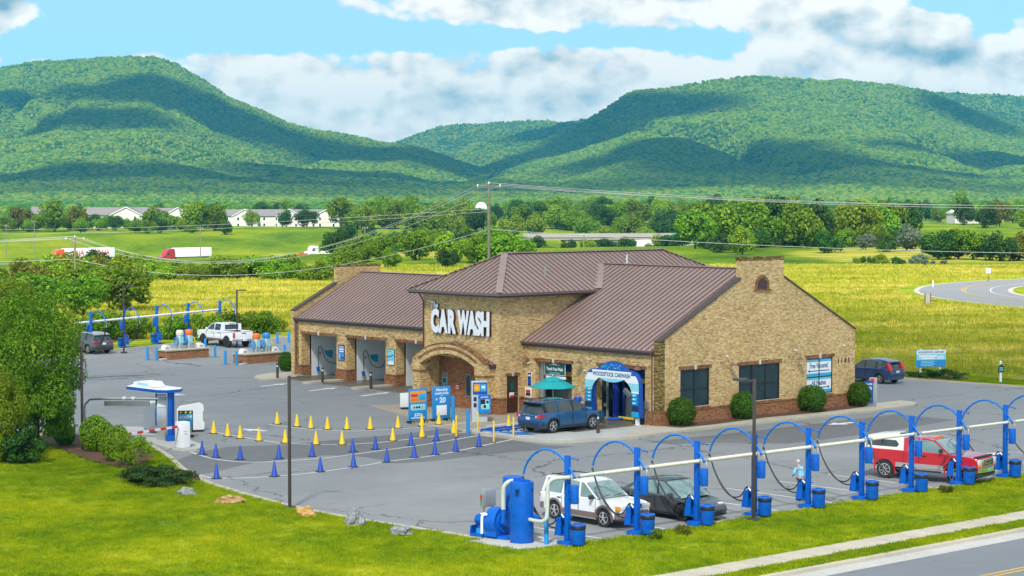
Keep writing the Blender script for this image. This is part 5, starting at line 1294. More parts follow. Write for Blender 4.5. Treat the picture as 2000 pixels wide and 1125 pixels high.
ringband(.46, .76, 'foam_panel', M['sign_cyan'], -.168); ringband(.78, 1.10, 'deep_panel', M['sign_navy'], -.167)
ringband(1.86, 2.36, 'light_panel', M['sign_light'], -.168); ringband(1.80, 1.90, 'wave', M['sign_white'], -.170); ringband(2.36, 2.78, 'white_panel', M['sign_white'], -.169)
for s in (-1, 1):
    for k in range(3 if s > 0 else 4):
        z = 1.16 + (k * .22 if s > 0 else k * .21 - .05)
        m_ = MB(); m_.bbox(min(s * 1.66, s * 2.14), max(s * 1.66, s * 2.14), -.175, -.160, z, z + .18, .006); pl = m_.build('menu_tile', M['sign_cyan'], t)
        m_ = MB(); m_.cyl((s * 1.66 + .10 + (0 if s < 0 else .34), -.176, z + .09), (s * 1.66 + .10 + (0 if s < 0 else .34), -.181, z + .09), .05, n=12); m_.build('dot', M['sign_navy'], pl) if s > 0 else m_.build('dot', M['sign_navy'], pl)
        m_ = MB(); m_.box(min(s * 1.72, s * 1.92), max(s * 1.72, s * 1.92), -.179, -.1755, z + .06, z + .12); m_.build('text_bar', M['sign_white'], pl)
face('name_panel', [(-1.60, 2.98), (-1.48, 2.52), (1.48, 2.52), (1.60, 2.98)], M['sign_white'], -.174)
face('under_wave', [(-1.46, 2.51), (-1.05, 2.53)] + bez((-1.02, 2.535), (-.55, 2.32), (0, 2.32), 6) + bez((0, 2.32), (.55, 2.32), (1.02, 2.535), 6)[1:] + [(1.46, 2.51)], M['sign_light'], -.167)
text(t, 'lettering', 'WOODSTOCK CARWASH', .33, (0, -.176, 2.64), M['text_blue'], bold=.012, sx=.78)
r_ = random.Random(3)
m_ = MB()
for k in range(16):
    x = r_.uniform(-.85, .85); z = 3.06 + r_.random() * (.34 - .36 * x * x); rr = r_.uniform(.03, .08)
    m_.cyl((x, -.160, z), (x, -.165, z), rr, n=12)
m_.build('bubbles', M['sign_cyan'], t)
m_ = MB()
for k in range(8):
    x = r_.uniform(-.8, .8); z = 3.08 + r_.random() * .24; rr = r_.uniform(.015, .035); m_.cyl((x, -.166, z), (x, -.169, z), rr, n=10)
m_.build('highlights', M['sign_light'], t)
m_ = MB(); m_.box(-2.02, -1.84, -.09, .09, 0, .42); m_.build('foot', M['white'], t); m_ = MB(); m_.box(1.84, 2.02, -.09, .09, 0, .42); m_.box(1.76, 2.10, -.14, .14, 0, .02); m_.build('foot', M['white'], t)
# ------------------------------------------------------------------ wash machinery inside the tunnel
def brush(label, x, y, r, mat='brush_blue'):
    t = thing('wash_brush', label, 'brush', x, y, .14)
    m_ = MB(); prof = []
    for k in range(20): prof.append((r * (1 + .06 * (k % 2)), .06 + k * .145))
    m_.lathe([(.05, 0)] + prof + [(.05, 2.9)], (0, 0, 0), 22); m_.build('bristles', M[mat], t)
    m_ = MB(); m_.cyl((0, 0, 2.88), (0, 0, 3.3), .06); m_.build('shaft', M['galv'], t)
brush('big blue upright wash brush in the tunnel mouth', -4.42, .95, .22); brush('slim blue wash brush behind the big one', -4.02, 1.2, .09)
t = thing('steel_column', 'pale green steel column at the left of the tunnel mouth', 'column', -4.74, .55, .14); m_ = MB(); m_.box(-.05, .05, -.05, .05, 0, 3.3); m_.build('column', paint('machine_green', (.22, .31, .29), .5), t); m_ = MB(); m_.bbox(-.16, .16, -.16, .16, 0, .1, .01); m_.build('base', M['galv'], t); m_ = MB(); m_.bbox(-.14, .14, -.17, -.09, .72, .92, .01); m_.build('bracket', M['galv'], t)
t = thing('wash_machine', 'grey green wash machine cabinet with slanted arm in the tunnel', 'machine', -3.15, 1.2, .14)
m_ = MB(); m_.bbox(-.42, .48, -.35, .35, 0, 1.30, .03); m_.build('cabinet', paint('cabinet_green', (.19, .26, .25), .5), t)
m_ = MB(); m_.obox((-.18, -.40, 1.55), (.66, .16, .26), (0, R(38), 0)); m_.build('slanted_arm', paint('arm_grey', (.28, .32, .31), .5), t)
m_ = MB(); m_.box(.05, .24, -.36, -.352, .95, 1.10); m_.build('vent', M['black'], t); m_ = MB(); m_.beam((-.34, -.45, 1.35), (-.34, -.45, .1), .05, .05); m_.build('strut', M['black'], t)
t = thing('wash_barrier', 'low yellow bar across the tunnel floor', 'bar', -3.1, .5, .14); m_ = MB(); m_.bbox(-.65, .65, -.06, .06, .08, .22, .02); m_.build('bar', M['yellow'], t); m_ = MB(); m_.box(-.5, -.42, -.05, .05, 0, .08); m_.box(.42, .5, -.05, .05, 0, .08); m_.build('leg', M['black'], t)
# ------------------------------------------------------------------ umbrella
ux, uy = site(1080, 823)
t = thing('patio_umbrella', 'teal two tier patio umbrella open beside the tunnel', 'umbrella', ux, uy, 0)
def canopy_cone(r0, z0, r1, z1, sag=.10, n=8, per=6):
    m_ = MB(); rows = 7; vs = []
    for k in range(rows + 1):
        u = k / rows; r = r0 + (r1 - r0) * u; z = z0 + (z1 - z0) * (u ** 1.15)
        for j in range(n * per):
            a = 2 * math.pi * j / (n * per); f = abs(((j % per) / per) - .5) * 2; rad = r * (1 - .055 * (1 - f ** 2) * u)
            vs.append((rad * math.cos(a), rad * math.sin(a), z - sag * (1 - f * f) * u * .35))
    N_ = n * per; fs = [(k * N_ + j, k * N_ + (j + 1) % N_, (k + 1) * N_ + (j + 1) % N_, (k + 1) * N_ + j) for k in range(rows) for j in range(N_)]
    m_.add(vs, fs); return m_
o = canopy_cone(.42, 2.44, 1.36, 2.02).build('canopy', M['teal'], t, sharp=60); o.modifiers.new('cloth', 'SOLIDIFY').thickness = .012
o = canopy_cone(.04, 2.64, .62, 2.42).build('top_tier', M['teal'], t, sharp=60); o.modifiers.new('cloth', 'SOLIDIFY').thickness = .012
m_ = MB(); m_.tube([(.0, 0, 0), (.0, 0, 1.9), (-.02, 0, 2.68)], .026, 10); m_.build('pole', M['cream'], t)
m_ = MB(); m_.ball((-.02, 0, 2.70), .04, 10, 8); m_.build('finial', M['white'], t)
for j in range(8):
    a = math.pi * j / 4; m_ = MB(); m_.beam((.03 * math.cos(a), .03 * math.sin(a), 2.08), (.8 * math.cos(a), .8 * math.sin(a), 2.22), .018, .018); m_.build('rib', M['black'], t)
m_ = MB(); m_.bbox(-.05, .05, -.05, .05, 2.02, 2.13, .01); m_.build('hub', M['black'], t)
m_ = MB(); m_.lathe([(.34, 0), (.34, .06), (.10, .12), (.05, .3)], (0, 0, 0), 20); m_.build('base', M['black'], t)
# ------------------------------------------------------------------ pay machine, standing signs
kx, ky = site(936, 823)
t = thing('pay_machine', 'tall white and blue pay machine beside the portico', 'pay station', kx, ky, 0, R(55))
m_ = MB(); m_.bbox(-.45, .45, -.28, .28, 0, 2.35, .02); m_.build('cabinet', paint('cabinet_grey', (.52, .58, .60), .45), t)
m_ = MB(); m_.bbox(-.40, .44, -.34, -.29, 1.62, 2.30, .01); sp = m_.build('screen_panel', M['sign_blue'], t)
m_ = MB(); m_.box(-.34, .0, -.348, -.341, 1.78, 2.2); m_.build('offer', M['sign_orange'], sp); m_ = MB(); m_.box(.04, .38, -.348, -.341, 1.78, 2.2); m_.build('offer', M['sign_cyan'], sp); m_ = MB(); m_.box(.10, .30, -.353, -.349, 1.95, 2.1); m_.build('offer_text', M['sign_white'], sp); m_ = MB(); m_.box(-.28, -.06, -.353, -.349, 1.9, 2.05); m_.build('offer_text', M['yellow'], sp)
m_ = MB(); m_.bbox(-.10, .62, -.50, -.29, .52, 1.60, .05); pp = m_.build('pay_panel', M['bollard_blue'], t)
m_ = MB(); m_.bbox(-.08, .60, -.505, -.30, 1.36, 1.58, .02); m_.build('header', M['sign_blue'], pp); text(pp, 'lettering', 'pay here', .13, (.26, -.508, 1.43), M['sign_white'], bold=.003)
m_ = MB(); m_.box(.02, .30, -.507, -.501, 1.05, 1.33); m_.build('screen', M['black'], pp); m_ = MB(); m_.box(.06, .54, -.506, -.501, .76, 1.33); m_.build('face_plate', M['sign_light'], pp); m_ = MB(); m_.box(.36, .5, -.512, -.507, 1.1, 1.25); m_.box(.20, .34, -.512, -.507, .82, 1.0); m_.build('card_slot', M['black'], pp); m_ = MB(); m_.box(.10, .17, -.512, -.507, .84, .98); m_.build('button', M['yellow'], pp)
m_ = MB(); m_.box(-.36, -.18, -.29, -.281, 1.2, 1.45); m_.box(-.36, -.18, -.29, -.281, .85, 1.1); m_.build('sticker', M['sign_navy'], t)
def standing_sign(label, px, py, w_, h_, rot, builder):
    x, y = site(px, py); t = thing('standing_sign', label, 'sign', x, y, 0, rot)
    m_ = MB(); m_.bbox(-w_ / 2, w_ / 2, -.04, .04, .16, h_, .02); b_ = m_.build('board', M['bollard_blue'], t); builder(b_, w_, h_)
    for s in (-1, 1):
        m_ = MB(); m_.bbox(s * w_ * .36 - .16, s * w_ * .36 + .16, -.28, .28, 0, .13, .02); ft = m_.build('ballast_foot', M['rubber'], t)
        m_ = MB()
        for k in range(3): m_.obox((s * w_ * .36 - .10 + k * .10, -.283, .065), (.035, .006, .12), (0, R(25), 0))
        m_.build('warning_stripe', M['yellow'], ft)
    return t
def pan(b_, name, x0, x1, z0, z1, mat, d=-.046): m_ = MB(); m_.bbox(x0, x1, d, -.0405, z0, z1, .004) if x1 - x0 > .02 else m_.box(x0, x1, d, -.0405, z0, z1); return m_.build(name, M[mat], b_)
def price_board(b_, w_, h_):
    k = w_ / 2 - .06
    p = pan(b_, 'offer_panel', -k + .02, k - .02, h_ * .60, h_ - .12, 'sign_orange'); q = MB(); q.bbox(.02, k - .06, -.052, -.0465, h_ * .66, h_ * .84, .004); q.build('offer', M['sign_cyan'], p); q = MB(); q.bbox(-k + .06, -.03, -.052, -.0465, h_ * .77, h_ * .85, .004); q.build('offer', M['sign_red'], p); q = MB(); q.bbox(-k + .06, -.03, -.052, -.0465, h_ * .66, h_ * .74, .004); q.build('offer', paint('offer_orange', (.8, .2, .01), .4), p)
    p = pan(b_, 'logo_panel', -k + .05, k - .05, h_ * .37, h_ * .55, 'sign_light')
    for x, c in ((-.26, 'sign_red'), (-.08, 'black'), (.08, 'black'), (.27, 'sign_orange')): q = MB(); q.cyl((x, -.047, h_ * .46), (x, -.052, h_ * .46), .07, n=14); q.build('logo', M[c], p)
    text(b_, 'lettering', '$20', .26, (-.05, -.046, h_ * .20), M['sign_white'], bold=.004); q = pan(b_, 'text_bar', -k + .1, k - .1, h_ * .14, h_ * .165, 'sign_white')
def monthly_board(b_, w_, h_):
    text(b_, 'lettering', 'Monthly', .24, (0, -.043, h_ - .27), M['sign_white'], bold=.006, shear=.25); text(b_, 'lettering', 'UNLIMITED WASHES', .16, (0, -.043, h_ - .47), M['sign_white'], bold=.005, sx=.62); text(b_, 'lettering', 'FOR', .08, (0, -.043, h_ - .58), M['sign_white'])
    text(b_, 'lettering', '$', .22, (-.34, -.043, h_ - .83), M['sign_white'], bold=.008); text(b_, 'lettering', '20', .42, (.06, -.043, h_ - .94), M['sign_white'], bold=.014)
    pan(b_, 'white_panel', -.34, .34, .34, .92, 'sign_white')
sgn1 = standing_sign('blue standing menu sign with orange offer panel beside the queue', 816, 826, 1.22, 1.98, R(82), price_board)
sgn2 = standing_sign('blue standing sign reading Monthly $20 beside the bollard', 862, 822, 1.20, 2.02, R(80), monthly_board)
x, y = site(797, 799); t = thing('standing_sign', 'small white sign seen edge on behind the menu sign', 'sign', x, y, 0, R(65)); m_ = MB(); m_.bbox(-.5, .5, -.03, .03, .12, 1.0, .02); m_.build('board', M['white'], t); m_ = MB(); m_.bbox(-.45, .45, -.2, .2, 0, .12, .02); m_.build('foot', M['rubber'], t)
def wall_sign(name, label, x, y, z, w_, h_, mat, rot=0.0, border=None, cat='sign', d=.03):
    t = thing(name, label, cat, x, y, z, rot); m_ = MB(); m_.bbox(-w_ / 2, w_ / 2, -d, -.001, 0, h_, .006)
    b_ = m_.build('board', M[border or mat], t)
    if border: m_ = MB(); m_.box(-w_ / 2 + .035, w_ / 2 - .035, -d - .003, -d - .0005, .035, h_ - .035); m_.build('face', M[mat], b_)
    return t, b_, d
def wpan(b_, name, x0, x1, z0, z1, mat, d): m_ = MB(); m_.box(x0, x1, -d - .006, -d - .0035, z0, z1); return m_.build(name, M[mat], b_)
t, b_, d = wall_sign('wall_sign', 'green sign reading Touch Free Wash hanging in the bay opening', -8.82, .20, 2.42, 1.82, .80, 'sign_green', border='sign_white')
text(t, 'lettering', 'Touch Free Wash', .25, (0, -d - .008, .28), M['sign_white'], bold=.006, sx=.78); text(t, 'lettering', 'Open 24 Hours', .16, (0, -d - .008, .08), M['sign_light'], sx=.9); wpan(t, 'flourish', -.42, .42, .60, .625, 'sign_white', d); wpan(t, 'flourish', -.2, .2, .63, .68, 'sign_white', d)
t, b_, d = wall_sign('wall_sign', 'white bar hanging beneath the green Touch Free Wash sign', -8.75, .22, 2.20, 1.75, .16, 'sign_white')
t, b_, d = wall_sign('wall_sign', 'tall dark blue wall sign right of the brown door', -10.83, 0, 1.62, .38, .86, 'sign_navy', border='sign_white'); wpan(t, 'text_bar', -.12, .12, .62, .72, 'sign_white', d); wpan(t, 'text_bar', -.13, .13, .15, .5, 'sign_blue', d)
t, b_, d = wall_sign('wall_sign', 'white framed red and green notice below the dark blue sign', -10.95, 0, .95, .58, .62, 'sign_white'); wpan(t, 'red_panel', -.2, .2, .30, .46, 'sign_red', d); wpan(t, 'green_panel', -.2, .2, .10, .29, 'sign_dkgreen', d)
t, b_, d = wall_sign('door_sign', 'green pointed plaque on the brown door', TXR - .05, -.95, 1.32, .36, .62, 'sign_dkgreen', R(90)); m_ = MB(); m_.prism([(-.18, .62), (.18, .62), (0, .78)], -d, -.001); m_.build('gable', M['sign_dkgreen'], t); wpan(t, 'text_bar', -.1, .1, .1, .5, 'sign_green', d)
t, b_, d = wall_sign('door_sign', 'white and red notice under the plaque on the brown door', TXR - .05, -.95, .98, .36, .30, 'sign_white', R(90)); wpan(t, 'red_panel', -.17, .17, .0, .13, 'sign_red', d)
t, b_, d = wall_sign('wall_sign', 'small red and white notice beside the sign arch, upper one', -5.62, 0, 2.15, .42, .34, 'sign_white'); wpan(t, 'red_edge', -.2, .2, .30, .33, 'sign_red', d); wpan(t, 'red_text', -.14, .14, .12, .2, 'sign_red', d)
t, b_, d = wall_sign('wall_sign', 'white stop notice beside the sign arch, lower one', -5.72, 0, .95, .55, 1.05, 'sign_white'); m_ = MB(); m_.cyl((.06, -d - .001, .84), (.06, -d - .006, .84), .10, n=8); m_.build('stop_mark', M['sign_red'], t); wpan(t, 'red_text', -.18, .2, .60, .66, 'sign_red', d); wpan(t, 'text_bar', -.18, .1, .35, .37, 'sign_navy', d)
t, b_, d = wall_sign('bay_poster', 'blue poster on the pier between the first two bays', -35.62, LF, 1.44, .74, 1.12, 'sign_blue', border='black'); text(t, 'lettering', 'Monthly', .15, (0, -d - .006, .93), M['sign_white'], bold=.004, shear=.2); wpan(t, 'text_bar', -.28, .28, .76, .86, 'sign_white', d); wpan(t, 'text_bar', -.24, .26, .60, .70, 'sign_white', d); wpan(t, 'text_bar', -.28, -.12, .12, .52, 'sign_light', d); wpan(t, 'text_bar', .0, .28, .30, .52, 'sign_cyan', d); wpan(t, 'foot_panel', -.33, .33, .04, .10, 'sign_cyan', d)
t, b_, d = wall_sign('bay_poster', 'pale blue wave poster on the pier between the second and third bays', -30.02, LF, 1.45, .78, 1.12, 'sign_light', border='black'); m_ = MB(); m_.prism([(-.35, .30), (-.35, .66), (0, .72), (.35, .80), (.35, .52), (.1, .42)], -d - .006, -d - .0035); m_.build('wave', M['sign_cyan'], t); m_ = MB(); m_.prism([(-.35, .45), (.0, .50), (.35, .64), (.35, .58), (0, .45), (-.35, .38)], -d - .009, -d - .0065); m_.build('wave', M['sign_white'], t); wpan(t, 'text_bar', -.25, .0, .92, .99, 'sign_cyan', d); wpan(t, 'text_panel', -.33, .33, .05, .28, 'sign_white', d)
for i, (a, w_) in enumerate(((LB[0][0], 'first'), (LB[1][0], 'second'))):
    t, b_, d = wall_sign('bay_sticker', 'teal quarter circle sticker on the wall of the %s bay' % w_, a + .121, 6.95, 1.22, .8, .6, 'bay_wall', R(90), d=.006)
    m_ = MB(); m_.prism([(-.38, .58)] + [(.38 - .72 * math.cos(q), .58 - .56 * math.sin(q)) for q in [k * math.pi / 16 for k in range(1, 9)]] + [(.38, .58)], -.012, -.0065); m_.build('teal_mark', M['sign_cyan'], t); m_ = MB(); m_.prism([(-.9, .40), (-.62, .52), (-.7, .25)], -.012, -.0065); m_.build('red_mark', paint('pink', (.55, .25, .25), .5), t)
t, b_, d = wall_sign('niche_sign', 'green notice on the grey door under the portico', -17.37, ND - .042, 1.45, .42, .36, 'sign_green', border='sage_' if False else 'sign_light'); 
t, b_, d = wall_sign('niche_sign', 'small green notice lower on the grey door', -17.37, ND - .042, 1.10, .26, .24, 'sign_light', border='sign_green')
t, b_, d = wall_sign('niche_sign', 'small pink and white notice on the red brick niche', -16.2, ND, 1.15, .34, .28, 'sign_white', border='sign_red'); wpan(t, 'red_text', -.1, .1, .08, .18, 'sign_red', d)
# window posters
def window_poster(label, z0, z1, lines, arrow_dir):
    t = thing('window_poster', label, 'poster', -.085, 13.98, z0, R(90)); h = z1 - z0
    m_ = MB(); m_.box(-1.16, 1.16, -.008, 0, 0, h); b_ = m_.build('sheet', M['sign_cyan'], t)
    m_ = MB(); m_.box(-1.16, 1.16, -.011, -.0085, h * .20, h * .84); m_.build('white_band', M['sign_white'], b_)
    text(t, 'lettering', lines, .42, (.0, -.014, h * .50), M['text_blue'], bold=.010, sx=.68)
    z = h * .33; s = arrow_dir
    m_ = MB(); m_.prism([(-1.0 * s, z - .03), (.85 * s, z - .03), (.85 * s, z - .10), (1.05 * s, z), (.85 * s, z + .10), (.85 * s, z + .03), (-1.0 * s, z + .03)], -.014, -.0115); m_.build('arrow', M['text_blue'], t)
    m_ = MB(); m_.box(-1.16, 1.16, -.010, -.0085, h * .9, h * .96); m_.build('stripe', M['sign_light'], b_)
    # glazing bars stay in front
window_poster('window poster reading Free Vacuums with an arrow to the left', 2.10, 3.18, 'Free Vacuums!', -1)
window_poster('window poster reading All Washes with an arrow to the right', 1.12, 2.08, 'All Washes', 1)
m_ = MB()
for y in (W3[0], W3[1] - .055, (W3[0] + W3[1]) / 2 - .03): m_.box(-.07, -.045, y, y + .055, W3[2], W3[3])
m_.box(-.07, -.046, W3[0], W3[1], 2.07, 2.12); m_.build('window_bars', M['black'], bld)
# A-board and stop post at the end of the pavement
t = thing('swing_sign', 'dark blue swinging sign on a grey base at the pavement end', 'sign', *site(1696, 793, .13), .13, R(58)); m_ = MB(); m_.bbox(-.30, .30, -.025, .025, .22, 1.55, .01); b_ = m_.build('board', M['sign_navy'], t); m_ = MB(); m_.box(-.26, .26, -.03, -.0255, .26, 1.51); m_.build('face', M['sign_blue'], b_); text(b_, 'lettering', 'Monthly', .14, (0, -.034, 1.32), M['sign_white'], bold=.004, shear=.2); m_ = MB(); m_.box(-.22, .2, -.034, -.031, 1.0, 1.2); m_.box(-.2, .1, -.034, -.031, .72, .9); m_.box(-.2, .16, -.034, -.031, .4, .6); m_.build('text_bar', M['sign_light'], b_); m_ = MB(); m_.bbox(-.42, .42, -.3, .3, 0, .12, .05); m_.build('base', paint('base_grey', (.22, .23, .24), .6), t); m_ = MB(); m_.box(-.25, -.2, -.03, .03, .11, .23); m_.box(.2, .25, -.03, .03, .11, .23); m_.build('spring', M['black'], t)
t = thing('stop_post', 'grey cabinet sign with red stop mark behind the swinging sign', 'sign', .75, 18.2, .13, R(50)); m_ = MB(); m_.bbox(-.24, .24, -.06, .06, .25, 1.72, .02); m_.build('cabinet', paint('cab_grey', (.36, .38, .38), .5), t); m_ = MB(); m_.box(-.19, .06, -.066, -.061, 1.38, 1.66); m_.build('stop_panel', M['sign_red'], t); m_ = MB(); m_.box(.16, .24, -.04, .04, 0, .26); m_.box(-.24, -.16, -.04, .04, 0, .26); m_.build('leg', M['galv'], t)
# field board behind the lot and small house sign
xl, yl = site(1796, 735); xr, yr = site(1838, 734); ang = math.atan2(yr - yl, xr - xl)
xl, yl = site(1818, 735)
t = thing('field_board', 'wide light blue board lettered WOODSTOCK CARWASH on two white posts', 'sign', xl, yl, .08, ang + R(3))
m_ = MB(); m_.bbox(-1.20, 1.20, -.04, .04, .62, 1.84, .01); b_ = m_.build('board', M['sign_cyan'], t)
m_ = MB(); m_.box(-1.18, 1.18, -.045, -.0405, 1.54, 1.82); m_.build('title_band', M['sign_white'], b_); text(b_, 'lettering', 'WOODSTOCK CARWASH', .20, (0, -.048, 1.61), M['text_blue'], bold=.006, sx=.9)
m_ = MB(); m_.box(-1.18, 1.18, -.045, -.0405, 1.12, 1.52); m_.build('sky_band', M['sign_light'], b_); m_ = MB(); m_.box(-1.18, 1.18, -.045, -.0405, .64, 1.10); m_.build('deep_band', M['bollard_blue'], b_)
m_ = MB(); m_.box(-1.0, .42, -.049, -.046, 1.34, 1.46); m_.box(-.8, .30, -.049, -.046, 1.18, 1.29); m_.build('text_bar', M['sign_white'], b_); text(b_, 'lettering', '$20', .34, (.75, -.048, 1.18), M['sign_white'], bold=.008)
m_ = MB()
for k in range(4): m_.box(-.85, .15 + .15 * (k % 2), -.049, -.046, .70 + k * .10, .745 + k * .10)
m_.build('text_bar', M['sign_light'], b_)
for s in (-1, 1): m_ = MB(); m_.box(s * .78 - .07, s * .78 + .07, .045, .18, 0, 1.9); m_.build('post', M['white'], t)
x, y = site(1954, 748); t = thing('house_sign', 'small dark green pointed sign on a white post by the field', 'sign', x, y, .05, ang); m_ = MB(); m_.box(-.07, .07, -.07, .07, 0, 1.35); m_.build('post', M['white'], t); m_ = MB(); m_.ball((0, 0, 1.42), .09, 10, 8); m_.build('finial', M['white'], t); m_ = MB(); m_.prism([(-.22, .72), (.22, .72), (.22, 1.12), (0, 1.30), (-.22, 1.12)], -.12, -.075); b_ = m_.build('plaque', M['sign_dkgreen'], t); m_ = MB(); m_.box(-.14, .14, -.124, -.121, .98, 1.04); m_.box(-.16, .16, -.124, -.121, .84, .90); m_.build('text_bar', M['sign_light'], b_)
# ------------------------------------------------------------------ entry gate island with canopy
CX, CY = -12.5, -24.3
island([(-20.2, -22.6), (-19.6, -22.0), (-18.6, -21.7), (-13, -23.0), (-9.9, -23.9), (-9.0, -24.4), (-8.75, -25.1), (-9.1, -25.75), (-9.9, -26.0), (-12.7, -25.45), (-19.4, -23.4), (-20.1, -23.1)], .12, 'concrete_grey')
cr = math.atan2(-23.48 + 24.3, -22.67 + 12.5)
t = thing('canopy', 'blue cantilever canopy on posts over the entry pay station', 'canopy', CX, CY, .12, 0)
m_ = MB(); m_.bbox(-.085, .085, -.085, .085, .30, 2.58, .01); m_.build('post', M['blue'], t); m_ = MB(); m_.bbox(-.18, .18, -.18, .18, 0, .30, .02); m_.build('post_base', M['blue'], t)
m_ = MB(); m_.bbox(-.62, -.45, .42, .59, 0, 2.58, .01); m_.build('post', M['blue'], t)
ROOFP = [(.30, -.35), (.22, .55), (-.3, 1.0), (-3.2, 1.0), (-3.85, .1), (-3.1, -.75), (-.2, -.65)]
m_ = MB(); m_.prism(ROOFP, 2.58, 2.73, 'z'); m_.build('fascia', M['blue'], t)
m_ = MB(); m_.prism([(x * .99, y * .99) for x, y in ROOFP], 2.731, 2.75, 'z'); m_.build('roof_sheet', M['white'], t)
t = thing('rooftop_box', 'white moulded cover lying on top of the entry canopy', 'cover', CX - 2.3, CY + .2, 2.873)
m_ = MB(); m_.prism([(-1.0, 0), (-.95, .18), (-.6, .25), (-.2, .28), (.0, .23), (.2, .27), (.6, .28), (.75, .15), (1.0, .02)], -.4, .4); m_.build('shell', M['white'], t)
m_ = MB(); m_.box(-.6, .5, -.405, -.401, .05, .17); m_.build('recess', M['sign_light'], t)
gx_, gy_ = site(166, 862)
t = thing('clearance_bar', 'curved grey pipe arm reaching over the entry lane with a hanging bar', 'barrier', 0, 0)
pb, pt_ = Vector((gx_, gy_, 0)), Vector((CX, CY, 2.36)); top = Vector((gx_, gy_, 2.25)); dr_ = (pt_ - top); dr_.z = 0; dr_.normalize()
m_ = MB(); m_.tube(smooth3([pb, pb + Vector((0, 0, 1.2)), Vector((gx_, gy_, 1.9)), top + dr_ * .18 + Vector((0, 0, -.12)), top + dr_ * .5 + Vector((0, 0, .03)), top + dr_ * 2.5 + Vector((0, 0, .08)), pt_], 5), .065, 10); m_.build('pipe', M['galv'], t)
hb = top.lerp(pt_, .52); m_ = MB(); m_.beam(hb - dr_ * 1.35 + Vector((0, 0, -.25)), hb + dr_ * 1.15 + Vector((0, 0, -.22)), .10, .26); bar = m_.build('hanging_bar', M['steel'], t)
m_ = MB(); m_.box(0, 0, 0, 0, 0, 0) if False else None
for k in (-.25, .25): c_ = MB(); q = hb + dr_ * k; c_.bbox(q.x - .09, q.x + .09, q.y - .09, q.y + .09, q.z - .02, q.z + .12, .02); c_.build('clamp', M['white'], t)
t = thing('entry_kiosk', 'steel entry pay kiosk with dark screens beneath the canopy', 'pay station', *site(318, 858, .12), .12, R(-35))
m_ = MB(); m_.bbox(-.35, .35, -.30, .30, 0, 1.75, .03); m_.build('cabinet', M['steel'], t); m_ = MB(); m_.bbox(-.30, .18, -.36, -.30, 1.78, 2.45, .02); sc = m_.build('screen', M['black'], t); m_ = MB(); m_.box(-.26, .14, -.366, -.361, 2.1, 2.38); m_.build('screen_picture', M['lamp_rust'], sc); m_ = MB(); m_.box(-.26, .14, -.366, -.361, 1.86, 2.06); m_.build('screen_picture', M['sign_cyan'], sc); m_ = MB(); m_.bbox(-.1, .4, -.28, .2, 1.75, 2.4, .02); m_.build('head', M['white'], t)
m_ = MB(); m_.bbox(-.36, .12, -.40, -.30, .75, 1.68, .02); pn = m_.build('pay_panel', M['sign_blue'], t); m_ = MB(); m_.box(-.30, .06, -.406, -.401, 1.2, 1.52); m_.build('screen', M['black'], pn); m_ = MB(); m_.box(-.30, .06, -.406, -.401, .85, 1.12); m_.build('keypad', M['yellow'], pn)
t = thing('gate_arm', 'white gate cabinet with a red and white striped barrier arm', 'barrier', *site(357, 874, .12), .12, 0)
m_ = MB(); m_.bbox(-.27, .27, -.30, .30, 0, 1.35, .06); m_.build('cabinet', M['white'], t)
q0 = Vector((0, 0, 1.12)); ax, ay = site(205, 865); 
tgt = Vector((*site(250, 848, 1.24), 1.24)) - Vector((*site(357, 874, .12), .12)); dd = (tgt - q0).normalized()
m_ = MB(); m_.beam(q0, q0 + dd * 4.6, .07, .12); arm = m_.build('arm', M['white'], t)
m_ = MB()
for k in range(5): m_.beam(q0 + dd * (.45 + k * .9), q0 + dd * (.90 + k * .9), .076, .124)
m_.build('stripe', M['sign_red'], arm)
m_ = MB(); m_.box(.271, .275, -.12, .1, .85, .87); m_.box(.271, .275, -.05, -.02, .68, .78); m_.box(.271, .275, .03, .06, .68, .78); m_.build('label', M['sign_red'], t)
x, y = site(372, 843); t = thing('plastic_barrier', 'tall white plastic barrier standing behind the sorry sign', 'barrier', x, y, 0, R(70)); m_ = MB(); m_.prism([(-.75, .1), (-.75, 1.25), (-.55, 1.45), (.55, 1.6), (.7, 1.5), (.75, 1.2), (.68, 1.1), (.68, .6), (.78, .5), (.75, .1)], -.10, .10); m_.build('panel', M['white'], t); m_ = MB(); m_.bbox(-.7, .7, -.3, .3, 0, .1, .02); m_.build('foot', M['rubber'], t)
x, y = site(302, 848); t = thing('plastic_barrier', 'white plastic barrier behind the entry kiosk', 'barrier', x, y, .12, R(42)); m_ = MB(); m_.bbox(-.6, .6, -.10, .10, .08, 1.7, .06); m_.build('panel', M['white'], t); m_ = MB(); m_.bbox(-.6, .6, -.28, .28, 0, .09, .02); m_.build('foot', M['rubber'], t)
x, y = site(345, 858); t = thing('standing_sign', 'blue sorry sign with black and yellow hazard edging', 'sign', x - .5, y + .9, .0, R(62)); m_ = MB(); m_.bbox(-.40, .40, -.03, .03, .25, 1.45, .01); b_ = m_.build('board', M['black'], t); m_ = MB(); m_.box(-.36, .36, -.035, -.0305, .42, 1.26); m_.build('face', M['sign_cyan'], b_); text(b_, 'lettering', 'SORRY', .22, (0, -.04, 1.02), M['sign_white'], bold=.006); m_ = MB()
for k in range(3): m_.box(-.28, .28, -.039, -.0355, .58 + k * .13, .62 + k * .13)
m_.build('text_bar', M['sign_blue'], b_)
m_ = MB()
for k in range(3):
    for z in (1.35, .335): m_.obox((-.26 + k * .26, -.034, z), (.10, .006, .13), (0, R(35), 0))
m_.build('hazard_stripe', M['yellow'], b_); m_ = MB(); m_.bbox(-.42, .42, -.25, .25, 0, .12, .02); m_.build('foot', M['rubber'], t)
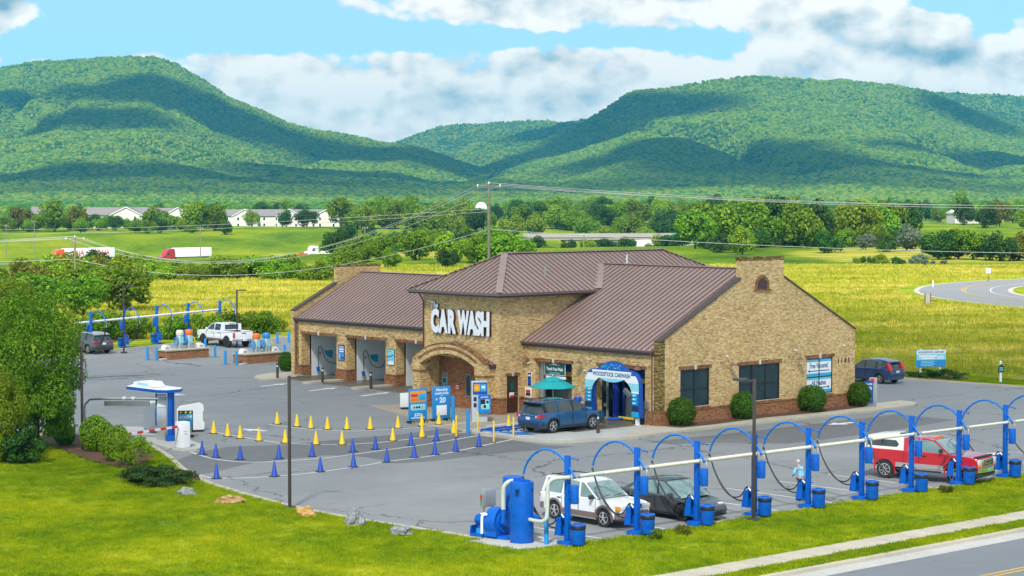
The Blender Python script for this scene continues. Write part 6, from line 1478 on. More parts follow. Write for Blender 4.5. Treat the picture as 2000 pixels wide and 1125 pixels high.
# ------------------------------------------------------------------ lot lamps
def lamp_pole(label, x, y, h, head_dir, z=0.0):
    t = thing('lamp_pole', label, 'lamp pole', x, y, z, 0, 'bronze lamp poles')
    m_ = MB(); m_.bbox(-.052, .052, -.052, .052, .1, h, .006); m_.build('pole', M['bronze'], t); m_ = MB(); m_.bbox(-.2, .2, -.2, .2, 0, .13, .02); m_.build('base', M['bronze'], t)
    d = Vector((math.cos(head_dir), math.sin(head_dir), 0)); m_ = MB(); m_.beam((0, 0, h - .08), d * .35 + Vector((0, 0, h - .06)), .06, .06); m_.build('arm', M['bronze'], t)
    n = Vector((-d.y, d.x, 0)); c = d * .60 + Vector((0, 0, h - .04)); m_ = MB(); m_.obox(c, (.55, .30, .10), (0, 0, head_dir)); m_.build('lamp_head', M['bronze'], t); m_ = MB(); m_.obox(c - Vector((0, 0, .052)), (.36, .22, .008), (0, 0, head_dir)); m_.build('lens', M['glow_white'], t)
lamp_pole('brown lamp pole rising from the front lawn between the rocks', *site(566, 994), 5.6, R(48))
lamp_pole('brown lamp pole in front of the middle vacuum posts', *site(1472, 1018), 5.75, R(200))
lamp_pole('brown lamp pole beside the big leafy tree', *site(161, 882), 5.4, R(225))
lamp_pole('thin brown lamp pole behind the white crew cab truck', *site(463, 679), 5.0, R(20))
lamp_pole('thin brown lamp pole beside the far vacuum row', *site(242, 690), 5.6, R(40))
# ------------------------------------------------------------------ far vacuum row
fp = [(178, 690), (243, 681), (307, 673), (368, 666), (430, 660)]
fpos = [site(*p) for p in fp]
fd2 = ['behind the grey SUV', 'second from the left in the far row', 'third in the far row', 'behind the first wash island', 'behind the white crew cab truck']
for i, (x, y) in enumerate(fpos):
    v = move(copy_tree(v0), x, y, 0, R(180)); v.name = 'vacuum_station'; tag(v, 'blue vacuum station with curved boom ' + fd2[i], group='vacuum stations along the far kerb')
    for ch in v.children:
        if ch.name.startswith('boom'): ch.data.materials[0] = M['blue_pipe']
    c = move(copy_tree(c0), x - .52, y, .14, R(180)); tag(c, 'blue trash can on the vacuum post ' + fd2[i], group='trash cans along the far kerb')
t = thing('vacuum_pipe', 'white pipe carried along the far row of blue vacuum posts', 'pipe', 0, 0)
a, b = Vector((*fpos[0], 2.6)), Vector((*fpos[-1], 2.6)); dd = (b - a).normalized(); off = Vector((-.2, 0, 0))
m_ = MB(); m_.cyl(a - dd * 2.1 + off, b + dd * .4 + off, .09, n=12); m_.build('main_pipe', M['white'], t)
for p in fpos: m_ = MB(); q = Vector((*p, 2.6)) + off; m_.cyl(q - dd * .12, q + dd * .12, .11, n=12); m_.build('clamp', M['galv'], t)
# ------------------------------------------------------------------ wash islands with coin machines
def wash_island(label, pa, pb, mats, glabel):
    a, b = Vector(site(*pa)), Vector(site(*pb)); L_ = (b - a).length; ang = math.atan2((b - a).y, (b - a).x); c = (a + b) / 2; n = Vector((-math.sin(ang), math.cos(ang))); c = c + n * .75
    t = thing('brick_island', label, 'planter', c.x, c.y, 0, ang)
    m_ = MB(); m_.box(-L_ / 2, L_ / 2, -.75, .75, 0, .66); m_.build('brick_wall', M['red_brick'], t); m_ = MB(); m_.bbox(-L_ / 2 - .08, L_ / 2 + .08, -.82, .82, .66, .78, .02); m_.build('slab', M['concrete'], t)
    for k, (u, col, head) in enumerate(mats):
        p = c + Vector((math.cos(ang), math.sin(ang))) * u * L_
        v = thing('vacuum_machine', '%s topped coin vacuum with coiled hoses on %s' % (glabel[k], label.split(' ', 1)[1] if False else label.replace('low ', 'the ')), 'vacuum', p.x, p.y, .78, ang)
        m_ = MB(); m_.lathe([(.27, 0), (.27, 1.05), (.25, 1.08)], (0, 0, 0), 18); m_.build('drum', M[col], v)
        m_ = MB(); m_.lathe([(.29, 1.05), (.31, 1.09), (.31, 1.36), (.24, 1.48), (.0, 1.50)], (0, 0, 0), 20); m_.build('dome', M[head], v)
        m_ = MB(); m_.box(-.15, .15, -.30, -.26, .45, .95); m_.build('coin_panel', M['sign_light'], v)
        for s, cc in ((-1, 'bollard_blue'), (1, 'yellow' if k else 'bollard_blue')):
            m_ = MB()
            for q in range(4):
                pts = [(s * (.36 + .02 * q), .26 * math.cos(w_), .62 + .30 * math.sin(w_) - .02 * q) for w_ in [2 * math.pi * z / 16 for z in range(17)]]; m_.tube(pts, .028, 6, caps=False)
            m_.build('coiled_hose', M[cc], v)
    for u in (-.40, .42):
        p = c + Vector((math.cos(ang), math.sin(ang))) * u * L_
        w_ = thing('mat_washer', 'white domed dispenser, %s end of the island %s' % ('left' if u < 0 else 'right', label.split('island ')[1]), 'dispenser', p.x, p.y, .78, ang); m_ = MB(); m_.prism([(-.3, 0), (-.26, .22), (-.1, .34), (.12, .34), (.28, .2), (.32, 0)], -.24, .24); m_.build('cover', M['white'], w_); m_ = MB(); m_.box(-.18, .18, -.25, -.242, .06, .18); m_.build('slot', M['galv'], w_)
wash_island('low brick island before the far vacuum row', (327, 703), (408, 697), [(-.06, 'steel', 'cream'), (.16, 'steel', 'orange')], ['cream', 'orange'])
wash_island('low brick island beside the building end', (481, 711), (553, 705), [(-.05, 'steel', 'orange'), (.22, 'steel', 'bollard_blue')], ['orange', 'blue'])
for (px, py, lb) in ((306, 704, 'left'), (462, 713, 'right')):
    x, y = site(px + 3, py); t = thing('drain_block', 'small grey drain block behind the %s bollard pair' % lb, 'drain', x - .1, y + .35, 0); m_ = MB(); m_.bbox(-.4, .4, -.3, .3, 0, .14, .02); m_.build('block', M['concrete_grey'], t); m_ = MB(); m_.lathe([(.16, .14), (.16, .22), (.1, .25)], (-.1, 0, 0), 12); m_.build('cap', M['black'], t)
# ------------------------------------------------------------------ rocks, drain lid, weeds
def rock(label, px, py, sx, sy, sz, mat, seed):
    x, y = site(px, py); bm = bmesh.new(); bmesh.ops.create_icosphere(bm, subdivisions=4, radius=1)
    for v in bm.verts:
        p = v.co.copy(); n = mnoise.noise(p * 1.1 + Vector((seed, 0, 0))) * .42 + mnoise.noise(p * 2.6 + Vector((0, seed, 0))) * .22 + mnoise.noise(p * 6 + Vector((0, 0, seed))) * .09
        v.co = p * (1 + n); v.co.z = max(v.co.z, -.35); 
        c = mnoise.cell(v.co * 1.6 + Vector((seed, seed, 0))); v.co *= 1 + .10 * (c - .5)
    me = bpy.data.meshes.new('rock'); bm.to_mesh(me); bm.free(); me.materials.append(M[mat]); me.polygons.foreach_set('use_smooth', [True] * len(me.polygons)); me.set_sharp_from_angle(angle=R(24))
    o = link('rock', me); o.location = Wp(x, y, sz * .33); o.scale = (sx, sy, sz); o.rotation_euler = (0, 0, seed); tag(o, label, 'rock', 'rocks along the lawn edge')
rock('blue grey rock nearest the juniper', 367, 968, .42, .34, .27, 'rock_grey', 0.1); rock('long flat tan rock left of the lamp pole', 447, 984, .64, .42, .30, 'rock_tan', 3.2); rock('golden yellow rock right of the lamp pole', 599, 1009, .48, .38, .32, 'rock_gold', 0.6); rock('craggy upright pale grey rock', 693, 1027, .42, .36, .46, 'rock_grey', 5.5); rock('smooth grey rock nearest the vacuum plant', 785, 1046, .46, .36, .28, 'rock_grey', 9.0)
# ------------------------------------------------------------------ vehicles
def chain(pts, n=4): return [(p[0], p[1]) for p in smooth3([Vector((a, 0, b)) for a, b in pts], n)] if False else [(p.x, p.z) for p in smooth3([Vector((a, 0, b)) for a, b in pts], n)]
class Car:
    """Side outlines swept across the width: bodies draw in towards the ends, the sills and the roof. +x is the front."""
    def __init__(s, name, label, x, y, rot, L, W, paint_, z=0.0, cat='car', group=None):
        s.t = thing(name, label, cat, x, y, z, rot, group); s.L, s.W, s.p = L, W, M[paint_] if isinstance(paint_, str) else paint_
        s.end = .9; s.pin = .11; s.zm = .78; s.tum = .10; s.low = .10
    def yw(s, x, z, w=None):
        w = (s.W / 2) if w is None else w
        e = max(0, (abs(x) - s.L / 2 + s.end) / s.end); w = w * (1 - s.pin * e * e)
        return w - max(0, z - s.zm) * s.tum - max(0, .45 - z) * s.low
    def body(s, top, xf, xr, R_, zb, name='body', mat=None, zb_front=None, bed=None):
        """top: outline from the rear lower corner over the top to the front lower corner"""
        def notch(cx, n=12):
            a0 = math.asin(min(.98, max(-.98, (zb - R_) / (R_ * 1.20)))); rr = R_ * 1.20
            return [(cx + rr * math.cos(a0 + (math.pi - 2 * a0) * i / n), R_ + rr * math.sin(a0 + (math.pi - 2 * a0) * i / n)) for i in range(n + 1)]
        poly = list(top) + notch(xf) + notch(xr)
        n = len(poly); cx = sum(p[0] for p in poly) / n; cz = .7
        m_ = MB(); layers = [(-1, .035), (-1, 0.0), (-.86, -0.0), (0, 0), (.86, 0), (1, 0), (1, .035)]
        offs = [0, .03, .22, None, .22, .03, 0]
        for (sg, ins), of in zip(layers, offs):
            for (x, z) in poly:
                xx = x - math.copysign(ins, x - cx) * (1 if abs(x) > s.L / 2 - .25 else .0); zz = z - (ins if z > .8 else 0)
                if bed and abs(sg) < .9 and bed[0] < x < bed[1] and z > bed[2] + .02: zz = bed[2]
                yy = 0 if of is None else math.copysign(s.yw(x, z) - of, sg)
                m_.v.append((xx, yy, zz))
        k = len(layers)
        for i in range(k - 1): m_.f += [[i * n + j, i * n + (j + 1) % n, (i + 1) * n + (j + 1) % n, (i + 1) * n + j] for j in range(n)]
        m_.f += [list(range(n)), list(range((k - 1) * n, k * n))[::-1]]; m_.mi = [0] * len(m_.f)
        s.b = m_.build(name, mat or s.p, s.t, 32); s.xf, s.xr, s.R, s.zb = xf, xr, R_, zb; return s.b
    def arches(s, mat, w_=.07):
        for cx in (s.xf, s.xr):
            for sg in (-1, 1):
                m_ = MB(); rr = s.R * 1.20; pts = []
                for i in range(15):
                    a = -.25 + (math.pi + .5) * i / 14; x = cx + (rr + .02) * math.cos(a); z = s.R + (rr + .02) * math.sin(a)
                    pts.append((x, sg * (s.yw(x, z) - .0), z))
                m_.tube(pts, w_ / 2, 6); m_.build('arch_trim', mat, s.t)
    def wheels(s, rim, spokes=5, w_=.24, tyre=None):
        for cx in (s.xf, s.xr):
            for sg in (-1, 1):
                wh = bpy.data.objects.new('wheel', None); C.objects.link(wh); wh.parent = s.t; wh.location = (cx, sg * (s.yw(cx, s.R) - .005 - w_ / 2), s.R)
                m_ = MB(); r = s.R; m_.lathe([(r * .62, -w_ / 2), (r * .95, -w_ / 2), (r, -w_ / 2 + .03), (r, w_ / 2 - .03), (r * .95, w_ / 2), (r * .62, w_ / 2)], (0, 0, 0), 28, 'y'); m_.build('tyre', M['rubber'], wh)
                f = sg * (w_ / 2 - .015); m_ = MB(); m_.lathe([(r * .60, f - .03 * sg), (r * .66, f + .015 * sg), (r * .60, f + .02 * sg), (r * .56, f - .03 * sg), (.0, f - .03 * sg)], (0, 0, 0), 28, 'y')
                for k in range(spokes):
                    a = 2 * math.pi * k / spokes + .3; c, q = math.cos(a), math.sin(a)
                    m_.beam((c * r * .10, f + .005 * sg, q * r * .10), (c * r * .60, f + .010 * sg, q * r * .60), .05 + r * .12, .03)
                m_.cyl((0, f - .02 * sg, 0), (0, f + .025 * sg, 0), r * .14, n=12); m_.build('rim', rim, wh)
                m_ = MB(); m_.cyl((0, f - .035 * sg, 0), (0, f - .031 * sg, 0), r * .58, n=24); m_.build('brake', M['black'], wh)
    def cabin(s, poly, wb, lean=.30, zb=None, glass='car_glass', name='glasshouse'):
        """glass volume; poly runs rear base, over the roof, front base"""
        s.cw, s.lean, s.zbelt = wb, lean, zb if zb is not None else poly[0][1]; n = len(poly); m_ = MB()
        for sg, of in ((-1, 0), (-1, .05), (0, None), (1, .05), (1, 0)):
            for x, z in poly: m_.v.append((x, 0 if of is None else math.copysign(s.cy(x, z) - of, sg), z + (0.012 if of is None or of > 0 else 0)))
        for i in range(4): m_.f += [[i * n + j, i * n + (j + 1) % n, (i + 1) * n + (j + 1) % n, (i + 1) * n + j] for j in range(n)]
        m_.f += [list(range(n)), list(range(4 * n, 5 * n))[::-1]]; m_.mi = [0] * len(m_.f)
        s.g = m_.build(name, M[glass], s.t, 32); return s.g
    def cy(s, x, z):
        e = max(0, (abs(x) - s.L / 2 + 1.3) / 1.3); return s.cw * (1 - .06 * e * e) - (z - s.zbelt) * s.lean
    def pillar(s, a, b, w_, mat=None, off=.012, name='pillar'):
        """strip on both flanks of the cabin from a=(x,z) to b=(x,z); w_ is its width along x (a pair gives bottom, top)"""
        wa, wb_ = w_ if isinstance(w_, tuple) else (w_, w_)
        for sg in (-1, 1):
            m_ = MB(); n = 5; vs = []
            for i in range(n + 1):
                t = i / n; x = a[0] + (b[0] - a[0]) * t; z = a[1] + (b[1] - a[1]) * t; w2 = (wa + (wb_ - wa) * t) / 2
                for dx in (-w2, w2):
                    for o_ in (off, -.05): vs.append((x + dx, sg * (s.cy(x + dx, z) + o_), z))
            fs = []
            for i in range(n):
                k = i * 4; fs += [(k, k + 4, k + 6, k + 2), (k + 1, k + 3, k + 7, k + 5), (k, k + 1, k + 5, k + 4), (k + 2, k + 6, k + 7, k + 3)]
            fs += [(0, 2, 3, 1), (4 * n, 4 * n + 1, 4 * n + 3, 4 * n + 2)]
            m_.add(vs, fs); m_.build(name, mat or s.p, s.t)
    def roof(s, pts, mat=None, over=.015, th=.05, name='roof'):
        """skin over the cabin following (x,z) points from rear to front"""
        m_ = MB(); n = len(pts); cols = (-1, -.94, -.7, -.35, 0, .35, .7, .94, 1); k = len(cols)
        for top in (1, 0):
            for x, z in pts:
                w_ = s.cy(x, z) + over
                for c in cols: m_.v.append((x, w_ * c, z + (.030 * (1 - c * c) + (.018 if abs(c) < .99 else -.012)) * top - (1 - top) * th))
        N = n * k
        for i in range(n - 1):
            for j in range(k - 1):
                q = i * k + j; m_.f += [[q, q + 1, q + k + 1, q + k], [N + q + k, N + q + k + 1, N + q + 1, N + q]]
        for i in range(n - 1):
            for j in (0, k - 1): q = i * k + j; m_.f.append([q, q + k, N + q + k, N + q])
        for j in range(k - 1):
            for i in (0, n - 1): q = i * k + j; m_.f.append([q, q + 1, N + q + 1, N + q])
        m_.mi = [0] * len(m_.f); return m_.build(name, mat or s.p, s.t, 40)
    def sidepanel(s, name, x0, x1, z0, z1, mat, off=.006, both=True, parent=None, slant=0.0):
        out = []
        for sg in ((-1, 1) if both else (both,)):
            m_ = MB(); vs = []; n = max(1, int((x1 - x0) / .3))
            for i in range(n + 1):
                for z in (z0, (z0 + z1) / 2, z1):
                    x = x0 + (x1 - x0) * i / n + slant * (z - z0); vs += [(x, sg * (s.yw(x, z) + off), z), (x, sg * (s.yw(x, z) - .03), z)]
            for i in range(n):
                for j in range(2):
                    a = i * 6 + j * 2; m_.f += [[a, a + 2, a + 8, a + 6]]
                a = i * 6; m_.f += [[a, a + 6, a + 7, a + 1], [a + 4, a + 5, a + 11, a + 10]]
            m_.f += [[0, 1, 3, 2], [2, 3, 5, 4], [n * 6, n * 6 + 2, n * 6 + 3, n * 6 + 1], [n * 6 + 2, n * 6 + 4, n * 6 + 5, n * 6 + 3]]
            m_.v = vs; m_.mi = [0] * len(m_.f); out.append(m_.build(name, mat, parent or s.t))
        return out
    def endpanel(s, name, front, y0, y1, z0, z1, mat, xo, d=.03, b=.012):
        m_ = MB(); sx = 1 if front else -1; x = sx * xo
        m_.bbox(min(x, x - sx * d), max(x, x - sx * d), y0, y1, z0, z1, b); return m_.build(name, mat, s.t)
    def bumper(s, front, xo, z0, z1, mat, th=.22, name='bumper', wf=1.0):
        sx = 1 if front else -1; n = 10; m_ = MB(); vs = []
        for i in range(n + 1):
            y = -1 + 2 * i / n; w_ = s.W / 2 * wf; x = sx * (xo - .16 * abs(y) ** 3.0)
            for dx, z in ((0, z0 + .03), (0, z1 - .03), (-.05, z1), (-th, z1), (-th, z0), (-.05, z0)): vs.append((x + sx * dx, y * w_ * .97, z))
        for i in range(n):
            for j in range(6): m_.f.append([i * 6 + j, i * 6 + (j + 1) % 6, (i + 1) * 6 + (j + 1) % 6, (i + 1) * 6 + j])
        m_.f += [list(range(6)), list(range(n * 6, n * 6 + 6))[::-1]]; m_.v = vs; m_.mi = [0] * len(m_.f); return m_.build(name, mat, s.t)
    def mirror(s, x, z, mat=None):
        for sg in (-1, 1):
            m_ = MB(); y = s.cy(x, z) if hasattr(s, 'cw') else s.W / 2; m_.bbox(x - .06, x + .06, sg * (y + .16) - .11, sg * (y + .16) + .11, z - .02, z + .15, .03); m_.beam((x, sg * (y - .04), z + .03), (x, sg * (y + .1), z + .05), .05, .04); m_.build('mirror', mat or s.p, s.t)
    def seams(s, xs, z0, z1):
        for x in xs: s.sidepanel('door_seam', x - .008, x + .008, z0, z1, M['black'], .004)
    def handles(s, xs, z, mat=None):
        for x in xs: s.sidepanel('door_handle', x, x + .20, z, z + .035, mat or s.p, .03)
    def plate(s, front, xo, z, mat='plate', y=0.0): return s.endpanel('number_plate', front, y - .16, y + .16, z, z + .16, M[mat], xo, .02, .004)

# blue SUV nosing into the tunnel (seen from behind, its right flank towards the camera)
c = Car('suv', 'blue SUV nosing into the tunnel under the sign arch', -2.38, -5.35, R(90), 5.02, 1.98, 'car_blue', .13)
top = chain([(-2.40, .42), (-2.50, .62), (-2.47, .95), (-2.40, 1.12), (-1.0, 1.14), (.9, 1.13), (1.25, 1.10), (2.05, 1.02), (2.35, .92), (2.48, .72), (2.46, .42), (2.40, .30)]); c.body([(-2.35, .32)] + top, 1.50, -1.50, .385, .30)
c.sidepanel('sill', -1.02, 1.02, .25, .40, M['cladding'], .012); c.arches(M['cladding']); c.wheels(M['alloy'], 5)
c.cabin([(-2.36, 1.10), (-2.05, 1.62), (-1.7, 1.70), (-.6, 1.74), (.2, 1.70), (.75, 1.50), (1.32, 1.10)], .90, .28)
c.roof([(-2.20, 1.66), (-1.9, 1.71), (-1.2, 1.745), (-.4, 1.75), (.2, 1.70), (.36, 1.66)])
c.pillar((1.28, 1.12), (.30, 1.68), .10); c.pillar((.10, 1.12), (.02, 1.70), .08, M['black']); c.pillar((-.95, 1.12), (-.98, 1.72), .10); c.pillar((-1.92, 1.12), (-2.10, 1.66), (.22, .16), M['black']); c.pillar((-.4, 1.70), (-.39, 1.74), 1.4)
m_ = MB(); m_.bbox(-2.36, -2.0, -.66, .66, 1.66, 1.72, .02); m_.build('spoiler', c.p, c.t); m_ = MB(); m_.box(-2.34, -2.2, -.64, .64, 1.64, 1.66); m_.build('spoiler_shade', M['black'], c.t)
for sg in (-1, 1): m_ = MB(); m_.tube([(-1.9, sg * .60, 1.77), (-1.0, sg * .64, 1.81), (.0, sg * .62, 1.76)], .02, 6); m_.build('roof_rail', M['black'], c.t)
m_ = MB(); m_.box(-1.3, -.1, -.5, .5, 1.785, 1.79); m_.build('sunroof', M['car_glass'], c.t)
c.bumper(False, 2.50, .30, .58, M['cladding']); c.bumper(True, 2.50, .30, .55, M['cladding'])
for sg in (-1, 1):
    m_ = MB(); m_.prism([(-2.52, .86), (-2.10, .94), (-2.16, 1.06), (-2.50, 1.09)], sg * .60, sg * .955); o = m_.build('tail_light', M['tail_red'], c.t); m_ = MB(); m_.box(-2.528, -2.5, sg * .62 - .0, sg * .72, .90, 1.0); m_.build('reverse_lens', M['head_clear'], o)
    m_ = MB(); m_.bbox(2.20, 2.44, sg * .62 - .18, sg * .62 + .18, .78, .90, .03); m_.build('headlight', M['head_clear'], c.t)
c.endpanel('chrome_bar', False, -.5, .5, .98, 1.04, M['chrome'], 2.50); c.plate(False, 2.515, .74); c.seams([.95, -.02, -1.05], .45, 1.08); c.handles([-.3, -1.28], .95); c.mirror(.92, 1.10)
m_ = MB(); m_.cyl((-2.505, .62, .66), (-2.52, .62, .66), .02); m_.build('badge', M['chrome'], c.t)

# dark blue SUV leaving behind the building end
c = Car('suv', 'dark blue SUV with tall red tail lights passing the building end', -10.25, 32.02, R(180), 4.53, 1.82, 'car_navy')
top = chain([(-2.15, .45), (-2.26, .60), (-2.24, .90), (-2.16, 1.06), (-1.0, 1.08), (.6, 1.04), (1.1, 1.02), (1.85, .90), (2.18, .74), (2.22, .45), (2.16, .28)]); c.body([(-2.1, .30)] + top, 1.28, -1.34, .34, .28)
c.arches(M['cladding'], .06); c.sidepanel('sill', -.95, .9, .24, .36, M['cladding'], .012); c.wheels(M['car_silver'], 5)
c.cabin([(-2.12, 1.05), (-1.88, 1.42), (-1.6, 1.58), (-.6, 1.66), (.1, 1.60), (.55, 1.42), (1.15, 1.03)], .84, .30); c.roof([(-1.98, 1.50), (-1.6, 1.60), (-.9, 1.665), (-.3, 1.66), (.1, 1.61), (.25, 1.57)])
c.pillar((1.10, 1.05), (.18, 1.58), .09); c.pillar((.0, 1.05), (-.05, 1.62), .07, M['black']); c.pillar((-.95, 1.05), (-1.0, 1.62), .07, M['black']); c.pillar((-1.75, 1.04), (-1.80, 1.52), (.40, .14))
for sg in (-1, 1): m_ = MB(); m_.prism([(-2.28, .92), (-1.98, .98), (-2.04, 1.10), (-1.86, 1.48), (-2.0, 1.48), (-2.20, 1.12)], sg * .58, sg * .86); m_.build('tail_light', M['tail_red'], c.t)
c.bumper(False, 2.27, .28, .55, c.p); c.bumper(True, 2.24, .28, .55, c.p); c.plate(False, 2.28, .78); c.seams([.85, -.1, -1.0], .42, 1.02); c.handles([-.35, -1.2], .90); c.mirror(.85, 1.03)
for sg in (-1, 1): m_ = MB(); m_.tube([(1.05, sg * .85, 1.07), (.2, sg * .715, 1.59), (-.9, sg * .69, 1.64), (-1.55, sg * .73, 1.45), (-1.75, sg * .80, 1.25), (-1.2, sg * .85, 1.08)], .016, 6); m_.build('window_trim', M['chrome'], c.t)
m_ = MB(); m_.box(-2.30, -2.26, -.40, .40, .93, .97); m_.build('chrome_bar', M['chrome'], c.t)

# white older SUV in the first bay
c = Car('suv', 'white older SUV parked nose to the second vacuum post', 21.25, -25.75, R(0), 4.78, 1.82, 'car_white')
top = chain([(-2.26, .50), (-2.36, .62), (-2.34, .95), (-2.30, 1.06), (-1.0, 1.08), (.6, 1.07), (1.0, 1.06), (2.0, .98), (2.26, .90), (2.34, .70), (2.30, .50), (2.26, .40)]); c.tum = .08; c.body([(-2.2, .40)] + top, 1.46, -1.38, .37, .36)
c.arches(M['tan_clad'], .11); c.sidepanel('lower_cladding', -.95, 1.02, .34, .54, M['tan_clad'], .014); c.wheels(M['alloy'], 5)
c.sidepanel('step_bar', -.9, 1.0, .28, .33, M['car_silver'], .05)
c.cabin([(-2.28, 1.06), (-2.02, 1.66), (-.9, 1.72), (.10, 1.68), (.42, 1.58), (1.08, 1.07)], .84, .22, glass='car_glass_light'); c.roof([(-2.10, 1.66), (-1.5, 1.71), (-.8, 1.73), (.05, 1.70), (.28, 1.64)])
c.pillar((1.04, 1.08), (.24, 1.64), .10); c.pillar((.02, 1.08), (-.02, 1.68), .09); c.pillar((-.96, 1.08), (-.92, 1.70), .10); c.pillar((-2.16, 1.08), (-2.0, 1.66), (.16, .12))
for sg in (-1, 1):
    m_ = MB(); m_.tube([(-1.9, sg * .56, 1.74), (-1.85, sg * .56, 1.80), (-.3, sg * .56, 1.80), (-.25, sg * .56, 1.74)], .02, 6); m_.build('roof_rack', M['black'], c.t)
    m_ = MB(); m_.bbox(-2.38, -2.20, sg * .68 - .11, sg * .68 + .11, .82, 1.06, .02); m_.build('tail_light', M['tail_red'], c.t)
    m_ = MB(); m_.bbox(2.18, 2.36, sg * .58 - .22, sg * .58 + .22, .74, .92, .03); h = m_.build('headlight', M['head_clear'], c.t); m_ = MB(); m_.bbox(2.10, 2.33, sg * .82 - .07, sg * .82 + .06, .73, .91, .02); m_.build('indicator', M['amber'], h)
m_ = MB(); m_.box(-1.7, -1.6, -.55, .55, 1.78, 1.81); m_.box(-.6, -.5, -.55, .55, 1.78, 1.81); m_.build('rack_bar', M['black'], c.t)
c.endpanel('grille', True, -.36, .36, .75, .92, M['cladding'], 2.365, .06)
m_ = MB()
for k in range(3): m_.box(2.366, 2.375, -.34, .34, .77 + k * .05, .795 + k * .05)
m_.build('grille_bar', M['chrome'], c.t)
c.bumper(True, 2.44, .38, .68, M['tan_clad']); c.bumper(False, 2.42, .38, .64, M['tan_clad']); c.plate(True, 2.455, .46); c.seams([1.0, .02, -.95], .50, 1.05); c.handles([-.25, -1.2], .92, M['cladding']); c.mirror(.86, 1.08, M['cladding'])
m_ = MB(); m_.beam((1.02, -.6, 1.13), (.98, -.05, 1.17), .02, .015); m_.beam((1.02, .1, 1.13), (.98, .6, 1.17), .02, .015); m_.build('wiper', M['black'], c.t)

# dark grey sedan in the second bay
c = Car('sedan', 'dark grey electric sedan parked nose to the third vacuum post', 22.35, -22.35, R(0), 4.74, 1.90, 'car_grey'); c.end = 1.2; c.pin = .16
top = chain([(-2.2, .50), (-2.32, .70), (-2.26, .98), (-2.0, 1.04), (-1.2, 1.02), (.4, .96), (1.0, .93), (1.75, .80), (2.18, .64), (2.32, .50), (2.30, .32), (2.22, .24)]); c.body([(-2.2, .28)] + top, 1.42, -1.42, .345, .22); c.wheels(M['black'], 7); c.arches(M['black'], .03); c.sidepanel('sill', -1.0, 1.0, .2, .30, M['black'], .006)
c.cabin([(-2.05, 1.02), (-1.5, 1.32), (-.9, 1.50), (-.2, 1.56), (.25, 1.50), (.7, 1.32), (1.38, .92)], .86, .34, zb=.95, glass='car_glass_light'); c.roof([(-1.3, 1.40), (-.9, 1.51), (-.3, 1.565), (.1, 1.53), (.3, 1.49)], M['car_glass'])
c.pillar((1.30, .95), (.26, 1.50), .08); c.pillar((.0, .98), (-.1, 1.53), .06, M['black']); c.pillar((-1.02, 1.0), (-.98, 1.48), .07, M['black']); c.pillar((-1.85, 1.04), (-1.15, 1.44), (.30, .14))
for sg in (-1, 1):
    m_ = MB(); m_.tube([(1.25, sg * .87, .98), (.25, sg * .68, 1.50), (-.3, sg * .665, 1.55), (-1.15, sg * .70, 1.44)], .03, 6); m_.build('cant_rail', c.p, c.t)
    m_ = MB(); m_.prism([(1.90, .66), (2.16, .60), (2.14, .68), (1.78, .78)], sg * .50, sg * .80); m_.build('headlight', M['head_clear'], c.t)
c.bumper(True, 2.34, .20, .34, M['black'], .25); c.endpanel('lower_intake', True, -.5, .5, .30, .40, M['black'], 2.335, .05); c.seams([.95, -.08, -1.05], .35, .95); c.handles([-.4, -1.4], .86); c.mirror(.85, .96)

# red pickup with a white cap, pulled a little askew into the row
c = Car('pickup_truck', 'red and silver pickup truck with a white cap over its bed', 22.75, -5.62, R(11), 6.05, 2.00, 'car_red'); c.zm = 1.1; c.tum = .06; c.pin = .06; c.end = .5
top = chain([(-2.98, .72), (-3.02, .80), (-3.0, 1.32), (-2.9, 1.36), (-.7, 1.36), (.9, 1.36), (1.45, 1.34), (2.55, 1.26), (2.84, 1.18), (2.92, .95), (2.90, .70), (2.86, .60)]); c.body([(-2.9, .66)] + top, 1.78, -1.74, .42, .58); c.wheels(M['alloy'], 8, .28); c.arches(M['car_red'], .07)
c.sidepanel('silver_band', -1.18, 1.22, .60, .80, M['car_silver'], .010); c.sidepanel('silver_band', -2.9, -2.30, .68, .84, M['car_silver'], .010); c.sidepanel('running_board', -1.1, 1.1, .46, .53, M['cladding'], .06)
c.cabin([(-.78, 1.35), (-.74, 1.90), (.55, 1.95), (.80, 1.88), (1.48, 1.34)], .93, .22, zb=1.34, glass='car_glass_light'); c.roof([(-.82, 1.90), (-.4, 1.95), (.3, 1.96), (.68, 1.91)])
c.pillar((1.42, 1.36), (.66, 1.92), .12); c.pillar((-.02, 1.36), (-.02, 1.93), .11); c.pillar((-.70, 1.36), (-.70, 1.92), .22)
m_ = MB()
for k in (-.5, -.25, 0, .25, .5): m_.bbox(.42, .54, k - .05, k + .05, 1.99, 2.03, .012)
m_.build('roof_marker', M['amber'], c.t)
sv = (c.cw, c.lean, c.zbelt); cap = [(-2.96, 1.36), (-2.90, 1.80), (-2.6, 1.96), (-1.6, 2.04), (-.86, 1.98), (-.80, 1.36)]
c.cw, c.lean, c.zbelt = .97, .24, 1.36; c.cabin(cap, .97, .24, 1.36, 'car_glass', 'bed_cap'); c.g.data.materials[0] = paint('cap_white', (.72, .71, .62), .4, coat=.4)
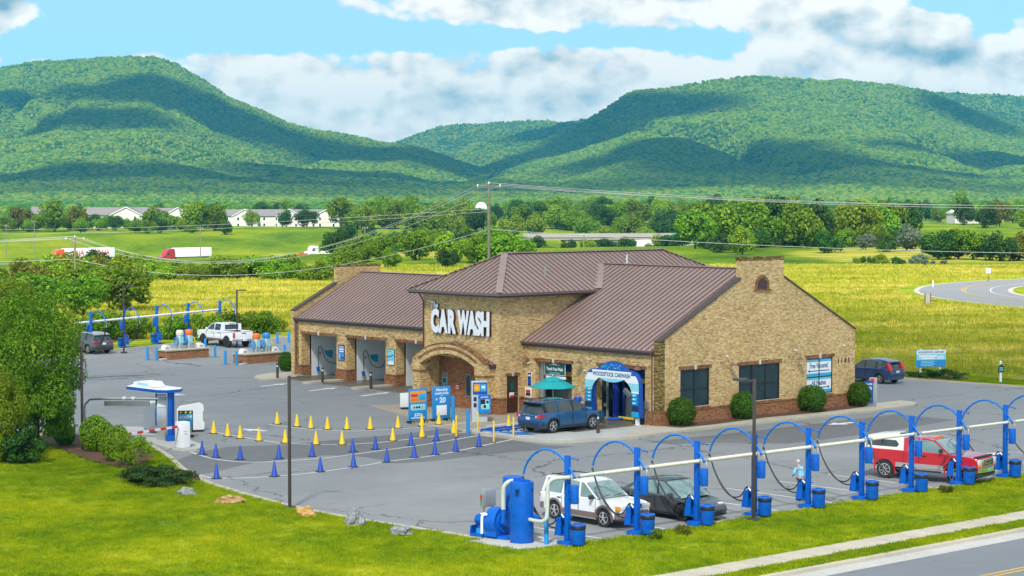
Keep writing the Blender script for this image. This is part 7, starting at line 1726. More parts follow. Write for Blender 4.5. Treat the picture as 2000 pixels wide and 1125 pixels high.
for sg in (-1, 1):
    m_ = MB(); vs = [(x, sg * (c.cy(x, z) + .008), z) for x, z in ((-2.65, 1.50), (-1.15, 1.50), (-1.05, 1.62), (-1.22, 1.80), (-2.55, 1.80), (-2.72, 1.66))]; m_.add(vs + [(x, y - sg * .04, z) for x, y, z in vs], [tuple(range(6)), tuple(range(11, 5, -1))] + [(i, (i + 1) % 6, 6 + (i + 1) % 6, 6 + i) for i in range(6)]); o = m_.build('cap_window', M['car_glass'], c.t)
    m_ = MB(); m_.box(-1.92, -1.90, sg * (c.cy(-1.9, 1.65)) - .01, sg * (c.cy(-1.9, 1.65)) + .02, 1.5, 1.8); m_.build('window_bar', M['black'], o)
m_ = MB(); m_.bbox(-1.3, -.95, -.35, .35, 2.05, 2.09, .01); m_.build('cap_hatch', M['car_glass'], c.t)
c.cw, c.lean, c.zbelt = sv
c.endpanel('grille', True, -.55, .55, .88, 1.18, M['chrome'], 2.96, .08); m_ = MB()
for k in range(4): m_.box(2.961, 2.968, -.50, .50, .91 + k * .07, .945 + k * .07)
m_.build('grille_slot', M['black'], c.t); c.endpanel('grille_badge', True, -.12, .12, 1.0, 1.08, M['sign_navy'], 2.978, .02)
for sg in (-1, 1):
    m_ = MB(); m_.bbox(2.76, 2.94, sg * .76 - .19, sg * .76 + .17, .93, 1.18, .03); h = m_.build('headlight', M['head_clear'], c.t); m_ = MB(); m_.bbox(2.78, 2.945, sg * .76 - .19, sg * .76 + .17, .85, .92, .02); m_.build('indicator', M['amber'], h)
    m_ = MB(); m_.bbox(-3.04, -2.92, sg * .88 - .09, sg * .88 + .06, .95, 1.28, .02); m_.build('tail_light', M['tail_red'], c.t)
c.bumper(True, 3.06, .56, .82, M['chrome']); c.bumper(True, 3.02, .38, .56, M['cladding']); c.bumper(False, 3.10, .56, .72, M['chrome'], .15); c.plate(True, 3.075, .60, 'plate_green'); c.seams([1.25, -.02, -.76], .60, 1.32); c.handles([.15], 1.16, M['black'])
m_ = MB(); m_.bbox(2.62, 2.80, -.85, .85, 1.24, 1.30, .02); m_.build('bonnet_guard', M['black'], c.t); c.mirror(1.12, 1.42, M['cladding'])

# grey SUV at the far kerb
c = Car('suv', 'grey SUV seen from behind at the left of the far vacuum row', -70.9, 5.0, R(180), 5.0, 1.96, 'car_grey')
top = chain([(-2.38, .45), (-2.48, .62), (-2.45, .95), (-2.38, 1.10), (-1.0, 1.12), (.8, 1.10), (1.2, 1.08), (2.05, 1.0), (2.36, .88), (2.46, .62), (2.40, .32)]); c.body([(-2.3, .32)] + top, 1.45, -1.45, .37, .30); c.arches(M['cladding']); c.wheels(M['car_silver'], 5)
c.cabin([(-2.34, 1.09), (-2.02, 1.56), (-1.7, 1.66), (-.6, 1.72), (.2, 1.68), (.7, 1.46), (1.28, 1.09)], .88, .28); c.roof([(-2.16, 1.60), (-1.8, 1.68), (-1.0, 1.73), (-.3, 1.73), (.2, 1.69), (.35, 1.65)], M['car_silver'])
c.pillar((1.24, 1.10), (.30, 1.66), .10); c.pillar((.05, 1.10), (0, 1.69), .08, M['black']); c.pillar((-.98, 1.1), (-1.0, 1.70), .08, M['black']); c.pillar((-1.95, 1.1), (-2.02, 1.60), (.30, .16))
for sg in (-1, 1): m_ = MB(); m_.bbox(-2.50, -2.15, sg * .74 - .22, sg * .74 + .19, .92, 1.07, .03); m_.build('tail_light', M['tail_red'], c.t)
c.bumper(False, 2.50, .30, .58, M['cladding']); c.plate(False, 2.50, .78); c.seams([.9, -.02, -1.0], .45, 1.06); c.mirror(.9, 1.08); c.endpanel('chrome_bar', False, -.45, .45, .98, 1.02, M['chrome'], 2.49)

# white crew cab pickup at the far kerb
wx, wy = site(450, 679); wfx, wfy = site(412, 670)
c = Car('pickup_truck', 'white crew cab pickup with open bed at the far kerb', -69.55, 17.65, R(180 - 3), 6.3, 2.05, 'car_white', cat='pickup'); c.zm = 1.15; c.tum = .06; c.pin = .06; c.end = .5
top = chain([(-3.1, .72), (-3.14, .82), (-3.12, 1.38), (-3.02, 1.42), (-1.15, 1.42), (.9, 1.42), (1.55, 1.40), (2.7, 1.32), (3.0, 1.22), (3.08, .95), (3.05, .7), (3.0, .6)]); c.body([(-3.05, .66)] + top, 1.95, -1.95, .45, .60, bed=(-3.04, -1.14, .95)); c.wheels(M['cladding'], 6, .28); c.arches(M['cladding'], .09); c.sidepanel('lower_cladding', -1.35, 1.38, .58, .74, M['tan_clad'], .010)
c.cabin([(-1.12, 1.41), (-1.06, 1.96), (.55, 2.02), (.82, 1.95), (1.55, 1.40)], .95, .22, zb=1.40); c.roof([(-1.15, 1.96), (-.7, 2.01), (.3, 2.03), (.70, 1.97)])
c.pillar((1.50, 1.42), (.68, 1.98), .11); c.pillar((.20, 1.42), (.18, 2.0), .10); c.pillar((-.98, 1.42), (-.98, 1.98), .30)
m_ = MB(); m_.box(-1.16, -1.10, -.95, -.68, 1.42, 1.96); m_.box(-1.16, -1.10, .68, .95, 1.42, 1.96); m_.box(-1.16, -1.10, -.68, .68, 1.42, 1.50); m_.build('cab_back', c.p, c.t)
m_ = MB(); m_.bbox(-3.15, -3.09, -.88, .88, .80, 1.40, .015); tg = m_.build('tailgate', c.p, c.t); m_ = MB(); m_.box(-3.158, -3.151, -.22, .22, 1.22, 1.30); m_.build('handle', M['cladding'], tg)
for sg in (-1, 1): m_ = MB(); m_.bbox(-3.17, -2.98, sg * .95 - .06, sg * .95 + .07, .88, 1.34, .02); m_.build('tail_light', M['tail_red'], c.t)
c.bumper(False, 3.28, .58, .78, M['chrome'], .2); c.bumper(True, 3.2, .5, .85, M['chrome']); c.plate(False, 3.29, .60); c.seams([1.45, .20, -.95], .62, 1.36); c.handles([.4, -.75], 1.22, M['cladding']); c.mirror(1.2, 1.46, M['car_white'])
m_ = MB(); m_.bbox(-1.20, -1.16, -.3, .3, 1.98, 2.02, .01); m_.build('brake_lamp', M['tail_red'], c.t)

# ------------------------------------------------------------------ people
def skin_body(parent, name, joints, edges, radii, mat, sub=2):
    me = bpy.data.meshes.new(name); me.from_pydata(joints, edges, []); o = link(name, me, parent)
    sk = o.modifiers.new('skin', 'SKIN'); 
    for i, r in enumerate(radii):
        v = me.skin_vertices[0].data[i] if me.skin_vertices else None
    if not me.skin_vertices:
        bm = bmesh.new(); bm.from_mesh(me); bm.verts.layers.skin.verify(); bm.to_mesh(me); bm.free()
    for i, r in enumerate(radii):
        rr = r if isinstance(r, tuple) else (r, r); me.skin_vertices[0].data[i].radius = rr; me.skin_vertices[0].data[i].use_root = (i == 0)
    ss = o.modifiers.new('sub', 'SUBSURF'); ss.levels = sub; ss.render_levels = sub
    dg = bpy.context.evaluated_depsgraph_get(); m2 = bpy.data.meshes.new_from_object(o.evaluated_get(dg)); o.modifiers.clear(); o.data = m2; m2.materials.clear(); m2.materials.append(mat)
    m2.polygons.foreach_set('use_smooth', [True] * len(m2.polygons)); return o
def person(label, x, y, z, rot, shirt, trousers, hair, bend=0.0, arms=None, short_sleeve=True):
    """faces +x; bend tips the trunk forward"""
    t = thing('person', label, 'person', x, y, z, rot)
    hip = Vector((0, 0, .93))
    def up(v): v = Vector(v) - hip; c, s_ = math.cos(bend), math.sin(bend); return tuple(hip + Vector((v.x * c + v.z * s_, v.y, -v.x * s_ + v.z * c)))
    J = [(0, 0, .95), up((0, 0, 1.12)), up((0, 0, 1.32)), up((-.01, 0, 1.44)), up((.01, 0, 1.53)), up((.03, 0, 1.62)), up((.02, 0, 1.71)), up((.01, 0, 1.77)),
         up((-.01, .19, 1.42)), up((-.01, -.19, 1.42)), (0, .10, .88), (0, -.10, .88), (.03, .11, .50), (.03, -.11, .50), (-.02, .11, .09), (-.02, -.11, .09), (.13, .12, .035), (.13, -.12, .035)]
    Rr = [(.15, .18), (.135, .165), (.135, .17), (.07, .09), .052, (.075, .068), (.090, .075), .05, .060, .060, .095, .095, .062, .062, .045, .045, .035, .035]
    E_ = [(0, 1), (1, 2), (2, 3), (3, 4), (4, 5), (5, 6), (6, 7), (3, 8), (3, 9), (0, 10), (0, 11), (10, 12), (11, 13), (12, 14), (13, 15), (14, 16), (15, 17)]
    arms = arms or [((.04, .26, 1.15), (.16, .24, .93)), ((.04, -.26, 1.15), (.16, -.24, .93))]
    for k, (el, wr) in enumerate(arms):
        e_, w_ = up(el), up(wr); i = len(J); J += [e_, w_]; Rr += [.043, .030]; E_ += [(8 + k, i), (i, i + 1)]
        d = (Vector(w_) - Vector(e_)).normalized(); sd = Vector((0, 1, 0)) if k == 0 else Vector((0, -1, 0)); pr = d.cross(sd).normalized()
        p = Vector(w_) + d * .07; j = len(J); J.append(tuple(p)); Rr.append((.030, .018)); E_.append((i + 1, j))
        for f, L_ in ((-.026, .075), (-.009, .085), (.009, .082), (.026, .066)):
            q = p + pr * f + d * .03; r2 = q + d * L_ * .6 - sd * .02; n = len(J); J += [tuple(q), tuple(r2)]; Rr += [.0095, .008]; E_ += [(j, n), (n, n + 1)]
        n = len(J); J.append(tuple(Vector(w_) + d * .06 + pr * .055)); Rr.append(.010); E_.append((i + 1, n))
    body = skin_body(t, 'body', J, E_, Rr, M['skin'])
    # clothes follow the same skeleton a little larger
    sj = [J[0], J[1], J[2], J[3], J[8], J[9]] ; sr = [(.165, .195), (.155, .185), (.155, .19), (.095, .12), .082, .082]; se = [(0, 1), (1, 2), (2, 3), (3, 4), (3, 5)]
    for k in range(2):
        a = Vector(J[8 + k]); e_ = Vector(up(arms[k][0])); n = len(sj); sj.append(tuple(a.lerp(e_, .75 if short_sleeve else .97))); sr.append(.066); se.append((4 + k, n))
        if not short_sleeve: w_ = Vector(up(arms[k][1])); sj.append(tuple(e_.lerp(w_, .9))); sr.append(.045); se.append((n, n + 1))
    skin_body(t, 'shirt', sj, se, sr, M[shirt])
    tj = [J[0], J[10], J[11], J[12], J[13], J[14], J[15]]; skin_body(t, 'trousers', [(0, 0, .97)] + tj[1:], [(0, 1), (0, 2), (1, 3), (2, 4), (3, 5), (4, 6)], [(.16, .18), .112, .112, .082, .082, .072, .072], M[trousers])
    h0 = Vector(J[6]); m_ = MB(); m_.ball((h0.x - .022, h0.y, h0.z + .035), .098, 16, 10, (1.0, .86, .92)); hr = m_.build('hair', M[hair], t)
    for v in hr.data.vertices:
        if v.co.x > h0.x + .035 and v.co.z < h0.z + .07: v.co.x = h0.x + .02
        if v.co.z < h0.z - .02: v.co.z = h0.z - .02
    f = Vector(up((.105, 0, 1.64))); m_ = MB(); m_.ball(tuple(f), .020, 8, 6, (1.0, .8, 1.4)); m_.build('nose', M['skin'], t)
    for sg in (-1, 1):
        m_ = MB(); m_.ball(up((.092, sg * .033, 1.675)), .012, 8, 6); m_.build('eye', M['black'], t); m_ = MB(); m_.ball(up((.02, sg * .082, 1.65)), .026, 8, 6, (.7, .4, 1.1)); m_.build('ear', M['skin'], t)
    m_ = MB(); m_.ball(up((.088, 0, 1.595)), .022, 8, 6, (.5, 1.2, .3)); m_.build('mouth', paint('lips', (.36, .14, .11), .6), t)
    for i in (16, 17): m_ = MB(); p = J[i]; m_.bbox(p[0] - .19, p[0] + .11, p[1] - .05, p[1] + .05, 0, .085, .025); m_.build('shoe', M['black'], t)
    return t
person('person in a blue polo shirt reaching over the blue SUV bonnet beside the sign arch', -4.50, -2.0, .13, R(-70), 'shirt_blue', 'jeans', 'hair_grey', .10, [((.12, .28, 1.16), (.42, .20, 1.14)), ((.05, -.30, 1.18), (.22, -.28, .98))])
person('person in a pale blue shirt stooping beside the middle vacuum posts', *site(1566, 978), 0, R(160), 'shirt_light', 'jeans', 'hair_white', .45, [((.12, .27, 1.22), (.34, .20, 1.22)), ((.12, -.27, 1.22), (.34, -.20, 1.22))], short_sleeve=False)
# ------------------------------------------------------------------ foliage
def leaf_arrays(n, seed, clumps=14, cr=.42, spread=(1, 1, 1), centre=(0, 0, 1.0), size=.12, aspect=1.0, droop=0.0, inner=.25, jitter=.7):
    """leaf quads on the shells of many overlapping clumps"""
    r = np.random.default_rng(seed)
    u = r.normal(size=(clumps, 3)); u /= np.linalg.norm(u, axis=1)[:, None]; u *= (r.uniform(.25, 1, clumps) ** (1 / 2.4))[:, None] * (1 - cr * .55)
    cs = cr * r.uniform(.65, 1.2, clumps)
    k = r.choice(clumps, n, p=cs ** 2 / (cs ** 2).sum())
    d = r.normal(size=(n, 3)); d /= np.linalg.norm(d, axis=1)[:, None]
    rad = np.where(r.random(n) < inner, r.uniform(.4, .9, n), r.uniform(.88, 1.08, n))
    p = u[k] + d * (cs[k] * rad)[:, None]
    nrm = d + r.normal(size=(n, 3)) * jitter + np.array([0, 0, .35]); nrm /= np.linalg.norm(nrm, axis=1)[:, None]
    p = p * np.array(spread) + np.array(centre)
    t = np.cross(nrm, r.normal(size=(n, 3))); t /= np.linalg.norm(t, axis=1)[:, None]
    if droop: t = t * (1 - droop) + np.array([0, 0, -1]) * droop + d * .3; t /= np.linalg.norm(t, axis=1)[:, None]
    b = np.cross(nrm, t); b /= np.linalg.norm(b, axis=1)[:, None] + 1e-9
    s = size * r.uniform(.6, 1.3, n)
    return p, t * s[:, None], b * (s / aspect)[:, None]
def leaf_mesh(name, parts, mat):
    P_ = np.concatenate([q[0] for q in parts]); T_ = np.concatenate([q[1] for q in parts]); B_ = np.concatenate([q[2] for q in parts]); n = len(P_)
    v = np.stack([P_ - T_, P_ + B_ * .9 - T_ * .1, P_ + T_, P_ - B_ * .9 - T_ * .1], 1).reshape(-1, 3)
    me = bpy.data.meshes.new(name); me.vertices.add(4 * n); me.vertices.foreach_set('co', v.astype(np.float32).ravel())
    me.loops.add(4 * n); me.loops.foreach_set('vertex_index', np.arange(4 * n, dtype=np.int32)); me.polygons.add(n)
    me.polygons.foreach_set('loop_start', np.arange(0, 4 * n, 4, dtype=np.int32)); me.polygons.foreach_set('loop_total', np.full(n, 4, np.int32)); me.materials.append(M[mat] if isinstance(mat, str) else mat); me.update(calc_edges=True); return me
def trunk_mesh(name, h=1.0, r=.06, seed=1, limbs=5, reach=.6):
    m_ = MB(); rr = random.Random(seed); m_.tube([(0, 0, -.05), (rr.uniform(-.02, .02), rr.uniform(-.02, .02), h * .5), (rr.uniform(-.05, .05), 0, h)], [r * 1.25, r, r * .5], 8)
    for k in range(limbs):
        a = 2 * math.pi * k / limbs + rr.random(); z = h * rr.uniform(.35, .9); e = (reach * math.cos(a) * rr.uniform(.6, 1), reach * math.sin(a) * rr.uniform(.6, 1), z + reach * rr.uniform(.35, .8)); m_.tube([(0, 0, z), (e[0] * .5, e[1] * .5, z + (e[2] - z) * .42), e], [r * .45, r * .3, r * .1], 5)
    return m_.mesh(name, M['bark'])
TM = [trunk_mesh('trunk', 1.0, .07, s) for s in (1, 2, 3)]
def crown_set(tag_, n, mats, **kw): return {m_: [leaf_mesh('crown', [leaf_arrays(n, 100 * i + 7, **kw)], m_) for i in range(3)] for m_ in mats}
FARC = crown_set('far', 4200, ('leaf_mid', 'leaf_light', 'leaf_dark', 'leaf_olive', 'leaf_silver'), clumps=22, cr=.40, spread=(1, 1, .95), centre=(0, 0, 1.02), size=.058)
CON = {m_: [leaf_mesh('crown', [leaf_arrays(1300, 900 + i, clumps=16, cr=.34, spread=(.72, .72, 1.35), centre=(0, 0, 1.35), size=.11)], m_) for i in range(2)] for m_ in ('leaf_dark', 'leaf_mid')}
BUSH = crown_set('bush', 3200, ('leaf_mid', 'leaf_light', 'leaf_dark', 'leaf_olive', 'leaf_silver'), clumps=26, cr=.34, spread=(1, 1, .72), centre=(0, 0, .66), size=.052)
rt = random.Random(11)
def plant(name, label, cat, p, w_, h_, mat, group, meshes=FARC, trunk=True, tall=2.0, ti=0):
    t = thing(name, label, cat, p.x, p.y, p.z - .1, rt.uniform(0, 6.28), group, world_xy=True)
    c = link('crown', meshes[mat][rt.randrange(len(meshes[mat]))], t); c.scale = (w_ / 2, w_ / 2, h_ / tall)
    if trunk: k = link('trunk', TM[rt.randrange(3)], t); k.scale = (w_ * .32, w_ * .32, h_ * .5)
    return t
KIND = {'leaf_mid': 'green', 'leaf_light': 'bright yellow green', 'leaf_dark': 'dark green', 'leaf_olive': 'olive brown', 'leaf_silver': 'silvery grey green'}
def band(n, px, d, h, w_, mats, name, cat, where, group, meshes=FARC, trunk=True, tall=2.0, keep=None):
    for i in range(n):
        m_ = rt.choice(mats); x = px[0] + (px[1] - px[0]) * (i + rt.random()) / n; dd = rt.uniform(*d); hh = rt.uniform(*h); ww = hh * rt.uniform(*w_)
        p = at(x, dd)
        if keep and not keep(p): continue
        plant(name, '%s %s %s' % (KIND[m_], cat, where), cat, p, ww, hh, m_, '%s %s' % (KIND[m_].split()[-1], group), meshes, trunk, tall)
MIX = ['leaf_mid'] * 4 + ['leaf_light'] * 2 + ['leaf_dark'] * 3
band(34, (0, 1000), (1120, 1500), (10, 15), (.7, 1.0), ['leaf_dark'] * 3 + ['leaf_mid'] * 2, 'tree', 'tree', 'in the wood behind the pale apartment blocks', 'trees behind the apartment blocks')
band(30, (0, 455), (840, 960), (5, 8), (.9, 1.3), MIX, 'tree', 'tree', 'in the belt in front of the apartment blocks', 'trees before the apartment blocks')
band(15, (668, 915), (880, 990), (11, 16), (.8, 1.1), ['leaf_mid'] * 2 + ['leaf_light'], 'tree', 'tree', 'in the wood to the right of the apartments', 'trees right of the apartments')
band(12, (668, 1000), (800, 870), (5, 8), (.9, 1.3), ['leaf_dark', 'leaf_mid'], 'tree', 'tree', 'along the foot of the wood right of the apartments', 'trees at the foot of the wood')
band(26, (1000, 1400), (900, 1050), (8, 13), (.9, 1.2), MIX + ['leaf_light'], 'tree', 'tree', 'in the grove just behind the bridge', 'trees just behind the bridge')
band(30, (1000, 1500), (1050, 1500), (10, 16), (.8, 1.1), MIX, 'tree', 'tree', 'in the wood beyond the bridge', 'trees beyond the bridge')
band(18, (1340, 1780), (500, 600), (9, 13.5), (.85, 1.1), ['leaf_mid'] * 4 + ['leaf_dark'] * 2 + ['leaf_light'], 'tree', 'tree', 'in the tree line behind the right hand hay field', 'trees behind the hay field')
band(12, (1350, 1790), (470, 520), (3.5, 6), (1.1, 1.6), ['leaf_mid', 'leaf_dark', 'leaf_mid', 'leaf_dark'], 'bush', 'bush', 'at the edge of the right hand hay field', 'bushes edging the hay field', BUSH, True, 1.4)
band(22, (1480, 2020), (760, 1250), (8, 13), (.8, 1.2), MIX + ['leaf_olive'], 'tree', 'tree', 'in the far wood at the upper right', 'trees in the far right wood')
band(10, (1800, 2030), (405, 440), (4.5, 7.0), (1.0, 1.3), ['leaf_mid', 'leaf_dark', 'leaf_olive'], 'tree', 'tree', 'in the thicket right of the hay field', 'trees of the right thicket')
band(14, (1000, 1350), (600, 780), (3.5, 6), (1.0, 1.5), ['leaf_mid', 'leaf_mid', 'leaf_dark', 'leaf_light'], 'tree', 'tree', 'in the hollow before the bridge', 'trees before the bridge')
band(16, (640, 1000), (640, 800), (4, 7.5), (1.0, 1.4), ['leaf_mid'] * 3 + ['leaf_dark', 'leaf_light'], 'tree', 'tree', 'on the green bank left of the tall utility pole', 'trees on the green bank')
band(4, (920, 962), (940, 975), (9.5, 10.6), (.9, 1.1), ['leaf_mid', 'leaf_dark'], 'tree', 'tree', 'hiding the foot of the white dome', 'trees below the dome')
band(12, (1660, 1850), (388, 398), (.9, 2.0), (1.2, 1.8), ['leaf_light', 'leaf_dark', 'leaf_silver'], 'bush', 'bush', 'in the low hedge across the hay field', 'bushes of the low hedge', BUSH, False, 1.4)
band(26, (255, 660), (316, 345), (2.2, 3.8), (1.4, 2.0), ['leaf_mid'] * 3 + ['leaf_light'] * 2, 'bush', 'bush', 'in the hedge behind the left hay field', 'bushes of the left hedge', BUSH, False, 1.4)
band(22, (640, 1000), (325, 520), (3, 7), (.9, 1.4), ['leaf_mid'] * 4 + ['leaf_light', 'leaf_dark'], 'tree', 'tree', 'behind the roof of the car wash', 'trees behind the car wash roof')
band(30, (-20, 250), (215, 330), (3.0, 5.6), (1.0, 1.5), ['leaf_mid', 'leaf_light', 'leaf_olive', 'leaf_light', 'leaf_mid'], 'tree', 'tree', 'in the scrub behind the far vacuum row', 'trees of the left scrub')
band(14, (180, 540), (186, 200), (1.8, 3.2), (1.2, 1.7), ['leaf_light', 'leaf_mid'], 'bush', 'bush', 'beyond the far kerb behind the vacuum row', 'bushes behind the far vacuum row', BUSH, False, 1.4)
one = lambda lb, px, d, w_, h_, m_, ms=FARC, name='tree', cat='tree', tall=2.0: plant(name, lb, cat, at(px, d), w_, h_, m_, None, ms, True, tall)
one('large round tree left of the pale apartment block', 108, 870, 15, 14.5, 'leaf_mid'); one('round tree between the two apartment roofs', 305, 900, 12.5, 11.5, 'leaf_mid'); one('broad tall tree hiding the middle of the apartments', 378, 880, 13, 13.5, 'leaf_light'); one('tall tree just right of the broad one before the apartments', 422, 885, 11, 13, 'leaf_mid')
one('dark brown green tree at the far left by the roofs', 47, 890, 11, 10.5, 'leaf_olive'); one('tall narrow tree at the left apartment gable', 152, 890, 9, 11, 'leaf_olive')
for px, w_, lb in ((492, 8, 'small round tree before the third apartment gable'), (560, 9, 'dark shrub tree before the fourth apartment gable'), (600, 12, 'wide dark shrub tree before the last apartment gable')): one(lb, px, 985, w_, 8.5, 'leaf_dark' if px > 500 else 'leaf_light')
one('small dark green tree beside the lorry at the left', 187, 330, 4.4, 4.6, 'leaf_dark'); one('grey green bush right of the small dark tree', 228, 322, 4.0, 2.4, 'leaf_silver', BUSH, 'bush', 'bush', 1.4)
one('bright green tree left of the gable chimney', 1450, 455, 6.5, 6.5, 'leaf_light'); one('tall lone tree against the far right mountain', 1876, 1150, 15, 19, 'leaf_mid'); one('silvery willow tree in the right tree line', 1770, 480, 7.5, 6.5, 'leaf_silver'); one('second silvery willow tree left of the first', 1690, 490, 4.5, 4.0, 'leaf_silver')
one('yellow green round tree behind the bridge, left one', 1185, 880, 16, 9, 'leaf_light'); one('yellow green round tree behind the bridge, right one', 1262, 880, 11, 9, 'leaf_light'); one('dark tree at the left end of the bridge', 1052, 800, 9, 6.5, 'leaf_dark')
for i, (px, hh) in enumerate(((1735, 13), (1795, 12), (1945, 13))): one(['dark pointed conifer in the far right wood', 'second dark conifer in the far right wood', 'pointed conifer near the right edge'][i], px, 1000, 6, hh, 'leaf_dark', CON, 'conifer', 'conifer', 2.7)
# big feathery tree and its neighbours at the left edge
def near_tree(label, x, y, w_, h_, parts, mat, th, tr=.11):
    t = thing('tree', label, 'tree', x, y, 0, 0.0); link('crown', leaf_mesh('crown', parts, mat), t)
    k = link('trunk', trunk_mesh('trunk', th, tr, 5, 9, w_ * .42), t); return t
BX, BY = site(72, 880)
near_tree('big feathery broadleaf tree filling the left edge of the lot', BX, BY, 5.2, 8.8,
          [leaf_arrays(34000, 5, clumps=60, cr=.25, spread=(2.75, 2.75, 4.0), centre=(0, 0, 4.9), size=.085, aspect=1.8, droop=.45, jitter=.5),
           leaf_arrays(11000, 6, clumps=30, cr=.30, spread=(2.3, 2.3, 1.6), centre=(.1, 0, 2.2), size=.082, aspect=1.9, droop=.6, jitter=.5)], 'leaf_mid', 6.4, .13)
bx2, by2 = site(-8, 905); near_tree('feathery light green tree cut by the left frame edge', bx2, by2, 3.4, 5.2, [leaf_arrays(16000, 9, clumps=34, cr=.27, spread=(1.5, 1.5, 2.6), centre=(0, 0, 2.7), size=.08, aspect=2.4, droop=.3, jitter=.4)], 'leaf_light', 3.4, .09)
bx2, by2 = site(42, 905); near_tree('dark undergrowth bush beneath the big feathery tree', bx2, by2, 2.4, 2.0, [leaf_arrays(3600, 19, clumps=20, cr=.34, spread=(1.6, 1.3, .95), centre=(0, 0, .85), size=.09, aspect=1.6, droop=.3)], 'leaf_dark', .9, .05)
bx2, by2 = site(15, 720); near_tree('taller green tree rising behind the big feathery tree', bx2, by2, 5, 7, [leaf_arrays(18000, 29, clumps=36, cr=.28, spread=(2.6, 2.6, 3.0), centre=(0, 0, 4.2), size=.10, aspect=1.6, droop=.3)], 'leaf_light', 4.4, .12)
# clipped shrubs
def ball_shrub(label, x, y, w_, h_, mat, z=.1, n=4200, size=.045, group=None, rough=.10, clumps=60, cr=.26):
    t = thing('shrub', label, 'shrub', x, y, z, 0, group)
    r_ = np.random.default_rng(int(x * 10) & 255)
    d = r_.normal(size=(n, 3)); d /= np.linalg.norm(d, axis=1)[:, None]; lump = np.array([mnoise.noise(Vector(q * 2.6 + x)) for q in d]); rad = 1 + lump * rough + r_.uniform(-.10, .05, n)
    p = d * rad[:, None] * np.array([w_ / 2, w_ / 2, h_ / 2]) + np.array([0, 0, h_ * .47]); p[:, 2] = np.maximum(p[:, 2], .02)
    nr = d + r_.normal(size=(n, 3)) * .55; nr /= np.linalg.norm(nr, axis=1)[:, None]; tt_ = np.cross(nr, r_.normal(size=(n, 3))); tt_ /= np.linalg.norm(tt_, axis=1)[:, None]; b = np.cross(nr, tt_); s = size * r_.uniform(.6, 1.4, n)
    link('foliage', leaf_mesh('foliage', [(p, tt_ * s[:, None], b * (s * .7)[:, None])], mat), t)
    m_ = MB(); m_.ball((0, 0, h_ * .47), 1.0, 14, 10, (w_ * .43, w_ * .43, h_ * .42)); c_ = m_.build('inner_ball', paint('shrub_core', (.012, .03, .006), .9), t); return t  # solid dark green ball filling the shrub behind its leaves
for (px, py, w_, h_, lb) in ((1319, 832, 1.62, 1.62, 'round clipped shrub under the first gable window'), (1430, 818, 1.45, 1.62, 'round clipped shrub between the first and second gable windows'), (1567, 804, 1.76, 1.62, 'round clipped shrub left of the poster window'), (1668, 795, 1.42, 1.55, 'round clipped shrub by the swinging sign at the gable end')):
    x, y = site(px, py - 3, .15); ball_shrub(lb, max(x, .62), y, w_, h_, 'leaf_box', .14, group='round clipped shrubs along the gable')
x, y = site(559, 728); ball_shrub('dense green shrub at the left corner of the building', x, y, 1.15, 1.45, 'leaf_box', .12)
ball_shrub('big lime green clipped shrub left of the entry island', *site(187, 884), 1.62, 1.85, 'leaf_lime', group='lime shrubs in the mulch bed'); ball_shrub('lime green shrub right of the biggest one', *site(226, 903), 1.50, 1.75, 'leaf_lime', group='lime shrubs in the mulch bed', rough=.2)
ball_shrub('small dark clipped shrub beside the big feathery tree', *site(127, 872), 1.05, 1.05, 'leaf_box'); ball_shrub('upright dark shrub behind the small clipped one', *site(112, 852), 1.1, 1.5, 'leaf_dark', rough=.25)
x, y = site(256, 912); t = thing('shrub', 'loose spiky lime shrub nearest the gate arm', 'shrub', x, y, .08); link('foliage', leaf_mesh('foliage', [leaf_arrays(4200, 61, clumps=40, cr=.26, spread=(1.05, 1.05, .85), centre=(0, 0, .82), size=.055, aspect=2.0)], 'leaf_lime'), t); link('stem', trunk_mesh('stem', .7, .04, 4, 7, .6), t)
x, y = site(308, 948); t = thing('shrub', 'low spreading dark juniper on the lawn corner', 'shrub', x, y, .06, R(20)); link('foliage', leaf_mesh('foliage', [leaf_arrays(9000, 71, clumps=60, cr=.20, spread=(2.1, 1.5, .52), centre=(0, 0, .36), size=.07, aspect=2.6, jitter=.4)], 'leaf_juniper'), t)
for k, (px, py, lb) in enumerate(((1800, 740, 'low juniper under the left post of the field board'), (1850, 743, 'low juniper under the right post of the field board'))):
    x, y = site(px, py); t = thing('shrub', lb, 'shrub', x, y + .3, .06); link('foliage', leaf_mesh('foliage', [leaf_arrays(3000, 81 + k, clumps=26, cr=.24, spread=(1.7, .8, .42), centre=(0, 0, .28), size=.06, aspect=2.4)], 'leaf_dark'), t)
for k, (px, py, lb) in enumerate(((1278, 1056, 'tall grassy weed in the verge below the second trash can'), (1334, 1046, 'small grassy weed right of the tall one'), (1846, 965, 'grassy weed in the verge below the red truck'))):
    x, y = site(px, py); t = thing('weed', lb, 'weed', x, y, .03); link('blades', leaf_mesh('blades', [leaf_arrays(420, 91 + k, clumps=14, cr=.4, spread=(.38, .34, .20), centre=(0, 0, .2), size=.11, aspect=6, droop=-.5)], 'leaf_olive' if k else 'leaf_mid'), t)
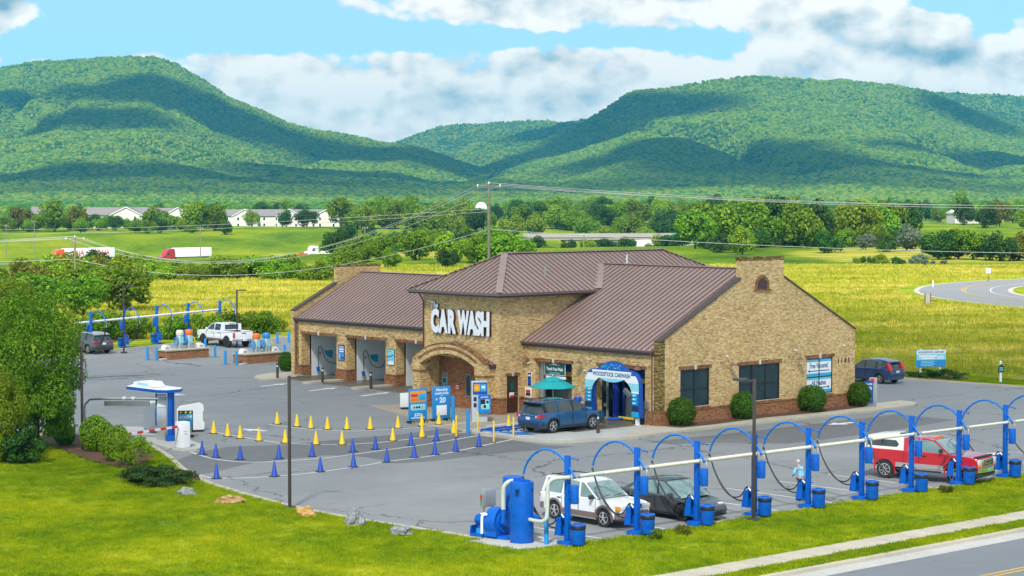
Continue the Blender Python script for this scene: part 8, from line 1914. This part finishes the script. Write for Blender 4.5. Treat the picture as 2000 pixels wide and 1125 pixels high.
# ------------------------------------------------------------------ grass growing on lawns and in the hay field
def tuft(name, seed, n, h, spread, mat, wd=.012):
    r_ = random.Random(seed); m_ = MB()
    for k in range(n):
        a = r_.uniform(0, 6.28); b = (r_.uniform(-spread, spread), r_.uniform(-spread, spread)); hh = h * r_.uniform(.5, 1.2); lx, ly = math.cos(a) * hh * .35, math.sin(a) * hh * .35; s = (-math.sin(a) * wd, math.cos(a) * wd)
        m_.add([(b[0] - s[0], b[1] - s[1], 0), (b[0] + s[0], b[1] + s[1], 0), (b[0] + lx * .4 + s[0] * .7, b[1] + ly * .4 + s[1] * .7, hh * .6), (b[0] + lx, b[1] + ly, hh), (b[0] + lx * .4 - s[0] * .7, b[1] + ly * .4 - s[1] * .7, hh * .6)], [(0, 1, 2, 3, 4)])
    return bpy.data.objects.new(name, m_.mesh(name, mat, fix=False))
def inside(poly, X_, Y_):
    r = np.zeros(len(X_), bool); n = len(poly)
    for i in range(n):
        (x0, y0), (x1, y1) = poly[i], poly[(i + 1) % n]; c = ((y0 > Y_) != (y1 > Y_)) & (X_ < (x1 - x0) * (Y_ - y0) / (y1 - y0 + 1e-12) + x0); r ^= c
    return r
cR, sR = math.cos(PHI), math.sin(PHI)
def in_view(wx, wy, m=60): px = 1000 + F_PX * wx / wy; py = 378.7 + F_PX * CAM_H / wy; return (wy > 0) & (px > -m) & (px < 2000 + m) & (py < 1125 + 60)
BED1 = [(40, 868), (100, 872), (126, 884), (170, 900), (215, 912), (243, 917), (262, 912), (283, 905), (300, 895), (288, 880), (230, 868), (190, 862), (150, 852), (100, 850)]
def lawn_points(poly, n, seed, shrink=None):
    r_ = np.random.default_rng(seed); xs = [p[0] for p in poly]; ys = [p[1] for p in poly]; X_ = r_.uniform(min(xs), max(xs), n); Y_ = r_.uniform(min(ys), max(ys), n); k = inside(poly, X_, Y_) & ~inside(PAD[:4] + [site(1030, 1046)], X_, Y_) & ~inside([site(*p) for p in BED1], X_, Y_)
    X_, Y_ = X_[k], Y_[k]; wx = ORG.x + X_ * cR - Y_ * sR; wy = ORG.y + X_ * sR + Y_ * cR; v = in_view(wx, wy); return np.stack([wx[v], wy[v], np.full(v.sum(), .03)], -1)
lt = [tuft('lawn_tuft', i, 26, .075, .16, M['blade_lawn'], .010) for i in range(3)]
scatter('lawn_grass', np.concatenate([lawn_points(LAWN1, 165000, 1), lawn_points(LAWN2, 12000, 2), lawn_points(BACKLAWN, 14000, 3)]), lt, .7, 1.5, seed=2, tilt=.15)
ft = [tuft('hay_tuft', 20 + i, 22, .34, .42, M['blade_field'], .022) for i in range(3)]
r_ = np.random.default_rng(77); n = 32000; hy = 150 + (385 - 150) * r_.random(n) ** .8; hx = r_.uniform(-.27, .27, n) * hy
lx_ = (hx - ORG.x) * cR + (hy - ORG.y) * sR; ly_ = -(hx - ORG.x) * sR + (hy - ORG.y) * cR
bend = np.array(BEND); dist = np.min(np.hypot(hx[:, None] - bend[None, ::3, 0], hy[:, None] - bend[None, ::3, 1]), 1)
ok = (((lx_ > -20) & (ly_ > 41)) | ((lx_ <= -20) & (ly_ > 40 + (-20 - lx_) * -.05)) | (lx_ < -84)) & (dist > 8.8) & (hx > -64 - (hy - 300) * .05)
scatter('hay_grass', np.stack([hx[ok], hy[ok], terrain(hx[ok], hy[ok]) - .05], -1), ft, .6, 1.35, seed=3, tilt=.2)
# ------------------------------------------------------------------ power line
def wood_pole(label, px, d, top_py, arm=1.2, r=.15, z0=None):
    p = at(px, d); top = far(px, top_py, d).z; t = thing('utility_pole', label, 'utility pole', p.x, p.y, p.z, 0, 'wooden utility poles', True); h = top - p.z
    m_ = MB(); m_.cyl((0, 0, -.3), (0, 0, h), r, r * .75, 12); m_.build('post', M['pole_wood'], t)
    if arm:
        m_ = MB(); m_.box(-arm, arm, -.06, .06, h - .35, h - .23); m_.build('crossarm', M['pole_wood'], t)
        for x in (-arm + .08, 0, arm - .08): m_ = MB(); zz = h - .23 if x else h; m_.lathe([(.03, 0), (.07, .05), (.05, .12), (.07, .18), (.03, .24)], (x, 0, zz), 8); m_.build('insulator', M['white'], t)
    return Vector((p.x, p.y, top))
PA = wood_pole('tall weathered utility pole behind the roof of the car wash', 955, 190, 360, 1.1, .165); PB = wood_pole('utility pole standing in the scrub at the left', 147, 250, 464, 1.15, .15)
def minor(px, d, tp, lb): return wood_pole(lb, px, d, tp, .8, .16)
minor(392, 620, 444, 'thin utility pole in front of the white trailer'); minor(713, 640, 444, 'thin utility pole on the green slope beyond the motorway'); minor(13, 700, 440, 'thin utility pole at the far left edge'); minor(68, 720, 432, 'thin utility pole above the red lorry'); minor(1140, 560, 458, 'thin pole in front of the bridge'); minor(1702, 700, 410, 'thin pole above the right tree line, left one'); minor(1727, 640, 412, 'thin pole above the right tree line, right one'); minor(938, 700, 446, 'thin pole just left of the tall utility pole')
PC = Vector((118, 205, 15.5)); PD = Vector((-120, 270, 7.2))
def wire(label, a, b, sag, group, r=.022, n=26):
    pts = [a.lerp(b, i / n) - Vector((0, 0, sag * 4 * (i / n) * (1 - i / n))) for i in range(n + 1)]; m_ = MB(); m_.tube(pts, r, 5); o = m_.build('power_line', M['wire']); tag(o, label, 'cable', group)
G1 = 'overhead power lines'
for k, dx in enumerate((-1.0, 0, 1.0)):
    nm = ('left', 'middle', 'right')[k]; dz = Vector((dx, 0, .1 if dx else .25)); dA = Vector((dx, 0, -.05 if dx else .15))
    wire('%s upper power line running right from the tall utility pole' % nm, PA + dA, PC + Vector((dx * .3, dx * 4, -k * .35)), 2.6, G1); wire('%s upper power line between the two big utility poles' % nm, PA + dA, PB + dA, 4.9, G1); wire('%s power line leaving the left utility pole' % nm, PB + dA, PD + Vector((dx, 0, 0)), .8, G1)
lo = Vector((0, 0, -4.1)); wire('lower cable running right from the tall utility pole', PA + lo, PC + Vector((0, 0, -6.3)), 2.1, G1, .028); wire('lower cable between the two big utility poles', PA + lo, PB + Vector((0, 0, -2.6)), 3.0, G1, .028); wire('middle cable running left from the tall utility pole', PA + Vector((0, 0, -2.2)), Vector((-150, 420, 8.5)), 2.2, G1, .02); wire('second middle cable running left from the tall utility pole', PA + Vector((0, 0, -2.5)), Vector((-150, 424, 7.4)), 2.2, G1, .02); wire('lower cable leaving the left utility pole', PB + Vector((0, 0, -2.6)), PD + Vector((0, 0, -2.8)), .6, G1)
# ------------------------------------------------------------------ bridge, apartments, far houses
def BV(px, py, d): return far(px, py, d)
a, b = BV(1045, 461, 840), BV(1365, 453.5, 850); t = thing('road_bridge', 'pale concrete road bridge over the motorway', 'bridge', a.x, a.y, a.z, math.atan2(b.y - a.y, b.x - a.x), None, True); L_ = (b - a).length
m_ = MB(); m_.box(-4, L_ + 14, -6, 6, -1.5, -.2); m_.build('girder', M['bridge'], t); m_ = MB(); m_.box(-4, L_ + 14, -6.3, -6.0, -.5, .95); m_.build('parapet', paint('parapet', (.30, .28, .25), .8, var=.2), t); m_ = MB(); m_.box(-4, L_ + 14, 6.0, 6.3, -.5, .95); m_.build('parapet', M['bridge'], t)
for x in (14.5, 30.5, 46): m_ = MB(); m_.box(x - 3.0, x + 3.0, -5.5, 5.5, -2.4, -1.5); m_.cyl((x, -4, -12), (x, -4, -2.4), .65, n=10); m_.cyl((x, 3, -12), (x, 3, -2.4), .65, n=10); m_.build('pier', M['bridge'], t)
m_ = MB(); m_.box(L_ - 13, L_ - 7, -6.42, -6.34, .1, .9); m_.build('road_sign', paint('sign_roadgreen', (.01, .22, .14), .5), t)
def apartments(label, px0, px1, d, gables, base_py, eave_py, peak_py, w_px):
    A = far(px0, base_py, d); Bq = far(px1, base_py, d); ez = far(px0, eave_py, d).z - A.z; pk = far(px0, peak_py, d).z - A.z; Lx = Bq.x - A.x; z0 = tz(A.x, d)
    t = thing('apartment_block', label, 'building', A.x, A.y, A.z, 0, None, True); s = d / F_PX
    m_ = MB(); m_.box(0, Lx, 0, 14, min(z0 - A.z, 0) - 2, ez); m_.build('wall', M['siding'], t)
    m_ = MB(); m_.prism([(-.6, ez), (7, pk), (14.6, ez)], -.5, Lx + .5, 'x'); m_.build('roof', M['shingle'], t)
    for g in gables:
        x = (g - px0) * s; w2 = w_px * s / 2
        m_ = MB(); m_.box(x - w2, x + w2, -4.5, -.01, min(z0 - A.z, 0) - 2, ez); m_.prism([(x - w2, ez), (x + w2, ez), (x, pk - .35)], -4.5, .0); w_ = m_.build('gable', M['siding'], t)
        m_ = MB(); m_.prism([(x - w2 - .5, ez - .3), (x, pk + .05), (x + w2 + .5, ez - .3), (x + w2 + .5, ez), (x, pk + .40), (x - w2 - .5, ez)], -4.9, 7); m_.build('gable_roof', M['shingle'], w_)
        m_ = MB(); m_.prism([(x - w2 - .5, ez - .32), (x, pk + .03), (x + w2 + .5, ez - .32), (x + w2 + .5, ez - .05), (x, pk + .33), (x - w2 - .5, ez - .05)], -5.0, -4.91); m_.build('bargeboard', M['white'], w_)
        for fl in range(3):
            for sx_ in (-.55, .55):
                z = ez - 2.0 - fl * 3.0; o = MB(); o.box(x + sx_ * w2 - .65, x + sx_ * w2 + .65, -4.56, -4.49, z - .1, z + 1.5); o = o.build('window', M['white'], t); q = MB(); q.box(x + sx_ * w2 - .5, x + sx_ * w2 + .5, -4.59, -4.565, z, z + 1.4); q.build('pane', M['glass_dark'], o)
    for k in range(int(Lx // 6)):
        for fl in range(3):
            x = 3 + k * 6; z = ez - 2.0 - fl * 3.0; o = MB(); o.box(x - .65, x + .65, -.06, .01, z - .1, z + 1.5); o = o.build('window', M['white'], t); q = MB(); q.box(x - .5, x + .5, -.09, -.065, z, z + 1.4); q.build('pane', M['glass_dark'], o)
apartments('long cream apartment block with three front gables and grey roof', 432, 662, 1010, (481, 567, 640), 454, 422, 409, 48); apartments('cream apartment block with one wide gable at the left', 168, 284, 960, (250,), 446, 420, 405, 62); apartments('cream apartment block half hidden between the trees', 282, 360, 1010, (350,), 448, 419, 406, 44); apartments('apartment roof peeping out beside the large round tree', 58, 100, 1010, (), 446, 418, 404, 40)
def house(label, px, py, d, w_, h_, roofmat, wallmat='siding', dome=False):
    p = far(px, py, d); t = thing('house', label, 'house', p.x, p.y, p.z, .2, None, True); m_ = MB(); m_.box(-w_ / 2, w_ / 2, 0, w_ * .7, -6, h_ * .55); m_.build('wall', M[wallmat], t); m_ = MB()
    m_.prism([(-w_ / 2 - .5, h_ * .55), (0, h_), (w_ / 2 + .5, h_ * .55)] if dome else [(-.5, h_ * .55), (w_ * .35, h_), (w_ * .7 + .5, h_ * .55)], 0 if dome else -w_ / 2 - .4, w_ * .7 if dome else w_ / 2 + .4, 'y' if dome else 'x'); m_.build('roof', M[roofmat], t); return t
house('low house with red brown roof left of the bridge', 1082, 440, 1050, 16, 4.5, 'barn_red'); house('small white pyramid roofed house by the red roof', 1066, 437, 1060, 6, 6.5, 'white', dome=True); house('long barn with tan roof behind the bridge', 1130, 446, 1000, 24, 3.6, 'pole_wood'); house('white house in the far right wood', 1922, 424, 1100, 12, 5.5, 'barn_red'); house('low white shed left of the white house', 1893, 425, 1100, 16, 4.0, 'white')
house('tan roof glimpsed above the right tree line', 1540, 417, 1200, 40, 4, 'pole_wood')
p = far(940, 408, 1000); t = thing('storage_dome', 'white storage dome beside the tall utility pole', 'dome', p.x, p.y, p.z, 0, None, True); m_ = MB(); m_.lathe([(2.9, -.3), (2.9, 0), (2.7, 1.3), (2.0, 2.4), (1.0, 3.1), (.0, 3.3)], (0, 0, 0), 24); m_.build('shell', M['white'], t); m_ = MB(); m_.cyl((0, 0, -14), (0, 0, -.3), 2.7, n=20); m_.build('tower', paint('silo', (.20, .22, .20), .7), t)
# ------------------------------------------------------------------ lorries on the motorway and small road things
def hw_place(px, py, d): p = far(px, py, d); return p, math.atan2(HW_D[1], HW_D[0])
def lorry(label, px, py, d, cab, trailers, flip=False, text_=None):
    p, ang = hw_place(px, py, d); t = thing('lorry', label, 'lorry', p.x, p.y, p.z, ang + (math.pi if not flip else 0), None, True)
    m_ = MB(); m_.prism([(0.2, .5), (0.1, 1.3), (1.7, 1.75), (2.3, 2.75), (3.0, 3.7), (5.4, 3.95), (5.4, .5)], -1.2, 1.2); m_.v = [(-v[0], v[1], v[2]) for v in m_.v]; cb = m_.build('cab', M[cab], t)
    m_ = MB(); m_.prism([(-1.75, 1.8), (-2.32, 2.70), (-2.36, 2.70), (-1.80, 1.8)], -1.1, 1.1); m_.build('windscreen', M['car_glass'], cb); m_ = MB(); m_.prism([(-2.3, 1.8), (-2.5, 2.6), (-3.4, 2.6), (-3.4, 1.8)], -1.21, 1.21); m_.build('side_window', M['car_glass'], cb); m_ = MB(); m_.box(-.25, .02, -1.22, 1.22, .4, .85); m_.build('bumper', M['chrome'], cb)
    x = -6.0
    for L_ in trailers:
        m_ = MB(); m_.bbox(x - L_, x, -1.28, 1.28, 1.15, 4.1, .04); tr_ = m_.build('trailer', M['white'], t); m_ = MB(); m_.box(x - L_ + .5, x - .5, -.5, .5, .85, 1.15); m_.build('chassis', M['black'], tr_)
        if text_:
            for sg in (-1, 1): o = text(tr_, 'lettering', text_, 2.2, (x - L_ / 2, sg * 1.29, 1.9), M['sign_red'], rot=0 if sg < 0 else math.pi, bold=.05, shear=.15)
        for q in (x - L_ + 1.4, x - L_ + 2.7):
            for sg in (-1, 1): m_ = MB(); m_.cyl((q, sg * .9, .5), (q, sg * 1.25, .5), .5, n=14); m_.build('wheel', M['rubber'], t)
        x -= L_ + 1.0
    for q in (-1.4, -4.4, -5.6):
        for sg in (-1, 1): m_ = MB(); m_.cyl((q, sg * .9, .5), (q, sg * 1.22, .5), .5, n=14); m_.build('wheel', M['rubber'], t)
    return t
lorry('red and orange lorry with two white trailers lettered SAIA', 93, 512, 640, 'lorry_orange', (8.6, 8.6), text_='SAIA'); lorry('dark red lorry with one long white trailer', 311, 509.5, 678, 'lorry_red', (14.6,)); lorry('white lorry passing under the bridge', 1294, 488, 815, 'car_white', (14.5,), True)
p, ang = hw_place(598, 501, 719); t = thing('tow_truck', 'white tow truck cab on the motorway verge', 'truck', p.x, p.y, p.z, ang, None, True); m_ = MB(); m_.prism([(0, .5), (0, 1.6), (1.6, 1.8), (1.9, 3.0), (2.6, 3.6), (4.6, 3.6), (4.6, 1.3), (8, 1.2), (8, .5)], -1.15, 1.15); m_.build('body', M['white'], t); m_ = MB(); m_.prism([(1.65, 1.9), (1.95, 2.9), (3.2, 2.9), (3.2, 1.9)], -1.17, 1.17); m_.build('window', M['car_glass'], t); m_ = MB(); m_.box(-3.5, 0, -1, 1, .6, 1.2); m_.build('bed', M['lorry_orange'], t)
for q in (1.2, 5.5, 6.8): m_ = MB(); m_.cyl((q, -1.2, .5), (q, 1.2, .5), .5, n=12); m_.build('wheel', M['rubber'], t)
p, ang = hw_place(632, 502, 735); t = thing('pickup_truck', 'white pickup stopped ahead of the tow truck', 'pickup', p.x, p.y, p.z, ang, None, True); m_ = MB(); m_.prism([(-3.1, .6), (-3.1, 1.4), (-.6, 1.4), (-.4, 2.1), (1.0, 2.1), (1.6, 1.4), (3.0, 1.25), (3.1, .6)], -1, 1); m_.build('body', M['white'], t); m_ = MB(); m_.prism([(-.3, 1.45), (-.2, 2.0), (.95, 2.0), (1.4, 1.45)], -1.02, 1.02); m_.build('window', M['car_glass'], t)
for q in (-1.9, 1.9): m_ = MB(); m_.cyl((q, -1.03, .42), (q, 1.03, .42), .42, n=12); m_.build('wheel', M['rubber'], t)
g = ground_ray(1822, 561); t = thing('delineator', 'white marker post with orange top at the road bend', 'post', g.x, g.y, 0, 0, None, True); m_ = MB(); m_.box(-.08, .08, -.03, .03, 0, .95); m_.build('post', M['white'], t); m_ = MB(); m_.box(-.08, .08, -.03, .03, .95, 1.35); m_.build('reflector', M['orange'], t)
g = ground_ray(1930, 551); t = thing('road_sign', 'small white sign on a thin post beside the road bend', 'sign', g.x, g.y, 0, 0, None, True); m_ = MB(); m_.cyl((0, 0, 0), (0, 0, 2.0), .05, n=8); m_.build('post', M['bronze'], t); m_ = MB(); m_.bbox(-.32, .32, -.06, -.04, 1.35, 2.05, .008); m_.build('plate', M['white'], t)
g = ground_ray(1812, 597); t = thing('timber_post', 'grey board panel between two dark posts in the hay field', 'post', g.x, g.y, 0, 0, None, True); m_ = MB(); m_.box(-.28, .28, -.03, .03, .1, 1.4); m_.build('board', paint('weathered', (.34, .31, .26), .8), t)
for s in (-1, 1): m_ = MB(); m_.box(s * .33 - .05, s * .33 + .05, -.05, .05, 0, 1.45); m_.build('post', M['bark'], t)
x, y = site(119, 812); t = thing('standing_sign', 'blue banner sign glimpsed under the big feathery tree', 'sign', x, y, 0, R(60)); m_ = MB(); m_.bbox(-.42, .42, -.03, .03, .1, 1.75, .03); m_.build('board', M['sign_cyan'], t); m_ = MB(); m_.bbox(-.4, .4, -.2, .2, 0, .1, .02); m_.build('foot', M['rubber'], t)
bk = strip_world('earth_bank', [(-168, 560), (-150, 600)], 7, M['soil'], .4)
# ------------------------------------------------------------------ air
m_ = MB(); m_.box(-6600, 6600, -60, 10600, -22, 505)
hm = bpy.data.materials.new('haze'); hm.use_nodes = True; ht = NT(hm.node_tree)
pv = ht.n('ShaderNodeVolumePrincipled'); pv.inputs['Color'].default_value = (.08, .55, .84, 1); pv.inputs['Density'].default_value = 6.8e-5; pv.inputs['Anisotropy'].default_value = 0.1
ho = ht.n('ShaderNodeOutputMaterial'); ht.t.links.new(pv.outputs[0], ho.inputs['Volume'])
hz = m_.build('haze', hm); hz['kind'] = 'stuff'
